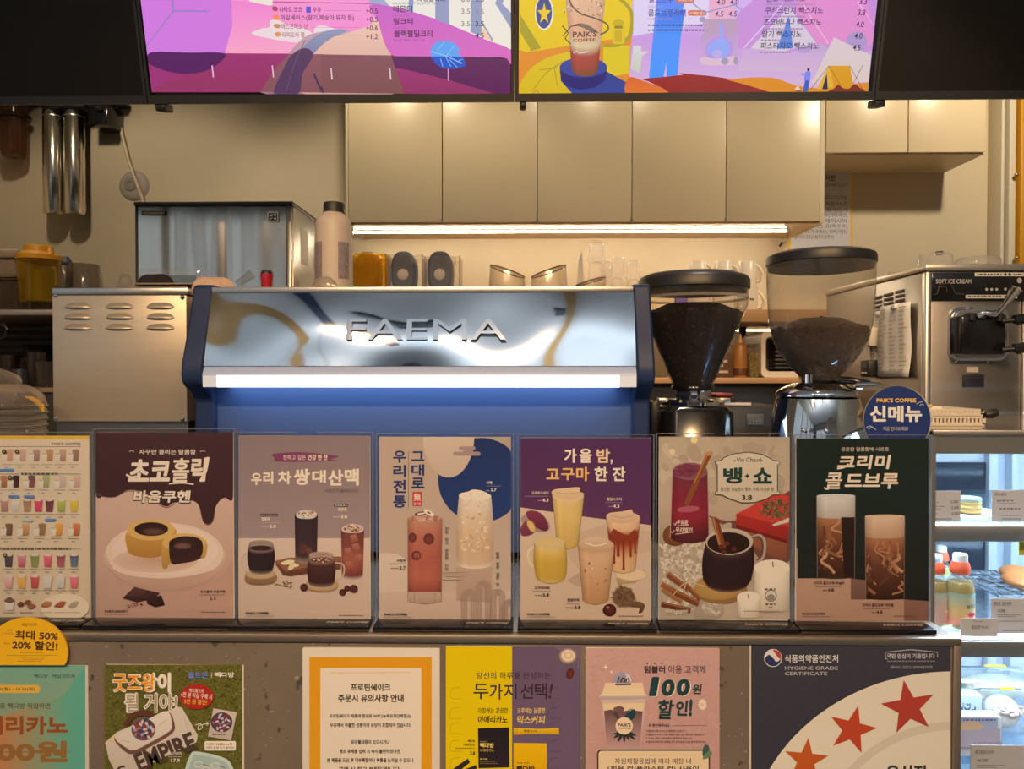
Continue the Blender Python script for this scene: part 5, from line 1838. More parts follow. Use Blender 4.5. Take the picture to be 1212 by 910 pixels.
vv = MB().tube([P(1158, 374, YIC - 0.05), P(1166, 370, YIC - 0.06), P(1175, 372, YIC - 0.06), P(1181, 369, YIC - 0.06)], [0.008, 0.007, 0.009, 0.006], 10)
obj('lever_pivot', vv, CHROME, levo)
for px in (1132.5, 1170):
    c = P(px, 428, YIC - 0.004)
    obj('screw', MB().sphere((c.x, YIC, c.z), 0.004), CHROME, ic)
obj('small_label', MB().pbox(1144, 434, 1158, 440.5, YIC + 0.002, YIC + 0.005), lbm, ic)
obj('drain_plate', MB().pbox(1140, 443, 1165, 458, YIC + 0.001, YIC + 0.005, 0.001), mat('navy_black_plate', (0.02, 0.022, 0.04), 0.5), ic)
# louvres, papers and remotes on the left flank
def flank(px, py):
    d = ray(px, py)
    return EYE + d * ((a - EYE.x) / d.x)


for c_ in range(3):
    for r_ in range(5):
        u = flank(1034 + 13.5 * c_, 351 - 3.8 * c_ + r_ * 5.4)
        v = flank(1044 + 13.5 * c_, 348.5 - 3.8 * c_ + r_ * 5.4)
        mb = MB().box(a - 0.004, u.y, u.z - 0.010, a + 0.001, v.y, u.z - 0.002, 0.001)
        obj('louvre', mb, mat('dark_slot', (0.05, 0.045, 0.04), 0.5), ic)
for k, (x0, y0, x1, y1, dx, lb_) in enumerate(((1035, 368, 1052, 432, 0.006, 'creased white paper sheet hung behind the printed form on the ice cream machine'), (1047, 360, 1083, 446, 0.012, 'long printed form hanging on the side of the ice cream machine'))):
    p0, p1 = flank(x0, (y0 + y1) / 2), flank(x1, (y0 + y1) / 2)
    mb = MB()
    V = []
    nn = 10
    zt3, zb3 = flank((x0 + x1) / 2, y0).z, flank((x0 + x1) / 2, y1).z
    for j in range(nn + 1):
        t = j / nn
        for i in range(5):
            u = i / 4
            V.append((a - dx - 0.006 * math.sin(t * 5 + u * 2) * t - 0.012 * t * (1 - u), p0.y + (p1.y - p0.y) * u, zt3 + (zb3 - zt3) * t))
    mb.add(V, [[j * 5 + i, j * 5 + i + 1, (j + 1) * 5 + i + 1, (j + 1) * 5 + i] for j in range(nn) for i in range(4)])
    pg = thing('paper_sheet', lb_, 'paper', (a - dx, (p0.y + p1.y) / 2, (zt3 + zb3) / 2), 'papers on the ice cream machine')
    o = obj('page', mb, mat('hanging_paper', (0.80, 0.74, 0.66), 0.7), pg)
    so = o.modifiers.new('thick', 'SOLIDIFY')
    so.thickness = 0.0008
    pr = MB()
    r2 = random.Random(k)
    for j in range(16):
        t = 0.05 + 0.9 * j / 16
        for q in range(3):
            u0 = 0.08 + 0.3 * q
            u1 = u0 + r2.uniform(0.1, 0.26)
            fx = lambda u: a - dx - 0.006 * math.sin(t * 5 + u * 2) * t - 0.012 * t * (1 - u) - 0.0035
            zz_ = zt3 + (zb3 - zt3) * t
            pr.add([(fx(u0), p0.y + (p1.y - p0.y) * u0, zz_), (fx(u1), p0.y + (p1.y - p0.y) * u1, zz_), (fx(u1), p0.y + (p1.y - p0.y) * u1, zz_ - 0.002), (fx(u0), p0.y + (p1.y - p0.y) * u0, zz_ - 0.003)], [[0, 1, 2, 3]])
    obj('page_print', pr, mat('grey_print', (0.48, 0.42, 0.38), 0.7), o)
    ck = flank((x0 + x1) / 2, y0 + 2)
    obj('magnet', MB().box(a - dx - 0.008, ck.y - 0.012, ck.z - 0.008, a - 0.0005, ck.y + 0.012, ck.z + 0.004, 0.002), WHITE, pg)
for x0, y0, x1, y1, m_, lb_, nm in ((1034, 388, 1044.5, 410, mat('ivory_plastic', (0.66, 0.58, 0.46), 0.45), 'small ivory remote control on the side of the ice cream machine', 'white'), (1025, 388, 1034, 409, BLACK, 'black remote control left of the ivory one', 'b'), (1033, 426, 1043.5, 446, BLACK, 'black remote control below the ivory one', 'b')):
    p0, p1 = flank(x0, (y0 + y1) / 2), flank(x1, (y0 + y1) / 2)
    t0, t1 = flank((x0 + x1) / 2, y0).z, flank((x0 + x1) / 2, y1).z
    t = thing('remote_control', lb_, 'remote control', (a - 0.02, (p0.y + p1.y) / 2, t1), 'remote controls on the ice cream machine')
    rcs = obj('case', MB().box(a - 0.036, p0.y, t1, a - 0.0005, p1.y, t0, 0.004), m_, t)
    obj('display', MB().box(a - 0.0368, p1.y + (p0.y - p1.y) * 0.25, t1 + (t0 - t1) * 0.55, a - 0.0358, p1.y + (p0.y - p1.y) * 0.75, t1 + (t0 - t1) * 0.85), DARKALU if nm == 'white' else mat('grey_keypad'), t)
    for q in range(3):
        obj('button', MB().box(a - 0.0372, p1.y + (p0.y - p1.y) * (0.22 + 0.22 * q), t1 + (t0 - t1) * 0.2, a - 0.0358, p1.y + (p0.y - p1.y) * (0.34 + 0.22 * q), t1 + (t0 - t1) * 0.3), mat('grey_keypad') if nm == 'white' else lbm, rcs)
# clear lids on top of the machine
for cx, hw, y0, Y_, lb_ in ((1106, 20, 301, 2.15, 'round clear lid with knob on top of the ice cream machine'), (1156, 26, 305, 2.1, 'flat clear lid on the ice cream machine, right of the knobbed lid')):
    c = P(cx, 455, Y_)
    h = Z(y0, Y_, cx) - zi
    hw_ = hw * Y_ / F
    t = thing('hopper_cover', lb_, 'lid', (c.x, Y_, zi))
    obj('cover_shell', MB().lathe(c.x, Y_, [(hw_, zi + 0.0005), (hw_, zi + 0.008), (hw_ * 0.9, zi + h * 0.85), (hw_ * 0.8, zi + h), (0, zi + h)], 28, None, 1, 1), CUP, t)
    if cx == 1106:
        obj('knob', MB().lathe(c.x + 0.01, Y_, [(0, zi + h), (0.012, zi + h), (0.01, zi + h + 0.008), (0, zi + h + 0.01)], 14), BLACK, t)
for cx, Y_, lb_ in ((1040, 2.42, 'small clear cup lid at the back left of the ice cream machine top'), (1054, 2.3, 'second small clear lid at the back of the ice cream machine top')):
    c = P(cx, 455, Y_)
    xx = max(c.x, a + 0.03)
    solo('clear_cover', MB().lathe(xx, Y_, [(0.025, zi + 0.0005), (0.025, zi + 0.006), (0.018, zi + 0.02), (0.008, zi + 0.03), (0, zi + 0.03)], 18), CUP, lb_, 'lid', (xx, Y_, zi))

# ------------------------------------------------------------------ chilled display case
YV = 1.235
dc = thing('display_case', 'chilled glass pastry display case with lit shelves right of the counter', 'display case', (1.05, 1.5, 0))
xv0, xv1 = XCR + 0.012, 1.5
zv = Z(515, YV, 1150)
YVB = 1.72
BLU = mat('white_case_lining', (0.72, 0.79, 0.86), 0.4)
ALU = mat('aluminium_case_frame', (0.6, 0.58, 0.55), 0.35, 0.9)
GLS = clear('case_glass', (0.95, 0.975, 0.985), 0.04, (0.8, 0.85, 0.9), 1.0, 0.02)
obj('case_base', MB().box(xv0, YV, 0.0, xv1, YVB, 0.62, 0.003), mat('grey_case_base', (0.3, 0.3, 0.31), 0.4), dc)
obj('front_glass', MB().box(xv0 + 0.006, YV, 0.62, xv1, YV + 0.005, zv - 0.002), GLS, dc)
obj('side_glass', MB().box(xv0, YV + 0.008, 0.62, xv0 + 0.005, YVB, zv - 0.002), GLS, dc)
obj('corner_post', MB().box(xv0 - 0.002, YV - 0.001, 0.62, xv0 + 0.0055, YV + 0.0075, zv), ALU, dc)
obj('top_glass', MB().box(xv0, YV, zv, xv1, YVB, zv + 0.006), mat('grey_tinted_top', (0.25, 0.23, 0.21), 0.05, spec=1.0), dc)
obj('top_rail', MB().box(xv0, YV + 0.001, zv - 0.03, xv1, YV + 0.03, zv - 0.001).box(xv0, YV - 0.003, zv - 0.0005, xv1, YV + 0.008, zv + 0.008, 0.001), ALU, dc)
DK = mat('dark_sliding_glass', (0.03, 0.04, 0.06), 0.08)
YVI = 1.66
bk_ = MB().box(xv0, YVI + 0.02, 0.62, xv1, YVI + 0.05, zv - 0.03)
obj('case_back', bk_, BLU, dc)
w1, w2 = X(1106, YVI), X(1172, YVI)
for z0, z1_ in ((Z(586, YVI, 1140), Z(548, YVI, 1140)), (Z(676, YVI, 1140), Z(640, YVI, 1140)), (Z(760, YVI, 1140), Z(700, YVI, 1140))):
    obj('rear_pane', MB().box(xv0 + 0.01, YVI + 0.012, z0, w2, YVI + 0.02, z1_), DK, dc)
fr4 = MB()
fr4.box(w2, YVI, 0.62, w2 + 0.02, YVI + 0.02, zv - 0.03, 0.003).box(w2 + 0.045, YVI - 0.006, 0.62, w2 + 0.06, YVI + 0.02, zv - 0.03, 0.003)
obj('door_frame', fr4, BLU, dc)
zsh = []
for y0, y1_ in ((621, 640), (757, 776)):
    z1_, z0 = Z(y0, YV + 0.03, 1150), Z(y1_, YV + 0.03, 1150)
    zsh.append(z1_)
    obj('shelf_plate', MB().box(xv0 + 0.008, YV + 0.035, z1_ - 0.008, xv1, YVI - 0.01, z1_ - 0.001), clear('shelf_glass', (0.85, 0.92, 0.97), 0.15, (0.6, 0.7, 0.8), 1, 0.03, 0.1), dc)
    obj('shelf_rail', MB().box(xv0 + 0.008, YV + 0.022, z0, xv1, YV + 0.034, z1_, 0.002), ALU, dc)
    obj('shelf_lamp', MB().box(xv0 + 0.02, YV + 0.078, z1_ - 0.018, xv1, YV + 0.092, z1_ - 0.0095), mat('case_lamp', (1, 1, 1), 0.5, emit=50.0, ecol=COOL), dc)
obj('case_lamp', MB().box(xv0 + 0.02, YV + 0.078, zv - 0.014, xv1, YV + 0.098, zv - 0.004), mat('case_lamp'), dc)
zdk = Z(905, YV + 0.15, 1180)
obj('case_deck', MB().box(xv0 + 0.006, YV + 0.01, 0.62, xv1, YVI + 0.02, zdk - 0.001), BLU, dc)

TAG = clear('tag_holder', (0.95, 0.96, 0.98), 0.05, (0.9, 0.9, 0.95), 0.6)


def price_tag(x0, y0, x1, y1, Y, base, lines, label, skew=0):
    """folded price card standing on a shelf"""
    t = thing('price_card', label, 'price card', (X((x0 + x1) / 2, Y), Y, base), 'price cards in the display case')
    p0, p1 = P(x0, (y0 + y1) / 2, Y), P(x1, (y0 + y1) / 2, Y)
    zt4 = Z(y0, Y, (x0 + x1) / 2)
    n = Vector((0, -1, 0))
    obj('card', MB().box(p0.x, Y, base, p1.x, Y + 0.0012, zt4).box(p0.x + 0.01, Y + 0.0012, base, p1.x - 0.01, Y + 0.004, base + 0.001), mat('white_card', (0.70, 0.69, 0.75), 0.5), t)
    D = Art(0, 0, 1, Y=Y - 0.0003, wb='e8e8ee', seed=int(x0))
    for q in lines:
        if q[0] == 't':
            D.text(q[1], *q[2:6], '50505e', 0.02)
        else:
            D.tiny(q[1], q[2], q[3], q[4], '8a8a98')
    if lines:
        obj('card_print', D, PRINT, t)


zA = zsh[0]
# upper shelf: stacked cake on a plate with two price cards
price_tag(1100, 581, 1137, 622, YV + 0.06, zA, [('t', '2,300', 1125, 592, 1134, 596), ('t', '2,500', 1126, 599, 1135, 603), ('t', '2,500', 1126, 606, 1135.5, 610), ('l', 1103, 1112, 594.5, 1), ('l', 1103, 1118, 599.5, 1), ('l', 1103, 1115, 603, 1), ('l', 1103, 1111, 608, 1), ('l', 1103, 1127, 614, 1.4)], 'white price card left of the layered cake on the upper shelf')
price_tag(1174, 580, 1216, 622, YV + 0.06, zA, [('t', '미니세트', 1177, 583, 1191, 587), ('l', 1180, 1200, 592.5, 2), ('l', 1181, 1203, 595.5, 0.8), ('l', 1183, 1208, 602, 2), ('l', 1185, 1209, 610, 1), ('l', 1186, 1209, 614, 1.5)], 'white price card right of the layered cake on the upper shelf')
Yk = 1.345
cx = P(1149, 455, Yk)
zpl = zA + 0.0115
pl = solo('serving_plate', MB().lathe(cx.x, Yk, [(0, zA), (0.025, zA), (0.045, zA + 0.008), (0.045, zA + 0.0095), (0.03, zA + 0.005), (0, zA + 0.005)], 32), mat('white_melamine', (0.8, 0.8, 0.8), 0.3), 'white plate holding the layered cake on the upper shelf', 'plate', (cx.x, Yk, zA))
ck_ = thing('layered_cake', 'round layered cake with pale blue top on a white plate', 'cake', (X(1148, Yk), Yk, zA + 0.005))
rk_ = 13.5 * Yk / F
xk = X(1148, Yk)
zc_ = zA + 0.0055
hk_ = (Z(588, Yk, 1148) - zc_)
lay = MB()
prof = [(0, zc_)]
for k in range(3):
    z0_, z1_ = zc_ + hk_ * 0.8 * k / 3, zc_ + hk_ * 0.8 * (k + 1) / 3
    prof += [(rk_ * 0.94, z0_ + 0.001), (rk_, z0_ + 0.003), (rk_, z1_ - 0.003), (rk_ * 0.94, z1_ - 0.0005)]
prof += [(0, zc_ + hk_ * 0.8)]
lay.lathe(xk, Yk, prof, 30)
obj('sponge', lay, mat('yellow_sponge', (0.74, 0.62, 0.25), 0.7), ck_)
obj('icing', MB().lathe(xk, Yk, [(rk_ * 0.98, zc_ + hk_ * 0.8), (rk_, zc_ + hk_ * 0.84), (rk_ * 0.98, zc_ + hk_ * 0.95), (rk_ * 0.9, zc_ + hk_), (0, zc_ + hk_)], 30), mat('pale_blue_icing', (0.36, 0.66, 0.66), 0.5), ck_)

# middle shelf: drinks, wire rack, cards
zB = zsh[1]


def bottle(cx, half, top, Y, label, front):
    pb = 440 - (zB - 1.5) * F / Y
    t = thing('drink_bottle', label, 'bottle', (X(cx, Y), Y, zB), 'bottled drinks on the case shelf')
    H = pb - top
    f = lambda k: top + H * k
    cp_ = obj('cap', MB().plathe(cx, Y, [(half * 0.50, f(0.155)), (half * 0.52, f(0.02)), (half * 0.45, f(0.0)), (0, f(0.0))], 22), mat('white_bottle_cap', (0.82, 0.8, 0.84), 0.35), t)
    obj('cap_seal', MB().plathe(cx, Y, [(half * 0.56, f(0.10)), (half * 0.68, f(0.16)), (half * 0.72, f(0.20)), (half * 0.70, f(0.255)), (half * 0.5, f(0.262))], 22), mat('orange_red_seal', (0.80, 0.13, 0.05), 0.4), cp_)
    obj('bottle_body', MB().plathe(cx, Y, [(half * 0.52, f(0.25)), (half * 0.6, f(0.3)), (half * 0.9, f(0.36)), (half, f(0.43)), (half, f(0.96)), (half * 0.9, f(1.0)), (0, f(1.0))], 26), clear('bottle_plastic', (0.93, 0.93, 0.9), 0.3, (0.8, 0.8, 0.75), 1, 0.03, 0.04), t)
    obj('tea', MB().plathe(cx, Y, [(0, f(0.985)), (half * 0.88, f(0.985)), (half * 0.95, f(0.95)), (half * 0.95, f(0.44)), (half * 0.8, f(0.37)), (0, f(0.36))], 24), mat('pale_tea', (0.52, 0.44, 0.16), 0.3), t)
    r_ = (half + 0.25) * Y / F
    c_ = P(cx, 455, Y)
    w = MB()
    w.c = []
    stops = [(0, (0.36, 0.62, 0.66)), (0.35, (0.62, 0.66, 0.42)), (0.6, (0.78, 0.55, 0.2)), (1, (0.78, 0.25, 0.16))] if front else [(0, (0.42, 0.62, 0.68)), (0.4, (0.72, 0.55, 0.5)), (1, (0.72, 0.42, 0.36))]
    nn = 28
    for i in range(nn + 1):
        q = -math.pi + math.pi * 1.0 * i / nn + (0)
        q = math.pi + math.pi * i / nn
        for k in range(9):
            v = k / 8
            w.v.append(Vector((c_.x + r_ * math.cos(q), Y + r_ * math.sin(q), Z(f(0.50), Y, cx) * (1 - v) + Z(f(0.93), Y, cx) * v)))
            vv_ = min(1, max(0, v + (0.25 * (0.5 - i / nn) if front else 0)))
            for s_ in range(len(stops) - 1):
                if stops[s_][0] <= vv_ <= stops[s_ + 1][0]:
                    break
            w.c.append(mixc(stops[s_][1], stops[s_ + 1][1], (vv_ - stops[s_][0]) / (stops[s_ + 1][0] - stops[s_][0])))
    for i in range(nn):
        for k in range(8):
            o = i * 9 + k
            w.f.append([o, o + 9, o + 10, o + 1])
            w.mi.append(0)
    # label lettering wrapped on the bottle
    def wrap(vs, fs, x0, x1, y0, y1, col):
        o = len(w.v)
        for v in vs:
            px = x0 + v.x * (x1 - x0)
            u = max(-0.98, min(0.98, (px - cx) / (half + 0.25)))
            q = -math.pi / 2 + math.asin(u)
            w.v.append(Vector((c_.x + (r_ + 0.0005) * math.cos(q), Y + (r_ + 0.0005) * math.sin(q), Z(y1 + v.y * (y0 - y1), Y, cx))))
            w.c.append(col)
        for g in fs:
            w.f.append([i + o for i in g])
            w.mi.append(0)
    if front:
        wrap(*text_geo('보리차', 0.02), cx - half * 0.1, cx + half * 0.85, f(0.635), f(0.70), (0.05, 0.05, 0.06))
        hx = []
        for i in range(14):
            q = 2 * math.pi * i / 14
            hx.append(Vector((0.5 + 0.5 * math.cos(q), 0.5 + 0.5 * math.sin(q) * (1 + 0.3 * math.cos(3 * q)), 0)))
        wrap(hx, [list(range(14))], cx + half * 0.02, cx + half * 0.7, f(0.745), f(0.80), (0.55, 0.03, 0.12))
        wrap(hx, [list(range(14))], cx + half * 0.1, cx + half * 0.5, f(0.55), f(0.60), (0.72, 0.72, 0.45))
    else:
        sq = [Vector((0, 0, 0)), Vector((1, 0, 0)), Vector((1, 1, 0)), Vector((0, 1, 0))]
        wrap(sq, [[0, 1, 2, 3]], cx + half * 0.3, cx + half * 0.62, f(0.58), f(0.78), (0.8, 0.8, 0.8))
        for k in range(6):
            wrap(sq, [[0, 1, 2, 3]], cx + half * 0.36, cx + half * 0.56, f(0.60 + 0.026 * k), f(0.612 + 0.026 * k), (0.2, 0.2, 0.25))
    obj('bottle_label', w, PRINT, t)


bottle(1138.5, 15.5, 655, YV + 0.085, 'bottle of barley tea with orange cap seal and lettered label, front right of the three', True)
bottle(1109, 14.5, 656, YV + 0.10, 'tea bottle turned to its barcode side, front left of the three', False)
bottle(1116, 11.5, 646, YV + 0.24, 'tea bottle behind the two front bottles', False)
price_tag(1137, 732, 1181, 757, YV + 0.045, zB, [('l', 1152, 1165, 735.5, 1), ('t', '햄프로틴 바나나', 1150, 740, 1170, 744.5)], 'low price card in front of the barley tea bottle')
price_tag(1173, 708, 1216, 757, YV + 0.06, zB, [('t', '햄치즈 샌드위치', 1176, 712, 1197, 717), ('t', '+3,300', 1180, 721, 1190, 725), ('l', 1180, 1209, 727.5, 1), ('l', 1181, 1203, 729.5, 1), ('l', 1183, 1212, 735, 1), ('l', 1187, 1212, 746, 1.4)], 'tall pale blue price card at the right of the middle shelf')
# wire rack
wr = MB()
Yr = 1.5
zr = Z(690, Yr, 1180)
for k in range(7):
    yy = Yr - 0.09 + 0.03 * k
    wr.tube([(X(1150, Yr), yy, zr), (X(1216, Yr), yy, zr)], 0.0025, 6)
for px in (1152, 1166, 1180, 1194, 1208):
    wr.tube([(X(px, Yr), Yr - 0.09, zr), (X(px, Yr), Yr + 0.09, zr)], 0.0025, 6)
for px in (1154, 1205):
    wr.tube([(X(px, Yr), Yr - 0.09, zB + 0.002), (X(px, Yr) + 0.012, Yr - 0.09, zr), (X(px, Yr) + 0.012, Yr + 0.09, zr), (X(px, Yr), Yr + 0.09, zB + 0.002)], 0.003, 6)
solo('wire_rack', wr, CHROME, 'small chrome wire rack behind the tea bottles', 'rack', (X(1180, Yr), Yr, zB))
# snack bag and yellow tag on the rack
zrk = zr + 0.003
bg = thing('sandwich', 'orange filled sandwich in clear wrap lying on the wire rack', 'sandwich', (X(1210, 1.45), 1.47, zrk))
sb_ = MB()
for i in range(2):
    sb_.sphere((X(1213, 1.45) + 0.008 * i, 1.46 + 0.02 * i, zrk + 0.014 + 0.008 * i), 0.028, 0.035, 0.014, 18, 10)
obj('bread', sb_, mat('orange_bread', (0.80, 0.28, 0.08), 0.5), bg)
yt = thing('shelf_tag', 'bright yellow tag hanging under the upper shelf', 'tag', (X(1211, YV + 0.05), YV + 0.05, zA - 0.025))
obj('tag_card', MB().pbox(1206, 640.5, 1219, 657, YV + 0.05, YV + 0.052), mat('yellow_tag', (0.75, 0.62, 0.03), 0.5), yt)

# deck: wrapped sandwiches and cards on a slope
WRAP = clear('plastic_wrap', (0.93, 0.96, 0.98), 0.3, (0.8, 0.88, 0.95), 1.6, 0.10, 0.10)


def wrapped(x0, y0, x1, y1, Y, label, breadc, tilt, kind):
    """sandwich in a clear pack leaning back on the deck"""
    cx, cy = (x0 + x1) / 2, (y0 + y1) / 2
    c = P(cx, y1, Y)
    wd_ = (x1 - x0) * Y / F
    ht = (y1 - y0) * Y / F
    z0_ = max(c.z, zdk + 0.001)
    t = thing('wrapped_sandwich', label, 'sandwich', (c.x, Y, z0_), 'wrapped sandwiches on the case deck')
    M = Matrix.Translation((c.x, Y, z0_)) @ Matrix.Rotation(R(-tilt), 4, 'X')
    obj('pack_tray', MB().box(-wd_ / 2, 0.0, 0, wd_ / 2, 0.045, ht, 0.006, M), WRAP, t)
    b = MB()
    if kind == 'long':
        for s_ in (0, 1):
            b.sphere((0.01, 0.006 + 0.016 * s_, ht * (0.40 + 0.2 * s_)), wd_ * 0.46, 0.02, ht * 0.26, 20, 10, M)
    else:
        b.sphere((0, 0.02, ht * 0.5), wd_ * 0.40, 0.018, ht * 0.38, 20, 10, M)
    obj('bread', b, mat(breadc[0], breadc[1], 0.6, noise=0.2, nscale=40), t)
    f_ = MB()
    r2 = random.Random(int(x0))
    for k in range(26):
        f_.sphere((r2.uniform(-0.3, 0.36) * wd_, 0.0 + r2.uniform(-0.002, 0.006), ht * r2.uniform(0.38, 0.58)), r2.uniform(0.004, 0.010), 0.006, r2.uniform(0.003, 0.007), 8, 6, M)
    obj('filling', f_, mat('creamy_filling', (0.80, 0.66, 0.62), 0.5, noise=0.35, nscale=90), t)
    lb2 = MB().box(-wd_ * 0.05, -0.002, ht * 0.955, wd_ * 0.25, -0.0005, ht * 1.02, 0, M)
    obj('pack_label', lb2, mat('yellow_tag'), t)
    # the stand that carries the pack
    if z0_ - zdk > 0.004:
        obj('riser', MB().box(c.x - wd_ * 0.42, Y + 0.004, zdk, c.x + wd_ * 0.42, Y + 0.06, z0_), clear('clear_riser', (0.86, 0.93, 0.98), 0.1, (0.7, 0.8, 0.9), 1, 0.05, 0.12), t)


wrapped(1140, 790, 1224, 834, YV + 0.22, 'long sandwich roll in clear wrap with yellow label, at the back of the case deck', ('pale_roll', (0.72, 0.68, 0.48)), 30, 'long')
wrapped(1172, 818, 1226, 868, YV + 0.13, 'wrapped cream sandwich at the front right of the case deck', ('white_bread', (0.82, 0.80, 0.74)), 25, 'round')


def flat_pack(x0, y0, x1, y1, Y, label, art_):
    c = P((x0 + x1) / 2, y1, Y)
    wd_ = (x1 - x0) * Y / F
    ht = (y1 - y0) * Y / F
    z0_ = max(c.z, zdk + 0.001)
    t = thing('pastry_pack', label, 'pastry pack', (c.x, Y, z0_), 'pastry packs on the case deck')
    obj('pack_body', MB().box(c.x - wd_ / 2, Y, z0_, c.x + wd_ / 2, Y + 0.03, z0_ + ht, 0.004), mat('pale_blue_pack', (0.62, 0.72, 0.80), 0.35), t)
    D = Art(0, 0, 1, Y=Y - 0.0004, wb='f0f4f8')
    art_(D)
    obj('pack_print', D, PRINT, t)
    if z0_ - zdk > 0.004:
        obj('riser', MB().box(c.x - wd_ * 0.42, Y + 0.002, zdk, c.x + wd_ * 0.42, Y + 0.028, z0_), clear('clear_riser'), t)


def art1(D):
    D.rect(1137.5, 825, 1161, 844, 'd4eef2')
    D.text('-M-S', 1139, 832, 1151, 836, '6a86c8', 0.01, rot=180)
    D.text('PAI', 1138, 836.5, 1155, 843, '4a5cae', 0.04, rot=180)


def art2(D):
    D.rect(1137, 849, 1181, 862, 'b8c8ee')
    D.tiny(1140, 1180, 852, 2.2, '6a7ac0')
    D.rect(1137, 862, 1184, 888, 'c6c2dc')
    D.blob([(1137, 856), (1150, 853), (1162, 857), (1163, 862), (1150, 864), (1137, 863)], 'e8cfae')
    D.text('BAKERY', 1150, 878, 1186, 882, '9a98b8', 0.01, rot=180)
    D.tiny(1137, 1150, 885, 2, '9a98b8')


flat_pack(1130, 822, 1163, 846, YV + 0.15, 'pale blue pack with upside down lettering beside the counter edge', art1)
flat_pack(1124, 848, 1186, 896, YV + 0.09, 'lilac bakery pack lying below the lettered pack', art2)
price_tag(1149, 882, 1212, 920, YV + 0.03, Z(920, YV + 0.03, 1180), [('t', '에그랩샌드위치', 1154, 888, 1176, 892.5), ('t', '+4,300', 1156, 898, 1169, 902), ('l', 1156, 1190, 905.5, 1), ('l', 1157, 1181, 908, 1)], 'front price card standing before the wrapped cream sandwich')

# ------------------------------------------------------------------ on the case top: perforated trays and bread
zT = zv + 0.006
YK = 1.36
PERF = mat('ivory_basket_plastic', (0.72, 0.66, 0.56), 0.5)


def perf_tray(x0, x1, ylow, yhigh, label, base):
    c = (X(x0, YK) + X(x1, YK)) / 2
    t = thing('perforated_tray', label, 'tray', (c, YK + 0.06, base), 'ivory trays on the case top')
    h = (ylow - yhigh) * YK / F
    p0, p1 = X(x0, YK), X(x1, YK)
    mb = MB()
    mb.box(p0, YK, base + 0.0004, p1, YK + 0.13, base + 0.003)
    n = int((x1 - x0) / 4.6)
    mb.box(p0, YK, base + h - 0.004, p1, YK + 0.004, base + h).box(p0, YK, base + 0.003, p1, YK + 0.004, base + 0.006)
    mb.box(p0, YK + 0.126, base + 0.003, p1, YK + 0.13, base + h).box(p0, YK, base + 0.003, p0 + 0.004, YK + 0.13, base + h).box(p1 - 0.004, YK, base + 0.003, p1, YK + 0.13, base + h)
    obj('tray_body', mb, PERF, t)
    rb_ = MB()
    for i in range(n + 1):
        xx = p0 + (p1 - p0) * i / n
        rb_.box(xx - 0.0022, YK + 0.0005, base + 0.005, xx + 0.0022, YK + 0.0035, base + h - 0.003)
    obj('slotted_side', rb_, PERF, t)
    return base + h


zt5 = perf_tray(1096, 1166, 497, 485.5, 'lower ivory slotted tray on the glass case top', zT)
zt6 = perf_tray(1098, 1164, 485, 477, 'upper ivory slotted tray stacked on the other', zt5 + 0.0003)
kb = MB().tube([P(1166, 491, YK + 0.02), P(1174, 489.5, YK + 0.02), P(1180, 488, YK + 0.02)], [0.006, 0.009, 0.007], 10)
solo('handled_tool', kb, BLACK, 'short black handle sticking out right of the ivory trays', 'tool', P(1172, 490, YK + 0.02))
wl = MB().box(X(1088, YK), YK + 0.03, zt6 + 0.0004, X(1116, YK), YK + 0.1, zt6 + 0.007, 0.003)
wl.box(X(1090, YK), YK + 0.04, zt6 + 0.006, X(1110, YK), YK + 0.09, zt6 + 0.011, 0.003)
solo('wooden_board', wl, mat('pale_wood', (0.66, 0.45, 0.24), 0.5), 'small pale wooden board lying on the ivory trays', 'board', (X(1102, YK), YK + 0.06, zt6))

# ------------------------------------------------------------------ clear lids stacked at the left of the counter
YQ2 = 1.5
LIDP = clear('clear_lid_plastic', (0.97, 0.95, 0.92), 0.55, (0.95, 0.86, 0.70), 1.5, 0.05, 0.10)
ds = thing('lid_stack', 'stack of clear domed cup lids at the left end of the counter', 'lids', (X(4, YQ2), YQ2, ZC), None)
pz = 440 - (ZC - 1.5) * F / YQ2
nL = 26
for k in range(nL):
    y0 = pz - (pz - 474) * k / nL
    mb = MB().plathe(4, YQ2, [(46, y0), (46.5, y0 - 2), (45, y0 - 3), (44.5, y0 - 6)], 40)
    if k == nL - 1:
        mb.plathe(4, YQ2, [(44.5, y0 - 6), (42, y0 - 14), (35, y0 - 22), (24, y0 - 27), (14, y0 - 28)], 40)
    obj('lid', mb, LIDP, ds)
tb_ = MB()
cxx = P(-6, 455, YQ2)
M = Matrix.Translation(P(-4, 468, YQ2)) @ Matrix.Rotation(R(25), 4, 'Y')
tb_.lathe(0, 0, [(0.032, -0.005), (0.034, 0.03), (0.030, 0.045), (0.022, 0.052), (0, 0.054)], 30, M)
solo('clear_cover', tb_, LIDP, 'loose clear lid perched tilted on the lid stack', 'lid', P(-4, 470, YQ2))
yl = MB().tube([P(30, 469.5, YQ2 + 0.02), P(38, 471.5, YQ2 + 0.012), P(45, 476, YQ2 + 0.008), P(50, 481.5, YQ2 + 0.006), P(51.5, 487, YQ2 + 0.006)], [0.0015, 0.004, 0.0055, 0.0055, 0.003], 10)
solo('yellow_rim', yl, mat('yellow_rim_plastic', (0.85, 0.5, 0.03), 0.35), 'curved yellow cover edge resting against the clear lid stack', 'lid', P(46, 480, YQ2))


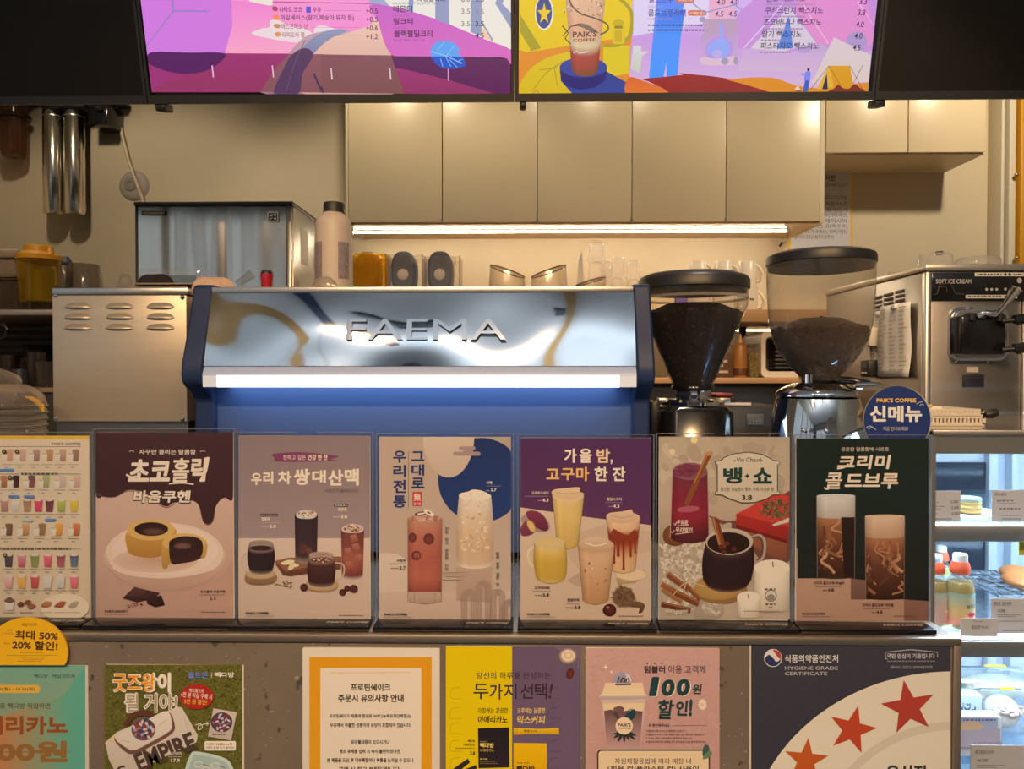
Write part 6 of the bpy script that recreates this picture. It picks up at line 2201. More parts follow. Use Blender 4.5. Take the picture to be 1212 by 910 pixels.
# ------------------------------------------------------------------ acrylic poster stands on the counter
YP = 1.178
ZBASE = Z(743, 1.14, 620)
ACR = clear('clear_acrylic', (0.97, 0.97, 0.97), 0.0, (0.7, 0.7, 0.7), 0.7, 0.02, 0.003)
ACE = clear('acrylic_edge', (0.75, 0.77, 0.78), 0.3, (0.75, 0.75, 0.75), 1.0, 0.06, 0.25)
BASEM = mat('gloss_black_base', (0.008, 0.008, 0.010), 0.12, spec=0.35)
WB1 = 'd2bea4'


def stand(x0, x1, ytop, yfoot, label, art, bx0, bx1, notch=None, lettering=None):
    cx = (x0 + x1) / 2
    t = thing('poster_stand', label, 'poster stand', (X(cx, YP), YP, ZC), 'acrylic poster stands along the counter')
    zt7 = Z(ytop - 4, YP, cx)
    q0, q1 = X(x0 - 2.5, YP), X(x1 + 2.5, YP)
    obj('base', MB().box(q0 - 0.0008, 1.14, ZC + 0.0005, min(q1 + 0.0008, X(1112, 1.14)), 1.192, ZBASE, 0.0015), BASEM, t)
    zb = ZBASE + 0.0002
    pan = MB().box(q0, YP - 0.004, zb, q1, YP - 0.002, zt7).box(q0, YP + 0.001, zb, q1, YP + 0.003, zt7)
    obj('acrylic_panel', pan, ACR, t)
    e = MB().box(q0 - 0.0012, YP - 0.004, zb, q0, YP + 0.003, zt7).box(q1, YP - 0.004, zb, q1 + 0.0012, YP + 0.003, zt7)
    if notch:
        n0, n1 = X(notch[0], YP), X(notch[1], YP)
        e.box(q0, YP - 0.004, zt7, n0, YP - 0.002, zt7 + 0.001).box(n1, YP - 0.004, zt7, q1, YP - 0.002, zt7 + 0.001)
    else:
        e.box(q0, YP - 0.004, zt7, q1, YP - 0.002, zt7 + 0.001)
    obj('acrylic_edge', e, ACE, t)
    obj('poster_backing', MB().box(X(x0, YP), YP + 0.0004, Z(yfoot + 1, YP, cx), X(x1, YP), YP + 0.0009, Z(ytop, YP, cx)), mat('poster_paper', (0.7, 0.68, 0.64), 0.7), t)
    obj('poster', art, PRINT, t, smooth=False)
    if lettering:
        m = MB()
        vs, fs = text_geo(lettering[0], 0.02, 0.25)
        m.add([(X(lettering[1], 1.165) + v.x * (X(lettering[2], 1.165) - X(lettering[1], 1.165)), 1.158 + v.y * 0.007, ZBASE + 0.0002) for v in vs], fs)
        obj('base_lettering', m, mat('silver_lettering', (0.5, 0.48, 0.45), 0.5), t, smooth=False)
    return t


def new(ox, oy, s, seed, clip):
    return Art(ox, oy, s, Y=YP, wb=WB1, seed=seed, clip=clip)


BR = "PAIK'S COFFEE"

# 1 ---- drinks menu sheet with rows of cups
A = new(0, 505, 3.79, 1, (-55, 515.5, 105, 736))
A.rect(-210, 40, 398, 880, 'd8a838')
A.rect(-210, 57, 398, 874, 'd2bc9c', 'c8b090')
A.text(BR, 232, 71, 362, 83, '3a3430', 0.035)
A.line([(-200, 89), (365, 89)], 2.5, '6a6056')


def minicup(x, y, w, h, c1_, c2_, lidc=None):
    A.poly([(x - w / 2, y - h / 2), (x + w / 2, y - h / 2), (x + w * 0.38, y + h / 2), (x - w * 0.38, y + h / 2)], c1_, c2_)
    A.ell(x, y - h / 2, w / 2, h * 0.09, lidc or c1_)


rows = [
    (132, [(-30, 'a06a4a', '7a4a34'), (32, 'c89a78', 'b88a6a'), (90, 'c8a090', 'b48a78'), (152, 'b08a78', '8a6a5c'), (212, 'b88a60', 'a0784c'), (270, 'c09880', '9a7460'), (328, '9a7860', '846450')], 170, 2),
    (250, [(-60, 'b08a70', '7a5a40'), (5, 'b87858', '8a5a44'), (60, '3a2420', '4a2a24'), (130, '6a4444', '84544c'), (195, 'a0a070', '8a9060'), (268, 'c8b0a0', 'b49c88'), (334, 'd0a894', 'b48c74')], 284, 2),
    (355, [(-50, 'c0a890', 'a88c74'), (20, 'b89080', '9a6e60'), (70, 'd8ccbc', 'b8a898'), (122, '9a7458', 'a88060'), (172, 'd04a5c', 'b84054'), (222, '5a3434', '7a4444'), (274, 'b8b860', '8a9440'), (332, 'd8b83c', 'c0a040')], 392, 1),
    (465, [(-45, '8a6040', '6a442c'), (28, '7a5c44', '6a4a34'), (102, 'c89a68', 'a87848'), (176, '94704a', '8a6440'), (252, 'e09a44', 'c48034'), (330, 'c8764a', 'a85a34')], 501, 2),
    (602, [(-30, '9a6a6a', '8a5a5a'), (38, '5a4c50', '4a4048'), (96, 'cc8a8c', 'b05058'), (155, '7a8444', '8a8c4c'), (214, 'd86a78', 'c04c60'), (272, '8a4a4c', 'a85c5c'), (332, '4a5866', '6a7480')], 638, 1),
    (697, [(-30, 'd0c0b0', 'c0b0a0'), (38, 'd8b0a4', 'c4847c'), (96, 'dcac54', 'cc9444'), (155, 'c45a58', 'ac4448'), (213, 'd0c4b4', 'c0b4a4'), (272, 'd0c4b4', 'b8aca0'), (332, 'd87a80', 'cc5c68')], 733, 1),
]
for y, cups, yl_, kind in rows:
    for x, c1_, c2_ in cups:
        if kind == 2:
            minicup(x + 12, y - 2, 32, 50, c1_, c2_)
            minicup(x - 12, y + 8, 26, 36, 'd8ccba', 'cbbba6', 'b8a890')
        else:
            minicup(x, y, 38, 54, c1_, c2_)
            A.ell(x, y - 27, 17, 6, 'cdbca8')
        A.tiny(x - 24, x + 24, yl_, 3.5, '8a7e70')
        A.tiny(x - 10, x + 8, yl_ + 13, 4, '8a7e70')
for x, y in ((36, 194), (-12, 194), (62, 313), (130, 313), (122, 420), (226, 418)):
    A.rrect(x - 25, y - 6, x + 25, y + 6, 6, '5a7fa8' if x != 122 else 'a8b4b0')
for x, y in ((18, 111), (76, 111), (44, 229), (22, 576)):
    A.ell(x, y, 10, 10, '3a3028')
    A.ell(x, y, 4, 4, 'b09040')
for y in (210, 546):
    A.line([(-200, y), (85, y)], 2, '8a7e70')
    A.line([(265 if y < 300 else 325, y), (362, y)], 2, '8a7e70')
    A.tiny(95 if y < 300 else 0, 262 if y < 300 else 320, y, 8, '5a5048')
A.ell(290, 810, 110, 62, 'cebb9b')
A.poly([(20, 780), (64, 780), (58, 822), (26, 822)], 'c8b8a8').blob([(18, 782), (42, 764), (66, 782), (42, 790)], '6a4a40')
for x, y, rx, c in ((92, 796, 15, '6a3a2a'), (124, 788, 15, '7a4830'), (140, 806, 18, '8a5840')):
    A.ell(x, y, rx, 11, c, -15)
A.blob([(182, 804), (200, 784), (232, 786), (226, 806), (198, 812)], 'b87a50', '8a5034')
A.blob([(242, 806), (268, 784), (296, 786), (284, 808), (262, 812)], 'a85c44', '8a4434')
A.blob([(308, 812), (320, 790), (348, 782), (352, 794), (334, 814)], 'a89880', '8a7c68')
for x in (40, 118, 208, 272, 332):
    A.tiny(x - 28, x + 28, 833, 4, '8a7e70')
stand(-55, 105, 515.5, 736, 'poster stand with a yellow edged sheet of many small cups, leftmost on the counter', A, -62, 110, None, (BR, 60, 98))

# 2 ---- chocolate ring cakes
A = new(105, 505, 3.789, 2, (113.5, 511.5, 276, 734.5))
A.bands(32, 648, [(25, 'c8a690'), (420, 'd2b09a'), (600, 'c8a48e'), (870, 'b48c78')]) if False else None
A.rect(32, 25, 648, 868, 'd0ae96', 'b28a76')
A.blob([(120, 640), (300, 720), (560, 690), (648, 600), (648, 800), (500, 780), (200, 800)], 'b88e7a')
A.poly(A.smooth([(30, 24), (340, 22), (650, 24), (650, 310), (610, 318), (585, 335), (566, 370), (556, 420), (535, 438), (514, 420), (500, 370), (482, 340), (450, 330), (420, 336), (380, 342), (352, 358), (322, 348), (290, 318), (220, 288), (170, 286), (120, 312), (70, 312), (30, 295)], 5), '44282a', '3a2024')
A.line([(34, 298), (70, 314), (120, 314), (168, 290), (220, 292), (288, 322), (322, 352), (352, 362), (384, 346)], 4, '6a4a44', True)
A.line([(500, 372), (514, 424), (535, 441), (556, 424), (568, 372)], 4, '6a4a44', True)
A.text('자꾸만 끌리는 달콤함', 226, 101, 480, 124, 'd8c4b0', 0.03)
A.line([(182, 112), (192, 107), (204, 113)], 3, 'd0bca8', True).line([(500, 113), (510, 107), (522, 112)], 3, 'd0bca8', True)
A.text('초코', 176, 146, 364, 246, 'e6d4be', 0.05, 0.12)
A.text('홀', 372, 140, 452, 250, 'e6d4be', 0.025, 0.12)
A.text('릭', 458, 138, 532, 246, 'e6d4be', 0.045, 0.12)
A.line([(168, 214), (190, 226), (215, 222)], 9, 'e6d4be', True)
A.line([(360, 256), (420, 252), (470, 258)], 6, 'e6d4be', True)
A.line([(536, 136), (524, 200), (500, 245)], 12, 'e6d4be', True)
A.text('바움쿠헨', 196, 284, 462, 346, '2c1c1c', 0.09, 0.1)
A.text('바움쿠헨', 200, 285, 458, 341, 'e8d8c4', 0.045, 0.1)
A.ell(342, 590, 268, 150, 'b49080', c2='b08a78')
A.ell(340, 575, 268, 146, 'd8baa2')
A.blob([(74, 560), (80, 620), (180, 700), (340, 730), (500, 705), (600, 630), (608, 560), (560, 640), (340, 680), (130, 650)], 'cda98f', 'b48a74')
A.ell(342, 555, 240, 112, 'd6b69c', c2='dcc0a8')
A.ell(300, 600, 190, 55, 'bc9478', c2='d0ae94')
# whole cake
A.poly(A.smooth([(172, 470), (172, 545), (195, 575), (275, 588), (340, 570), (384, 500), (386, 455), (280, 420)], 4), 'c89848', 'a87434')
A.ell(278, 462, 107, 48, 'cfa45c')
A.ell(281, 459, 76, 31, '3a2420', c2='2c1818')
A.ell(290, 470, 50, 17, '6a4840', c2='4a2c26')
# cut cake
A.poly(A.smooth([(328, 530), (330, 628), (352, 634), (372, 610), (500, 592), (524, 580), (526, 510), (440, 480), (360, 500)], 3), 'c89a4c', 'a87c3c')
A.ell(428, 520, 98, 42, 'cfa45c')
A.poly(A.smooth([(360, 535), (370, 612), (420, 612), (500, 590), (508, 512), (440, 490), (372, 505)], 3), '2e1a1a', '3a2220')
A.ell(434, 522, 72, 30, '442a26', c2='2c1818')
A.ell(420, 535, 40, 15, '7a554a', c2='5a3830')
for q, c1_, c2_ in (([(150, 770), (205, 718), (262, 732), (320, 745), (296, 770), (218, 788)], '4a2c28', '3a2020'), ([(205, 720), (262, 732), (235, 765), (170, 756)], '5a3830', '4a2c28'), ([(258, 775), (325, 755), (342, 800), (300, 810), (262, 795)], '3a2020', '2c1616')):
    A.poly(q, c1_, c2_)
A.dots(26, A.ell_pt(205, 802, 40, 12), (2, 6), ['4a2c28', '3a2020'], 0.7)
A.text('초코홀릭 바움쿠헨', 500, 732, 612, 746, '4a3834', 0.03)
A.tiny(500, 612, 754, 4, '7a665c')
A.text('2.5', 542, 762, 570, 777, '3a2c28', 0.02)
A.text("PAIK'S BAKERY", 72, 822, 176, 833, '3a2c2c', 0.04)
A.tiny(72, 180, 841, 3, '7a665c').tiny(504, 614, 831, 5, '6a5850')
A.ell(337, 27, 30, 34, '3a2a2c', n=24)
A.rect(200, 5, 480, 25, '2c2c38') if False else None
A.rect(110, 862, 648, 869, '6a7a4c')
stand(113.5, 276, 511.5, 734.5, 'poster stand with chocolate ring cakes on a round dish under brown drips', A, 112, 279)

# 3 ---- traditional tea, four glasses
A = new(275, 505, 3.794, 3, (282, 515.5, 438, 734.5))
A.bands(27, 618, [(40, '84706e'), (200, '8a7470'), (500, '96807a')])
A.bands(27, 618, [(502, 'cbb29c'), (640, 'c4aa94'), (870, 'bea28c')])
A.poly(A.smooth([(182, 122), (300, 114), (420, 124), (480, 134), (440, 146), (472, 152), (330, 158), (200, 156), (190, 140)], 3), '7a3c58')
A.text('진하고 깊은', 228, 126, 330, 149, 'd8b8bc', 0.02)
A.text('건강 한 잔', 338, 125, 428, 150, 'e6ccc8', 0.04)
for t_, x0, y0, x1, y1 in (('우', 84, 207, 132, 262), ('리', 138, 200, 184, 258), ('차', 204, 198, 266, 258), ('쌍', 276, 188, 348, 262), ('대', 358, 194, 420, 252), ('산', 430, 192, 498, 264), ('맥', 504, 188, 568, 264)):
    A.text(t_, x0, y0, x1, y1, 'e2d2c6', 0.055)
A.text('사은즈가 들어있어요', 414, 278, 566, 296, '5a4a4c', 0.01)
A.rrect(126, 390, 205, 403, 6, '4a3c40')
A.tiny(132, 200, 397, 5, 'b8a8a0')
A.text('쌍화차', 130, 406, 168, 422, 'ded0c6', 0.04)
A.tiny(130, 212, 430, 3, 'b09c94')
A.text('3.0', 168, 440, 196, 455, 'e6d8cc', 0.04).tiny(130, 166, 449, 4, 'c0b0a4')
A.rrect(456, 346, 520, 359, 6, '4a3c40')
A.tiny(462, 515, 353, 5, 'b8a8a0')
A.text('대추차', 474, 363, 514, 380, 'ded0c6', 0.04)
A.text('3.0', 488, 396, 516, 411, 'e6d8cc', 0.04).tiny(450, 486, 405, 4, 'c0b0a4')
# board
A.poly([(192, 602), (250, 590), (490, 585), (488, 640), (262, 672), (228, 668), (196, 622)], '7a4c34', '5a3624')
A.poly([(192, 602), (250, 588), (490, 582), (488, 600), (240, 650)], '8a5a3e')
A.glass(280, 383, 396, 282, 380, 600, [(0, '342628'), (0.5, '3a2a2e'), (0.72, '4a2c2c'), (0.85, '3a2628'), (1, '8a7468')], 12, 14)
A.blob([(285, 398), (300, 380), (330, 374), (368, 380), (380, 396), (360, 412), (305, 412)], 'c8b4a4')
A.dots(36, A.ell_pt(335, 394, 38, 15), (2, 6), ['8a6a54', 'e4d4c4', 'a8886c', '5a4034'])
A.ell(318, 548, 16, 22, '5a3430', 20).ell(345, 560, 14, 18, '64403a')
A.glass(488, 592, 462, 492, 586, 672, [(0, '6a3c34'), (0.3, '7a4038'), (0.55, '945444'), (0.8, '844034'), (0.93, '6a3430'), (1, 'b09888')], 14, 14)
A.blob([(490, 462), (505, 444), (540, 436), (578, 444), (590, 462), (570, 476), (510, 476)], 'c4a894')
A.dots(40, A.ell_pt(540, 456, 42, 16), (2, 6), ['7a4a3a', 'e0ccb8', 'b08468', '5a3028'])
for x, y in ((545, 500), (520, 560), (570, 590), (525, 620), (555, 540)):
    A.poly([(x - 18, y - 12), (x + 10, y - 18), (x + 20, y + 10), (x - 10, y + 20)], 'a86a54', '8c4c40')
A.blob([(218, 612), (250, 598), (280, 602), (262, 616), (232, 620)], 'dcc8a0').blob([(250, 636), (262, 614), (284, 612), (276, 634), (258, 644)], 'd2bc90').blob([(270, 624), (290, 616), (300, 622), (286, 630)], 'd8c498')
# left mug on wood slice
A.poly(A.smooth([(57, 668), (62, 700), (120, 712), (190, 700), (196, 662), (130, 640), (70, 650)], 4), '9a7a58', '7a5a40')
A.ell(126, 660, 69, 24, 'c4a47c', c2='b08e66')
A.line([(84, 562), (48, 580), (44, 620), (62, 648), (84, 646)], 7, 'b8a494', True)
A.glass(76, 182, 522, 78, 180, 648, [(0, '9a8474'), (0.2, '7a6258'), (0.24, '2c2022'), (0.9, '2c1e1e'), (1, '8a7468')], 13, 16, 10, '8a7464')
A.ell(129, 545, 50, 12, '3a2824')
# front mug
A.ell(402, 716, 74, 28, '9a7a58').ell(402, 708, 76, 27, 'c2a27a', c2='ac8a62')
A.line([(460, 610), (496, 618), (502, 650), (486, 684), (456, 690)], 7, 'b8a08c', True)
A.glass(346, 452, 574, 342, 458, 704, [(0, 'a48c7c'), (0.2, '7a5c50'), (0.25, '4a2a28'), (0.9, '381e1e'), (1, '8a7060')], 13, 18, 8, '94786a')
A.ell(399, 598, 48, 13, '6a4438')
A.dots(30, A.ell_pt(399, 600, 36, 9), (2, 5), ['d8b890', 'b8946c', '4a2c24'])
for x, y, rx in ((322, 722, 18), (495, 744, 16), (516, 726, 14), (545, 728, 19)):
    A.ell(x, y, rx, rx * 0.98, '5a3028', 20, c2='421e1c')
A.dots(16, A.ell_pt(240, 708, 50, 14), (5, 16), ['6a5040', '8a7058', '5a4034'], 0.25)
A.text(BR, 60, 831, 162, 843, '3c3230', 0.04)
A.tiny(60, 190, 850, 3, '8a7a70').tiny(478, 588, 847, 5, '7a6a60')
stand(282, 438, 515.5, 734.5, 'poster stand with four dark teas in glasses on wooden slices', A, 280, 443, (352, 375), (BR, 386, 436))

# 4 ---- two traditional drinks with navy circle
A = new(440, 505, 3.794, 4, (448.7, 517, 604.7, 734.5))
A.rect(33, 46, 625, 870, 'a8917e', 'bda28c')
A.poly([(33, 46), (300, 46), (330, 300), (280, 520), (120, 560), (33, 580)], 'b09884', 'b69c86')
cl_ = []
for i in range(60):
    q = 2 * math.pi * i / 60
    cl_.append((min(625, 490 + 192 * math.cos(q)), 240 + 190 * math.sin(q)))
A.poly(cl_, '1e2f58', '233764')
w_ = []
for i in range(40):
    q = math.pi * i / 39
    w_.append((345 + 115 * math.cos(q), 46 + 182 * math.sin(q) * 1.0))
A.poly([(x, y) for x, y in w_ if y >= 46], 'c2ab94', 'b8a08a')
for x0, x1, y0, y1 in ((390, 466, 88, 104), (410, 455, 100, 116), (365, 488, 112, 130)):
    A.rrect(x0, y0, x1, y1, 8, '9a8078')
A.ell(92, 668, 75, 100, 'ccb49c') if False else None
lw_ = [(33, 742)] + [(33 + max(0, 60 + 75 * math.cos(q)), 668 + 102 * math.sin(q)) for q in [math.pi * (-0.72 + 1.44 * i / 24) for i in range(25)]]
A.poly([(33, 568), (70, 566), (120, 574), (160, 600), (175, 650), (175, 742), (33, 742)], 'cbb39b', 'c6ad95')
A.rect(33, 742, 625, 870, 'c0a690', 'b89c86')
NV = '26335e'
for t_, y0, y1 in (('우', 107, 162), ('리', 172, 226), ('전', 238, 298), ('통', 308, 364)):
    A.text(t_, 96, y0, 154, y1, NV, 0.045)
for t_, y0, y1 in (('그', 110, 154), ('대', 168, 220), ('로', 228, 276)):
    A.text(t_, 178, y0, 236, y1, NV, 0.045)
A.line([(165, 110), (165, 366)], 3, '7a6a6c')
A.rrect(183, 292, 226, 357, 4, 'b83a3e')
A.text('無', 188, 298, 221, 334, 'e4cdbc', 0.02)
A.text('첨가물', 188, 340, 221, 352, 'e4cdbc', 0.02)
A.text('식혜', 514, 244, 540, 258, 'd0c4b4', 0.04)
A.line([(514, 266), (580, 266)], 2, '8a8490')
A.text('2.7', 534, 276, 560, 290, 'dccfbe', 0.04).tiny(512, 530, 287, 4, 'a8a0a0')
# red drink
A.glass(162, 316, 412, 162, 314, 742, [(0, 'b07860'), (0.18, 'a86450'), (0.5, 'a05444'), (0.78, 'a85a48'), (0.97, '8a4034'), (1, '84402f')], 16, 10)
A.dots(60, A.ell_pt(239, 412, 74, 12), (4, 11), ['b88e78', 'c49c84', '9a6a58'], 0.7, 5)
A.poly([(162, 742), (314, 742), (312, 786), (240, 796), (166, 786)], 'b4967e', 'a4866e')
for x in (192, 284):
    A.line([(x, 745), (x, 790)], 2, '8a7060')
A.line([(162, 412), (162, 786), (240, 797), (313, 786), (316, 412)], 2.5, '84685a')
A.ell(222, 390, 30, 9, '5a3430', -8).ell(222, 390, 20, 4, 'dcc8b0', -8).ell(256, 386, 26, 11, 'e0cbb4', 30).ell(256, 386, 9, 4, '6a4034', 30)
for x, y, rx, ry in ((256, 504, 24, 26), (183, 498, 18, 22), (200, 578, 21, 22)):
    A.ell(x, y, rx, ry, '7a4038', c2='5a2c2c')
A.ell(196, 576, 6, 13, '96503f', 10).ell(209, 577, 6, 13, '96503f', -10)
A.ell(196, 560, 40, 60, 'a86048') if False else None
# white drink on block
A.poly([(380, 632), (540, 632), (540, 790), (380, 780)], 'b0927c', 'a88a74')
A.glass(392, 536, 310, 380, 546, 612, [(0, 'd0c0ac'), (0.3, 'c8ac8c'), (0.7, 'c09c78'), (0.95, 'c0a080'), (1, 'd0b8a0')], 14, 26, 6)
A.blob([(392, 312), (400, 298), (430, 292), (455, 282), (490, 286), (515, 296), (534, 310), (510, 326), (420, 326)], 'dccfc0')
A.dots(50, A.ell_pt(462, 306, 64, 14), (3, 9), ['e8dccd', 'cdbfae', 'd6c6b6'], 0.6)
A.dots(80, A.box_pt(400, 330, 525, 560), (3, 14), ['d0b496', 'b8946e', 'd8c0a4'], 0.5)
# vertical captions
for i, ch in enumerate('진한 향과 은은한 단맛'):
    if ch != ' ':
        A.text(ch, 329, 450 + i * 16.6, 345, 464 + i * 16.6, '5a4844', 0.01)
for i, ch in enumerate('밥알 동동 깊은 맛'):
    if ch != ' ':
        A.text(ch, 558, 562 + i * 15.4, 574, 576 + i * 15.4, '5a4844', 0.01)
A.text('수정과', 112, 594, 152, 607, '4a3c3c', 0.035)
A.tiny(78, 152, 615, 3, '8a7a70')
A.text('2.7', 124, 626, 152, 641, '3c3034', 0.04).tiny(86, 122, 635, 4, '7a6a62')
for y, x0, x1 in ((655, 320, 424), (664, 300, 380), (673, 330, 418), (688, 296, 405)):
    A.line([(x0, y), (x1, y)], 2, '8a6c5c')
for cx, yt, yb in ((436, 730, 870), (502, 692, 870), (566, 730, 870), (618, 775, 870)):
    for k in range(5):
        r_ = 33 - 6.2 * k
        pts = [(cx - r_, yb)] + [(cx + r_ * math.cos(q), yt + 33 + r_ * math.sin(q)) for q in [math.pi + math.pi * i / 10 for i in range(11)]] + [(cx + r_, yb)]
        A.line([(min(624, x), y) for x, y in pts], 2.2, '94786a')
A.text(BR, 56, 837, 158, 848, '3c3230', 0.04)
A.tiny(56, 186, 855, 3, '8a7a70')
stand(448.7, 604.7, 517, 734.5, 'poster stand with tall red and pale drinks before a navy circle', A, 446, 609, (519, 542), (BR, 552, 602))

# 5 ---- sweet potato and chestnut drinks
A = new(605, 505, 3.794, 5, (616, 518, 771, 734.5))
A.rect(42, 50, 628, 870, 'cbb094', 'c0a388')
A.poly([(42, 50), (628, 50), (628, 442), (330, 404), (42, 362)], '4c2a4e', '57304e')
A.poly([(200, 500), (420, 440), (628, 470), (628, 560), (300, 640)], 'bd9f84')
A.poly([(250, 690), (330, 640), (470, 640), (300, 720)], 'b09078')
for t_, x0, y0, x1, y1, c in (('가', 238, 98, 294, 162, 'e2cdb2'), ('을', 306, 98, 362, 162, 'e2cdb2'), ('밤', 384, 98, 444, 162, 'dcb890'), (',', 446, 146, 456, 168, 'e2cdb2'), ('고', 158, 188, 216, 236, 'dca860'), ('구', 224, 186, 284, 240, 'dca860'), ('마', 292, 180, 350, 244, 'dca860'), ('한', 374, 180, 434, 244, 'e6d6bc'), ('잔', 454, 180, 514, 244, 'e6d6bc')):
    A.text(t_, x0, y0, x1, y1, c, 0.04)
A.text('고구마스무디', 90, 290, 168, 304, 'd4bfae', 0.025)
A.tiny(62, 168, 312, 4, '8a6a7a')
A.text('4.3', 140, 322, 168, 337, 'e0cdb8', 0.04).tiny(120, 138, 331, 4, 'a88a8a')
A.text('꿀밤스무디', 430, 318, 496, 332, 'd4bfae', 0.025)
A.tiny(424, 500, 340, 4, '8a6a7a')
A.text('4.3', 458, 349, 486, 364, 'e0cdb8', 0.04).tiny(438, 456, 358, 4, 'a88a8a')
A.ell(110, 432, 68, 38, '9a8278', 20)
A.blob([(66, 390), (90, 376), (130, 386), (160, 420), (166, 462), (140, 466), (96, 440)], '7a3448', '5a2438')
A.blob([(44, 450), (70, 420), (102, 424), (112, 458), (96, 482), (60, 492), (44, 482)], '7c3a4c', '6a2e42')
A.ell(90, 446, 15, 30, 'd2b06a', -28, c2='c09a58')
# smoothie back
A.glass(184, 326, 310, 206, 300, 532, [(0, 'cfae84'), (0.05, 'c8a868'), (0.3, 'c9a964'), (1, 'b8944e')], 22, 16)
A.blob([(188, 306), (190, 284), (240, 276), (306, 272), (308, 290), (326, 304), (260, 328)], 'd4b48e', 'c8a47c')
A.line([(194, 292), (250, 300), (316, 294)], 3, 'b8946a', True)
A.line([(186, 312), (206, 534), (254, 548), (302, 534), (326, 312)], 3, '94784c')
# caramel right
A.poly([(470, 682), (600, 640), (606, 660), (560, 700), (480, 708)], 'b8966c', 'a4845c')
A.ell(540, 664, 66, 26, 'd2b48e')
A.glass(428, 578, 408, 450, 556, 644, [(0, 'd0a880'), (0.18, 'c89a74'), (0.24, '7a3020'), (0.40, '84341f'), (0.46, '9a4c2c'), (0.7, 'c4966a'), (1, 'c49c70')], 26, 14)
for x, y0, y1, w in ((462, 500, 610, 9), (480, 510, 575, 12), (504, 500, 636, 10), (536, 500, 580, 8), (556, 490, 565, 7)):
    A.line([(x, y0), (x + 1, y1)], w, '7a2e1e')
    A.ell(x + 1, y1, w * 0.62, w * 0.8, '7a2e1e')
A.line([(452, 470), (520, 500), (565, 470)], 30, '84341f', True)
A.blob([(428, 410), (440, 388), (500, 380), (540, 372), (548, 386), (578, 406), (520, 432), (460, 430)], 'd2b090', 'c49c78')
A.line([(446, 398), (500, 408), (556, 396)], 3, 'b08a68', True)
A.line([(428, 410), (452, 646), (503, 660), (556, 646), (580, 410)], 3, '8a6048')
# mug left
A.line([(104, 540), (78, 560), (78, 600), (100, 630)], 9, 'd4bc98', True)
A.glass(104, 242, 520, 112, 244, 682, [(0, 'c6aa76'), (0.12, 'cba95c'), (0.4, 'b8943c'), (0.9, 'b48e38'), (1, 'c0a060')], 24, 22, 9, 'cfb070')
A.line([(104, 520), (108, 620), (120, 680), (180, 704), (238, 680), (250, 620), (242, 520)], 3, '94783c', True)
# latte centre
A.glass(302, 462, 532, 322, 436, 778, [(0, 'b8906c'), (0.1, 'c49c78'), (0.5, 'b88c64'), (1, 'a87a50')], 30, 20)
A.blob([(304, 530), (330, 504), (380, 496), (430, 504), (458, 530), (420, 552), (340, 554)], 'cbac8c', 'b8926c')
A.line([(330, 520), (380, 534), (430, 522)], 5, 'dcc4a8', True)
A.dots(12, A.box_pt(330, 580, 430, 740), (4, 12), ['d0ac88', '94683f'], 0.5)
A.line([(301, 532), (322, 780), (378, 800), (436, 780), (464, 532)], 3, '8a6848')
# chestnuts
A.ell(505, 764, 48, 44, '6a4a34', c2='7a5a40')
A.dots(240, A.ell_pt(505, 764, 54, 50), (5, 15), ['5a3e2c', '8a6a4c', '6e4e38', '4a3222'], 0.12, 4)
A.blob([(520, 790), (570, 784), (600, 800), (590, 830), (572, 836), (576, 812), (540, 808)], '6a5038', '4a3626')
A.ell(442, 823, 30, 28, '5a2620', c2='3a1614').ell(434, 812, 7, 5, 'a87a6a')
A.text('고구마라떼', 104, 716, 172, 730, '4a3c38', 0.025)
A.tiny(96, 180, 738, 4, '8a7a6c')
A.text('3.8', 142, 748, 170, 763, '3a2c2c', 0.04).tiny(106, 140, 757, 4, '7a6a60')
A.text('꿀밤라떼', 252, 770, 305, 785, '4a3c38', 0.025)
A.tiny(248, 308, 794, 4, '8a7a6c')
A.text('3.8', 284, 803, 312, 818, '3a2c2c', 0.04).tiny(246, 282, 812, 4, '7a6a60')
A.text(BR, 72, 836, 174, 847, '3c3230', 0.04)
A.tiny(72, 200, 853, 3, '8a7a70').tiny(484, 594, 850, 5, '7a6a60')
stand(616, 771, 518, 734.5, 'poster stand with five creamy drinks under a dark purple ground', A, 612, 776, (682, 703), (BR, 720, 768))

# 6 ---- mulled wine
A = new(770, 505, 3.794, 6, (780, 517, 934.7, 733))
A.bands(38, 625, [(46, 'a8947a'), (150, 'b09a80'), (330, 'b49a80'), (500, 'a08a74'), (862, 'b49c84')])
A.dots(60, A.box_pt(60, 60, 600, 320), (18, 50), ['ae9a80', 'b8a48a', 'a48e76'], 0.7, 12)
A.ell(196, 60, 16, 14, 'dcc48c').ell(97, 112, 14, 13, 'd0b888')
A.blob([(380, 420), (600, 300), (625, 320), (625, 600), (500, 600), (420, 500), (260, 400)], '6a4038')
# books
A.poly([(384, 392), (470, 350), (622, 306), (622, 420), (612, 512), (386, 446)], 'b03026', '8a2420')
A.poly([(384, 392), (560, 300), (622, 310), (622, 450)], 'b83a30')
A.poly([(384, 448), (612, 515), (608, 588), (560, 588), (384, 500)], '94583a', '7a4630')
A.poly([(384, 440), (614, 508), (612, 524), (384, 456)], '6a1c1c')
A.dots(130, A.ell_pt(560, 372, 64, 44), (6, 22), ['3a3c22', '5a5a38', '4a4a2c', '7a7250'], 0.16)
A.poly([(545, 440), (622, 408), (622, 428), (556, 446)], 'c0b4a4')
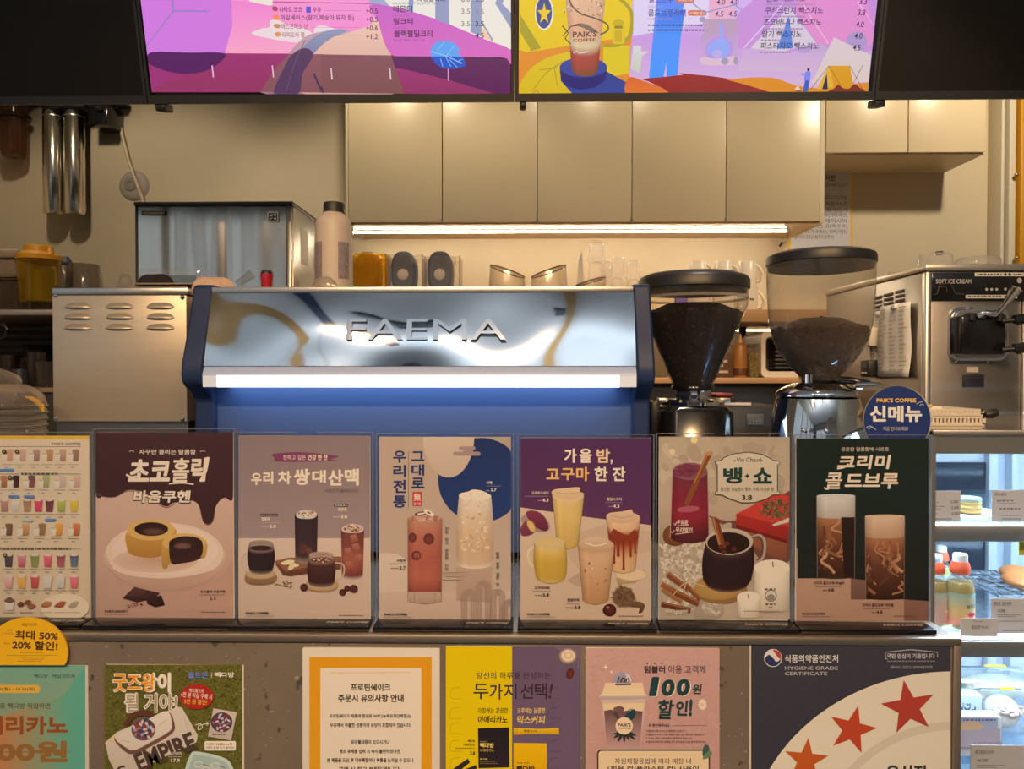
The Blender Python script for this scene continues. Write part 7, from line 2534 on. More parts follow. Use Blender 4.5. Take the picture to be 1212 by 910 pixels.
# knit
A.blob([(40, 560), (120, 520), (240, 480), (360, 430), (330, 520), (230, 640), (240, 700), (280, 780), (250, 860), (40, 860)], 'a8957e')
A.dots(620, lambda: (lambda p: p)((lambda u, v: (40 + u * 230 + 40 * v, 530 + v * 320 - u * 60))(A.r.random(), A.r.random())), (7, 13), ['c4b29a', 'b4a088', '9a8870', 'ccbaa2'], 0.55, 6)
A.blob([(230, 720), (300, 760), (330, 830), (300, 862), (200, 862), (210, 780)], '9c8a74')
A.dots(60, A.ell_pt(275, 800, 44, 56), (8, 13), ['c0ae96', 'a8967e'], 0.6, 6)
# tall glass
A.ell(110, 490, 55, 46, '6a3a24').ell(112, 482, 56, 44, '84502e', c2='6a3c22')
A.glass(98, 256, 200, 90, 262, 500, [(0, '6a2a34'), (0.4, '7a2030'), (0.6, '84242e'), (0.85, '5a1c24'), (1, '441a1e')], 38, 22)
A.ell(177, 200, 79, 39, '5a2430', c2='84505a')
for x, y in ((140, 190), (170, 180), (205, 186), (120, 208), (160, 212)):
    A.ell(x, y, 24, 13, '7c3848', 20, c2='6a2c3c')
A.line([(264, 120), (200, 260), (160, 352)], 24, '7c4626')
A.line([(258, 118), (196, 252)], 6, 'a86c40')
A.ell(264, 121, 16, 9, 'b07a4c', -25)
A.ell(170, 370, 50, 14, 'a0505a', -5)
A.line([(98, 200), (88, 500)], 3, 'b88a88').line([(256, 200), (262, 500)], 3, 'a06a6a')
A.text('무알콜', 118, 418, 168, 438, 'e6d6cc', 0.015, 0.1)
A.line([(104, 434), (110, 442), (118, 428)], 3, 'e6d6cc').line([(116, 446), (172, 440)], 2.5, 'e0ccc4')
A.text('무라벨인', 112, 452, 188, 474, 'e6d6cc', 0.015, 0.1)
A.line([(92, 470), (98, 478), (106, 464)], 3, 'e6d6cc').line([(112, 482), (192, 472)], 2.5, 'e0ccc4')
# emblem frame
fr_ = [(291, 154), (318, 152), (330, 138), (372, 122), (438, 114), (500, 124), (538, 142), (552, 152), (580, 154), (580, 168), (570, 170), (570, 290), (580, 292), (580, 305), (548, 306), (520, 325), (470, 340), (410, 342), (352, 322), (322, 306), (291, 305), (291, 292), (300, 290), (300, 170), (291, 166)]
A.poly(fr_, 'c6b49a', 'c0ac92')
A.line(fr_ + [fr_[0]], 4, '2c3c34')
A.text('Vin Chaud', 386, 138, 496, 158, '4a443a', 0.02)
A.ell(378, 152, 3, 3, '2c3c34').ell(500, 152, 3, 3, '2c3c34')
A.text('뱅', 326, 182, 412, 256, '1c3a32', 0.06)
A.poly([(434, 208), (438, 217), (447, 221), (438, 225), (434, 234), (430, 225), (421, 221), (430, 217)], '1c3a32')
A.text('쇼', 460, 184, 546, 256, '1c3a32', 0.05)
A.text('향긋한 과일향과 풍미 가득 시나몬 향', 314, 272, 554, 290, '4a4036', 0.02)
A.text('3.8', 410, 306, 456, 330, '2c2a26', 0.05)
# mug
A.ell(315, 735, 120, 60, '8a6438').ell(305, 722, 108, 56, 'b48c54', c2='a07840')
A.line([(452, 500), (490, 488), (512, 520), (506, 580), (478, 608)], 14, 'a4907c', True)
A.line([(455, 500), (488, 494), (504, 522), (500, 576), (476, 600)], 6, '5a4238', True)
A.glass(248, 460, 520, 236, 452, 690, [(0, '4a342c'), (0.15, '2c1a1c'), (0.8, '261618'), (0.95, '341c18'), (1, '6a4a38')], 52, 54, 10, '3a2420')
A.ell(354, 516, 106, 60, '8a7464', c2='b8a490')
A.ell(350, 522, 96, 49, '20120f', c2='2c1a16')
A.line([(284, 406), (320, 548)], 22, '84482a')
A.line([(280, 410), (314, 545)], 6, 'b07248')
A.line([(298, 412), (334, 545)], 12, '6c3820')
for x, y in ((344, 524), (374, 548), (330, 562), (316, 540)):
    A.ell(x, y, 13, 11, '6a2c24', c2='4c1e1a')
# candles
A.glass(466, 625, 632, 468, 622, 818, [(0, 'dccab0'), (0.4, 'd4c0a6'), (1, 'b8a48a')], 36, 14, 0, 'e0d0b8')
A.line([(548, 606), (551, 634)], 4, '3a2c20')
A.ell(550, 640, 30, 9, 'eadcc8')
A.glass(388, 492, 766, 390, 490, 850, [(0, 'dac8ae'), (1, 'bca88e')], 28, 10, 0, 'e2d2ba')
A.line([(438, 752), (440, 770)], 4, '3a2c20')
A.ell(540, 758, 27, 27, '5a5248').ell(540, 758, 23, 23, 'cdbba2').ell(540, 766, 18, 14, '8a7e6e')
A.tiny(512, 566, 730, 8, '5a5248').tiny(516, 562, 797, 8, '5a5248').tiny(530, 548, 812, 7, '5a5248')
# cinnamon bundle
for p, q, w, c in (((76, 662), (170, 730), 26, '7a4426'), ((48, 706), (150, 762), 24, '84502e'), ((96, 740), (216, 795), 26, '6e3c22'), ((150, 700), (222, 776), 20, '7c4628'), ((48, 796), (180, 826), 24, '5e321e'), ((50, 730), (140, 790), 14, '94603a')):
    A.line([p, q], w, c)
    A.line([(p[0] + 4, p[1] - 6), (q[0] + 4, q[1] - 6)], 4, 'a4683e')
A.line([(100, 756), (160, 700), (240, 716)], 4, 'c4a880', True).line([(160, 702), (150, 740), (170, 756)], 4, 'c4a880', True)
A.text(BR, 68, 822, 168, 834, 'd0c0aa', 0.04)
A.tiny(68, 180, 842, 3, 'a8967e').tiny(420, 578, 828, 5, '8a7a66')
stand(780, 934.7, 517, 733, 'poster stand with mulled wine mug, cinnamon sticks, red books and candles', A, 777, 940, (845, 868), (BR, 882, 934))

# 7 ---- cream cold brew on dark green
A = new(930, 450, 2.985, 7, (942.4, 518.7, 1099, 734.7))
A.rect(37, 205, 505, 850, '1c2420', '1e1e1c')
A.poly([(37, 205), (505, 205), (505, 480), (300, 520), (37, 400)], '18241f')
A.text('은은한 달콤함에 사르르', 196, 236, 364, 251, 'cbb39a', 0.02)
A.text('크리미', 182, 264, 372, 314, 'e0c6a8', 0.055, 0.12)
A.text('콜', 142, 326, 200, 384, 'e0c6a8', 0.022, 0.12)
A.text('드브루', 208, 328, 398, 384, 'e0c6a8', 0.045, 0.12)
A.line([(136, 378), (142, 384), (152, 384)], 5, 'e0c6a8', True).line([(182, 312), (205, 308), (222, 296)], 6, 'e0c6a8', True)
A.poly([(37, 700), (230, 700), (230, 774), (418, 774), (418, 850), (37, 850)], 'b08870', 'a88068')
A.poly([(230, 700), (282, 706), (282, 772), (230, 774)], '7a5648', '6a4a3c')
A.poly([(418, 774), (505, 780), (505, 850), (418, 850)], '845c4a', '7c5444')
A.poly([(37, 590), (42, 596), (42, 700), (37, 700)], '9a7866')


def swirlglass(x0, x1, yf, yc, yb, creamc, seed):
    A.glass(x0, x1, yc, x0 + 3, x1 - 3, yb, [(0, 'a06a44'), (0.2, '7a4a30'), (0.5, '5a3222'), (0.8, '44241a'), (1, '2c1812')], 6, 8)
    A.r.seed(seed)
    for k in range(16):
        x = A.r.uniform(x0 + 8, x1 - 12)
        y = A.r.uniform(yc, yb - 60)
        L = min(A.r.uniform(40, 110), yb - 12 - y)
        pts = [(max(x0 + 6, min(x1 - 6, x + A.r.uniform(-26, 26) * i / 3)), y + L * i / 4) for i in range(5)]
        A.line(pts, A.r.uniform(4, 12), A.r.choice(['a8704c', 'b4845f', '8a5638', '4a2c20', '5a3626', 'a06c48']), True)
    A.glass(x0, x1, yf, x0, x1, yc, [(0, creamc[0]), (0.5, creamc[1]), (1, creamc[2])], 6, 7)
    A.line([(x0 - 1, yf), (x0 + 2, yb + 6)], 2, '7a6658').line([(x1 + 1, yf), (x1 - 2, yb + 6)], 2.5, '6a5648')


swirlglass(110, 245, 408, 482, 694, ('c4bcae', 'b8ad9e', 'a89a8a'), 3)
A.poly([(196, 484), (243, 484), (241, 698), (206, 698)], '2a1c18', '241814')
A.rect(112, 694, 240, 700, '3a2a22')
swirlglass(281, 420, 480, 552, 768, ('cbab8c', 'bf9a7a', 'b08a6a'), 9)
A.text('크리미 콜드브루 바닐라', 98, 710, 207, 722, '3a2a26', 0.03)
A.tiny(106, 198, 728, 3.5, '6a5044')
A.text('4.8', 148, 735, 170, 747, '3a2a26', 0.04).tiny(132, 146, 742, 4, '5a4438')
A.text('크리미 콜드브루 카라멜', 270, 788, 380, 800, '3a2a26', 0.03)
A.tiny(278, 370, 806, 3.5, '6a5044')
A.text('4.8', 320, 813, 342, 825, '3a2a26', 0.04).tiny(304, 318, 820, 4, '5a4438')
A.text(BR, 59, 820, 138, 829, '3a2c28', 0.04)
A.tiny(59, 160, 835, 3, '6a5448').tiny(382, 466, 833, 4, '6a4c40')
stand(942.4, 1099, 518.7, 734.7, 'poster stand with two layered cream coffees on dark green, rightmost on the counter', A, 943, 1111, None, (BR, 1046, 1094))

# round topper behind the right stand
YT2 = 1.196
tp_ = thing('round_sign', 'round navy sign with white lettering standing behind the rightmost poster stand', 'sign', (X(1062, YT2), YT2, ZC))
cc = P(1062, 497, YT2)
rr_ = 39.7 * YT2 / F
MT = Matrix.Translation((cc.x, YT2, cc.z)) @ Matrix.Rotation(R(90), 4, 'X')
obj('sign_disc', MB().lathe(0, 0, [(0, -0.002), (rr_, -0.002), (rr_, 0.001), (0, 0.001)], 56, MT), mat('pale_card_edge', (0.55, 0.55, 0.52), 0.5), tp_)
D = Art(1010, 280, 3.64, Y=YT2 - 0.0014, wb='d8cfc4')
D.ell(189, 790, 144, 146, '24356a', n=56)
D.text("PAIK'S COFFEE", 100, 696, 271, 714, 'd8b04a', 0.05)
D.text('신메뉴', 68, 726, 300, 802, '2a3c74', 0.10)
D.text('신메뉴', 72, 728, 296, 798, 'd8d4cc', 0.055)
D.text('지금 만나보세요!', 128, 818, 236, 836, 'b0aca6', 0.01)
for q in ([(272, 722), (285, 714), (300, 712)], [(285, 728), (295, 722), (304, 726)], [(56, 822), (72, 816), (88, 824)], [(64, 830), (80, 822), (98, 832)]):
    D.line(q, 3.5, '9aa4c0', True)
obj('sign_print', D, PRINT, tp_, smooth=False)
obj('stem', MB().box(cc.x - 0.012, YT2 + 0.0022, ZC, cc.x + 0.012, YT2 + 0.0045, cc.z + 0.01).box(cc.x - 0.03, YT2 + 0.0024, ZC, cc.x + 0.03, YT2 + 0.018, ZC + 0.003), ACR, tp_)

# ------------------------------------------------------------------ posters on the counter front
YF2 = YC - 0.0012
WB2 = 'cfbfa6'


def sheet(name, label, cat, x0, y0, x1, y1, art, wb=None):
    cx = (x0 + x1) / 2
    t = thing(name, label, cat, (X(cx, YF2), YF2, Z(y1, YF2, cx)), 'posters stuck on the counter front')
    obj('paper', MB().box(X(x0, YF2), YF2, Z(y1, YF2, cx), X(x1, YF2), YF2 + 0.001, Z(y0, YF2, cx)), mat('poster_paper'), t)
    obj('print', art, PRINT, t, smooth=False)


# teal to orange coupon poster
A = Art(0, 720, 4.04, Y=YF2, wb=WB2, seed=11, clip=(-44, 787, 101, 1010))
gr = ['c06a34', 'b07a4c', '8a8a64', '5f9a7c', '589a80']
for i in range(4):
    xs = [-180, 20, 160, 310, 408]
    A.poly([(xs[i], 272), (xs[i + 1], 272), (xs[i + 1], 1180), (xs[i], 1180)], gr[i], gr[i + 1], True, True)
A.poly([(-180, 272), (408, 272), (300, 420), (0, 520), (-180, 560)], '6f9a80', '86906a')
A.text('빽다방 · 배달의민족', 164, 314, 360, 334, '2c4a44', 0.02)
A.rrect(-120, 366, 192, 404, 18, 'd0a040')
A.text('10.20(월) - 10.26(일)', -40, 377, 166, 395, '6a5424', 0.03)
A.text('으로 빽다방 픽업하면', -30, 452, 240, 480, '5a5640', 0.03)
A.text('아메리카노', -180, 514, 324, 604, '8a4a24', 0.06)
A.text('2,000원', -240, 632, 322, 742, '8c6030', 0.075)
A.line([(-180, 686), (338, 686)], 4, '7a6444')
sheet('poster', 'teal and orange coupon poster with big lettering, leftmost on the counter front', 'poster', -44, 787, 101, 1010, A)
# round yellow sticker
YS3 = YF2 - 0.006
ss = thing('round_sign', 'round yellow discount sign above the teal poster at the left', 'sign', (X(30, YS3), YS3, Z(797, YS3, 30)))
A = Art(0, 720, 4.04, Y=YS3 - 0.0004, wb=WB2, seed=12)
pts = []
for i in range(60):
    q = 2 * math.pi * i / 60
    pts.append((128 + 196 * math.cos(q) * 1.0, min(271, 212 + 168 * math.sin(q))))
A.poly(pts, 'd8a018', 'dca41e')
A.text('배달의민족', 104, 70, 176, 86, '6a4a18', 0.02)
A.text('최대 50%', 72, 108, 278, 150, '4a2c14', 0.05, 0, 2)
A.text('20% 할인!', 58, 156, 276, 198, '4a2c14', 0.05, 0, 2)
A.text('첫방문', 30, 98, 60, 108, 'b8702c', 0.02)
A.text('고객에게', 6, 114, 62, 126, 'b8702c', 0.02)
A.text('재방문', 14, 162, 48, 174, 'b8702c', 0.02)
for y, x0, x1 in ((212, 96, 214), (225, 32, 276), (234, 98, 214), (244, 110, 210), (252, 85, 200)):
    A.tiny(x0, x1, y, 3.5, '9a7420')
obj('sign_print', A, PRINT, ss, smooth=False)
dm = MB()
n_ = len(pts)
A2 = Art(0, 720, 4.04, Y=YS3)
fr0 = [A2.pt(*p) for p in pts]
dm.add(fr0 + [v + Vector((0, 0.003, 0)) for v in fr0], [list(range(n_)), list(range(n_, 2 * n_))[::-1]] + [[i, (i + 1) % n_, n_ + (i + 1) % n_, n_ + i] for i in range(n_)])
obj('sign_board', dm, mat('yellow_board', (0.7, 0.42, 0.03), 0.5), ss)

# green grass bag poster
A = Art(0, 720, 4.04, Y=YF2, wb=WB2, seed=13, clip=(123.5, 786.5, 286.5, 1010))
A.rect(499, 268, 1158, 1180, '5f5a26', '646028')
A.dots(5200, A.box_pt(503, 272, 1154, 900), (3, 8), ['4a4a1c', '6e6a2e', '585422', '7c7838', '3e4018', '666430'], 0.35, 4)
A.text('굿즈왕이', 536, 306, 818, 402, 'e8dcc6', 0.075)
A.text('굿즈왕', 542, 312, 742, 396, 'd88a1c', 0.03)
A.text('이', 752, 312, 812, 396, 'ddd2c2', 0.0)
A.text('될 거야!', 592, 402, 852, 500, 'e8dcc6', 0.075)
A.text('될 거야!', 600, 408, 846, 494, '9a8a74', 0.012)
A.text('월드콘', 898, 304, 996, 334, '6a7ab0', 0.04)
A.line([(1012, 306), (1012, 332)], 3, 'c8bca4')
A.text('빽다방', 1026, 304, 1120, 330, 'd8d0c0', 0.04)
st2 = []
for i in range(56):
    q = 2 * math.pi * i / 56
    k = 1.0 if i % 2 else 0.93
    st2.append((941 + 84 * k * math.cos(q), 422 + 62 * k * math.sin(q)))
A.poly(st2, 'a02820')
A.text('해드림으로', 904, 384, 976, 402, 'e6cfc0', 0.02, 0, 3)
A.text('4천 원 이상 구매 시', 864, 404, 1014, 430, 'e6cfc0', 0.02, 0, 5)
A.text('3천 원 할인!', 880, 434, 990, 458, 'd8a83c', 0.02, 0, 3)
# bag
A.line([(600, 560), (640, 510), (700, 500), (730, 520)], 26, '5a3428', True)
A.poly([(503, 640), (560, 590), (850, 470), (870, 474), (946, 606), (940, 640), (640, 780), (560, 800), (520, 720)], 'c8b8a2', 'b8a892')
A.poly([(503, 640), (548, 604), (552, 632)], 'cfae7a')
A.blob([(548, 612), (680, 550), (800, 492), (836, 560), (820, 600), (740, 650), (650, 694), (600, 686)], '6a4a3c')
A.blob([(550, 608), (680, 546), (796, 490), (822, 556), (806, 590), (720, 640), (648, 676), (606, 668)], 'd2c4b0', 'c4b49e')
for q in ([(640, 540), (690, 570), (720, 640)], [(760, 560), (800, 530)], [(880, 520), (900, 580)], [(600, 720), (640, 700), (690, 720)], [(580, 630), (620, 640)]):
    A.line(q, 2, 'a4947e', True)
A.ell(686, 578, 58, 54, '5a4c54')
for k in range(26):
    a0 = k * 2.399
    rr2 = 8 + 42 * math.sqrt(k / 26)
    A.ell(686 + rr2 * math.cos(a0), 578 + rr2 * math.sin(a0) * 0.92, 11, 6, A.r.choice(['8a3434', 'c8a8a0', '5a3a5c', '9a8a9c', 'a86a4c', '3a3a4c']), A.r.uniform(0, 180))
A.text('EMPIRE', 640, 640, 940, 730, '4a3a30', 0.05, 0, -22)
A.text('S', 560, 752, 606, 800, '4a3a30', 0.05, 0, -20)
# key ring card and bowl
A.poly([(1020, 478), (1132, 496), (1106, 632), (994, 612)], 'bfae9c', 'b0a08e')
A.ell(1060, 544, 52, 48, '4a3a44')
for k in range(20):
    a0 = k * 2.399
    rr2 = 6 + 36 * math.sqrt(k / 20)
    A.ell(1060 + rr2 * math.cos(a0), 544 + rr2 * math.sin(a0), 9, 5, A.r.choice(['8a3434', 'c8a8a0', '5a3a5c', '9a5a4c', 'b8a8b0']), A.r.uniform(0, 180))
A.tiny(1016, 1084, 602, 6, '4a4038')
A.line([(934, 558), (960, 552), (966, 572), (948, 580), (952, 560), (996, 550)], 3.5, 'd8ccb8', True)
A.line([(986, 542), (998, 550), (988, 560)], 3, 'd8ccb8')
A.rrect(978, 634, 1128, 680, 8, 'd8ccb8')
A.text('1100×1600mm로', 988, 642, 1112, 655, 'a04030', 0.02)
A.text('1장이 함께 쓰기 좋아요!', 986, 660, 1120, 672, '5a4a3c', 0.02)
A.poly(A.smooth([(884, 770), (910, 700), (940, 684), (1060, 710), (1108, 750), (1130, 860), (870, 860)], 5), 'b8c4b4', 'a8b4a4')
A.poly(A.smooth([(900, 775), (920, 712), (944, 698), (1050, 722), (1094, 758), (1110, 850), (880, 850)], 5), '9aaea2', '94a89c')
for x, y in ((950, 745), (1030, 752), (985, 772), (1060, 790)):
    A.line([(x + 20 * math.cos(q), y + 14 * math.sin(q)) for q in [2 * math.pi * i / 14 for i in range(15)]], 6, 'c4bcae')
    A.line([(x + 18, y), (x + 48, y + 10)], 7, '8a8070')
A.text('피크닉매트', 806, 686, 872, 700, 'd8ccb8', 0.02)
A.tiny(806, 870, 709, 4, 'b8ac94')
A.text('17.9', 818, 718, 860, 735, 'e0d4c0', 0.03)
sheet('poster', 'green grass poster with a white picnic bag and red starburst', 'poster', 123.5, 786.5, 286.5, 1010, A)

# protein shake notice
A = Art(340, 730, 3.367, Y=YF2, wb=WB2, seed=14, clip=(358, 766.5, 520, 1011))
A.rect(61, 124, 606, 946, 'c9bca4', 'c4b69e')
A.rect(88, 160, 576, 946, 'c8881a', 'd0921e')
A.rect(132, 204, 534, 946, 'cfbfa6', 'd2c2a8')
A.line([(170, 223), (494, 221)], 3, 'c8a468')
TXB = '3c322c'
A.text('프로틴쉐이크', 252, 266, 412, 296, TXB, 0.045)
A.text('주문시 유의사항 안내', 202, 308, 464, 340, TXB, 0.045)
for t_, x0, x1, y in (('프로틴쉐이크 제품에 함유된 WPC(농축유청단백질)는', 168, 494, 396), ('우유에서 추출한 성분이라 유당이 포함되어 있습니다.', 170, 494, 431), ('유당불내증이 있으시거나', 254, 408, 499), ('평소 유제품 섭취 시 속이 불편하셨다면,', 208, 452, 536), ('본 제품을 드신 후 더부룩함이나 복통을 느끼실 수 있으니', 158, 502, 571), ('구매 시 참고 부탁드립니다.', 204, 452, 606)):
    A.text(t_, x0, y - 9, x1, y + 9, TXB, 0.04)
sheet('poster', 'white notice with thick orange border in the middle of the counter front', 'poster', 358, 766.5, 520, 1011, A)

# yellow and purple coffee poster
A = Art(340, 730, 3.367, Y=YF2, wb=WB2, seed=15, clip=(527.7, 765, 687, 1010))
A.rect(632, 118, 896, 950, 'c8ac06', 'd6b808')
A.rect(896, 118, 1168, 950, '5e4c5e', '685264')
A.poly([(1060, 118), (1168, 118), (1168, 170), (1110, 150)], '6a5868')
for x, c in ((650, 'b09a0a'), (1040, '534252')):
    for y in (280, 360, 420, 490, 560):
        A.line([(x + 40, y), (x + 8, y + 6), (x, y + 26), (x + 4, y + 44), (x + 48, y + 46)], 2.5, c, True)
A.text('당신의 하루를 완성하는', 754, 220, 1050, 248, '3a2c30', 0.01)
A.text('두', 742, 266, 802, 328, '33262c', 0.012).text('가', 806, 266, 858, 330, '33262c', 0.012).text('지', 862, 266, 914, 328, '33262c', 0.012).text('선', 930, 266, 980, 326, '33262c', 0.012).text('택', 986, 264, 1036, 328, '33262c', 0.012).text('!', 1042, 266, 1058, 324, '33262c', 0.02, 0.2)
A.text('아침에는 깔끔한', 760, 362, 880, 384, '33281c', 0.01, 0.15)
A.text('아메리카노', 760, 394, 878, 424, '2c2018', 0.03, 0.15)
A.text('오후에는 달콤한', 916, 362, 1028, 384, 'd2b45c', 0.01, 0.15)
A.text('믹스커피', 916, 394, 1028, 426, 'd2b45c', 0.03, 0.15)
A.poly([(760, 444), (884, 440), (886, 600), (762, 603)], '231c20', '2a2024')
A.text('빽다방', 768, 502, 824, 522, 'd2b45c', 0.05)
A.text('아메리카노', 768, 526, 824, 538, 'b8a04c', 0.02)
A.tiny(768, 800, 497, 4, '8a7a44').tiny(768, 800, 566, 5, 'a89448').tiny(768, 830, 576, 3, '7a6c3c').tiny(768, 840, 584, 3, '7a6c3c')
A.poly([(902, 442), (1000, 446), (1082, 442), (1084, 468), (1000, 466), (902, 470)], 'd0a41e', 'b88c14')
A.line([(916, 443), (916, 469)], 2, 'a07c14')
A.text('빽다방', 944, 450, 966, 459, '4a3410', 0.04).tiny(970, 996, 455, 4, '7a5c14')
A.poly([(902, 502), (1034, 504), (1036, 640), (902, 640)], 'd6a60c', 'cc9a08')
A.tiny(915, 965, 582, 5, '8a6c10')
A.text('빽다방', 914, 592, 986, 622, '3a2a10', 0.05)
A.text('빽다방', 720, 490, 748, 500, '3a2f14', 0.03).text('아메리카노', 702, 504, 748, 515, '3a2f14', 0.02).tiny(670, 748, 523, 4, '6a5c14')
A.text('3.8', 728, 536, 748, 551, '33280f', 0.03)
A.poly([(660, 606), (720, 564), (728, 580), (690, 610)], '2c2420').poly([(700, 610), (752, 590), (756, 604), (740, 612)], '2c2420')
A.ell(1118, 156, 35, 31, 'b8a084', c2='8a745c').ell(1119, 154, 27, 24, 'ccb498').ell(1121, 152, 17, 14, 'd8c4a8', c2='b89c78')
A.ell(1127, 226, 15, 22, '6a3424', 15, c2='4a2018')
A.line([(1140, 190), (1160, 168), (1158, 206)], 2, '8a7878')
sheet('poster', 'half yellow half purple coffee poster on the counter front', 'poster', 527.7, 765, 687, 1010, A)

# pink tumbler poster
A = Art(690, 760, 6.065, Y=YF2, wb=WB2, seed=16, clip=(694, 766.5, 851.8, 1010))
A.rect(24, 42, 980, 1500, 'b48c80', 'b28678')
A.dots(900, A.box_pt(40, 50, 960, 900), (14, 46), ['ae867a', 'b89084', 'b28a7e'], 0.12, 4)
A.text('텀블러', 440, 168, 590, 222, '3c2c30', 0.045)
A.text('이용 고객께', 612, 166, 880, 224, '4a3a3c', 0.01)
for x in (462, 515, 566):
    A.ell(x, 151, 6, 6, '3c2c30')
A.text('1', 478, 252, 556, 392, 'dcc8a4', 0.09, 0.1).text('0', 570, 270, 666, 392, 'dcc8a4', 0.08, 0.1).text('0', 678, 266, 776, 390, 'dcc8a4', 0.08, 0.1)
A.text('1', 472, 248, 550, 388, '1f3c3a', 0.08, 0.1).text('0', 564, 266, 660, 388, '1f3c3a', 0.075, 0.1).text('0', 672, 262, 770, 386, '1f3c3a', 0.075, 0.1)
A.text('원', 786, 302, 854, 372, '1f3c3a', 0.03, 0.1)
A.text('할', 542, 412, 656, 552, '1f3c3a', 0.03, 0.15).text('인', 668, 418, 754, 528, '1f3c3a', 0.045, 0.1).text('!', 760, 408, 786, 532, '1f3c3a', 0.05, 0.1)
for k in range(14):
    q = 2 * math.pi * k / 14
    A.ell(858 + 18 * math.cos(q), 448 + 26 * math.sin(q), 16, 6, 'd8c0a4', math.degrees(q))
A.ell(858, 448, 12, 14, 'cdb090')
for cx, cy, s_ in ((164, 180, 26), (204, 214, 16)):
    A.poly([(cx, cy - s_), (cx + s_ * 0.2, cy - s_ * 0.2), (cx + s_ * 0.85, cy), (cx + s_ * 0.2, cy + s_ * 0.2), (cx, cy + s_), (cx - s_ * 0.2, cy + s_ * 0.2), (cx - s_ * 0.85, cy), (cx - s_ * 0.2, cy - s_ * 0.2)], 'd8c4a8')
A.ell(286, 276, 68, 68, '7a7486', c2='9a8c94')
A.poly([(300, 214), (340, 240), (352, 280), (320, 290)], 'c0aca4')
A.text('100', 244, 252, 334, 302, '2c2a30', 0.03, 0.15, 8)
A.poly([(160, 292), (428, 290), (446, 372), (466, 392), (462, 410), (120, 410), (114, 392), (138, 368)], 'ceb48c', 'd4ba94')
A.poly([(230, 296), (346, 294), (344, 308), (234, 310)], '3c3438')
A.poly([(116, 386), (466, 384), (462, 408), (120, 412)], 'b09c90', 'a48e88')
A.poly([(130, 412), (450, 410), (418, 768), (166, 770)], 'c0a494', 'b08c80')
A.poly([(146, 440), (438, 436), (432, 490), (152, 496)], 'd0b68c')
A.poly([(152, 492), (200, 484), (280, 498), (340, 486), (428, 498), (408, 768), (170, 768)], '5a3c3c', 'b08a80')
A.poly([(220, 470), (262, 456), (296, 470), (292, 498), (216, 496)], '6a4c48').poly([(320, 484), (352, 474), (372, 490), (340, 500)], '8a7a78')
A.blob([(298, 532), (330, 500), (372, 480), (376, 520), (350, 560), (310, 560)], '1f3c3a')
A.blob([(216, 510), (240, 500), (262, 530), (268, 560), (240, 546)], '4a4038')
for q, L in ((200, 72), (220, 90), (245, 100), (270, 96), (292, 84), (315, 100), (335, 86)):
    a_ = R(q)
    x, y = 296 + math.cos(a_) * 10, 640
    ex, ey = x + L * math.cos(a_), y - L * math.sin(a_) * 0.85
    nx2, ny2 = -(ey - y) * 0.13, (ex - x) * 0.13
    mx_, my_ = (x + ex) / 2, (y + ey) / 2
    A.blob([(x, y), (mx_ + nx2, my_ + ny2), (ex, ey), (mx_ - nx2, my_ - ny2)], '2c3230')
A.ell(296, 600, 62, 62, 'd4ba92')
A.text("PAIK'S", 250, 582, 344, 606, '33302e', 0.05)
A.text('COFFEE', 252, 612, 344, 624, '33302e', 0.02)
A.text('꼭 확인해주세요', 470, 584, 622, 608, '4a3834', 0.015, 0.1)
A.line([(638, 598), (884, 596)], 2.5, '7a5c54')
for t_, x1, y in (('텀블러 세척 서비스는 제공되지 않습니다.', 736, 636), ('텀블러 사이즈가 작아 제품이 넘칠 경우 할인에서 제외됩니다.', 880, 662), ('아이스크림, 디저트류는 제공되지 않습니다.', 784, 688), ('음료가 컵에 담겨 제공될 경우 고객님께서 직접 옮겨 담아주세요.', 886, 714)):
    A.ell(458, y, 4, 4, '5a4440')
    A.text(t_, 468, y - 8, x1, y + 8, '5a4440', 0.01)
A.rrect(102, 770, 912, 1300, 28, '33393a')
A.rrect(112, 780, 902, 1290, 22, 'd2b88e')
A.text('자원재활용법에 따라 매장 내', 228, 832, 776, 874, '5a4640', 0.012)
A.text('1회용 컵(플라스틱 컵) 사용이', 178, 886, 830, 936, '4a3834', 0.035)
A.blob([(858, 800), (866, 750), (895, 736), (908, 772), (890, 812), (866, 822)], '3c5248')
A.blob([(860, 838), (880, 800), (914, 780), (926, 800), (900, 830)], '5f7452')
sheet('poster', 'pink discount poster with a paper cup picture on the counter front', 'poster', 694, 766.5, 851.8, 1010, A)

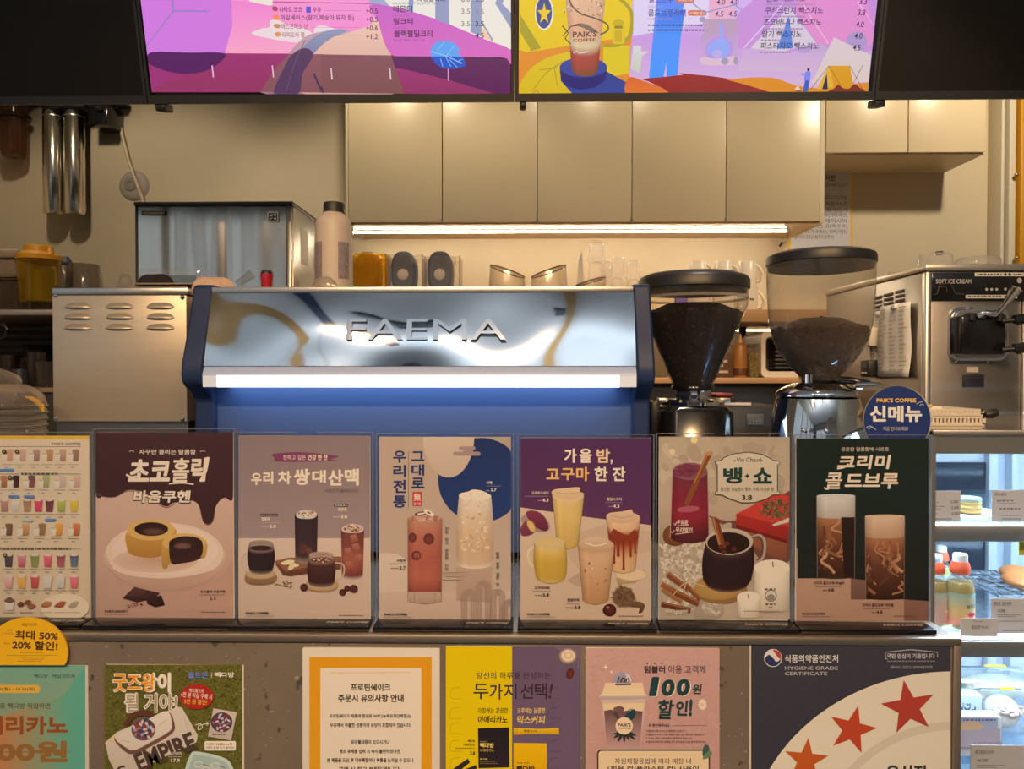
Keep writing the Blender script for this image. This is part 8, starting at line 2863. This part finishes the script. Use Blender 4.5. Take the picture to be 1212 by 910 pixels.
# hygiene certificate panel
A = Art(680, 730, 2.635, Y=YF2, wb=WB2, seed=17, clip=(889, 762, 1125, 1015))
A.rect(550, 78, 1180, 760, '37343a', '343138')
for k in range(60):
    x, y = 560 + (k % 12) * 52 + (k // 12 % 2) * 26, 92 + (k // 12) * 56
    A.line([(x, y + 20), (x + 20, y), (x + 40, y + 20), (x + 20, y + 40)], 2, '3c393f')
big = []
for i in range(80):
    q = math.pi / 2 + math.pi * 1.0 * i / 79 * 0.62 + 0.0
    big.append((1178 - 640 * math.sin(math.pi / 2 * i / 79), 170 + 560 * (1 - math.cos(math.pi / 2 * i / 79))))
A.poly(big + [(538, 760), (1180, 760), (1180, 170)], 'cbbda2', 'd2c4a8')
ring = [(1178 - 420 * math.sin(math.pi / 2 * i / 40), 340 + 420 * (1 - math.cos(math.pi / 2 * i / 40))) for i in range(41)]
A.line(ring, 26, 'c0b298')
A.ell(619, 128, 28, 28, 'c8c0b4')
A.ell(619, 128, 26, 26, '2c3050')
A.poly(A.smooth([(594, 128), (600, 110), (619, 102), (640, 112), (645, 128), (630, 140), (619, 128), (606, 118)], 4), 'c8bcb0')
A.poly(A.smooth([(619, 102), (640, 110), (645, 130), (636, 128), (626, 114)], 4), 'a03a34')
A.text('식품의약품안전처', 656, 118, 822, 142, 'cbc2b4', 0.02)
A.text('HYGIENE GRADE', 656, 154, 822, 165, 'a8a098', 0.01)
A.text('CERTIFICATE', 656, 171, 788, 182, 'a8a098', 0.01)
A.line([(976, 132), (970, 130), (970, 110), (1050, 102), (1132, 110), (1132, 124)], 2.5, 'a8a098')
A.text('국민 안심이 기준입니다', 974, 114, 1124, 130, 'b8b0a6', 0.025)
A.tiny(976, 1126, 138, 4, '7a7470')
A.text('제HG-2022-0004870호', 984, 151, 1118, 162, '8a8480', 0.01)
for cx, cy, ro, rot, c in ((1042, 283, 88, -10, 'a03a2c'), (866, 352, 78, 14, 'aa4024'), (722, 448, 72, 6, 'b05020')):
    st3 = []
    for i in range(10):
        r_ = ro if i % 2 == 0 else ro * 0.40
        q = math.pi * i / 5 - math.pi / 2 + R(rot)
        st3.append((cx + r_ * math.cos(q), cy + r_ * math.sin(q)))
    A.poly(st3, c, c)
A.text('음식점', 972, 462, 1096, 512, '33302c', 0.05)
sheet('certificate_panel', 'dark grey certificate panel with red stars at the right end of the counter', 'certificate', 889, 762, 1125, 1015, A)
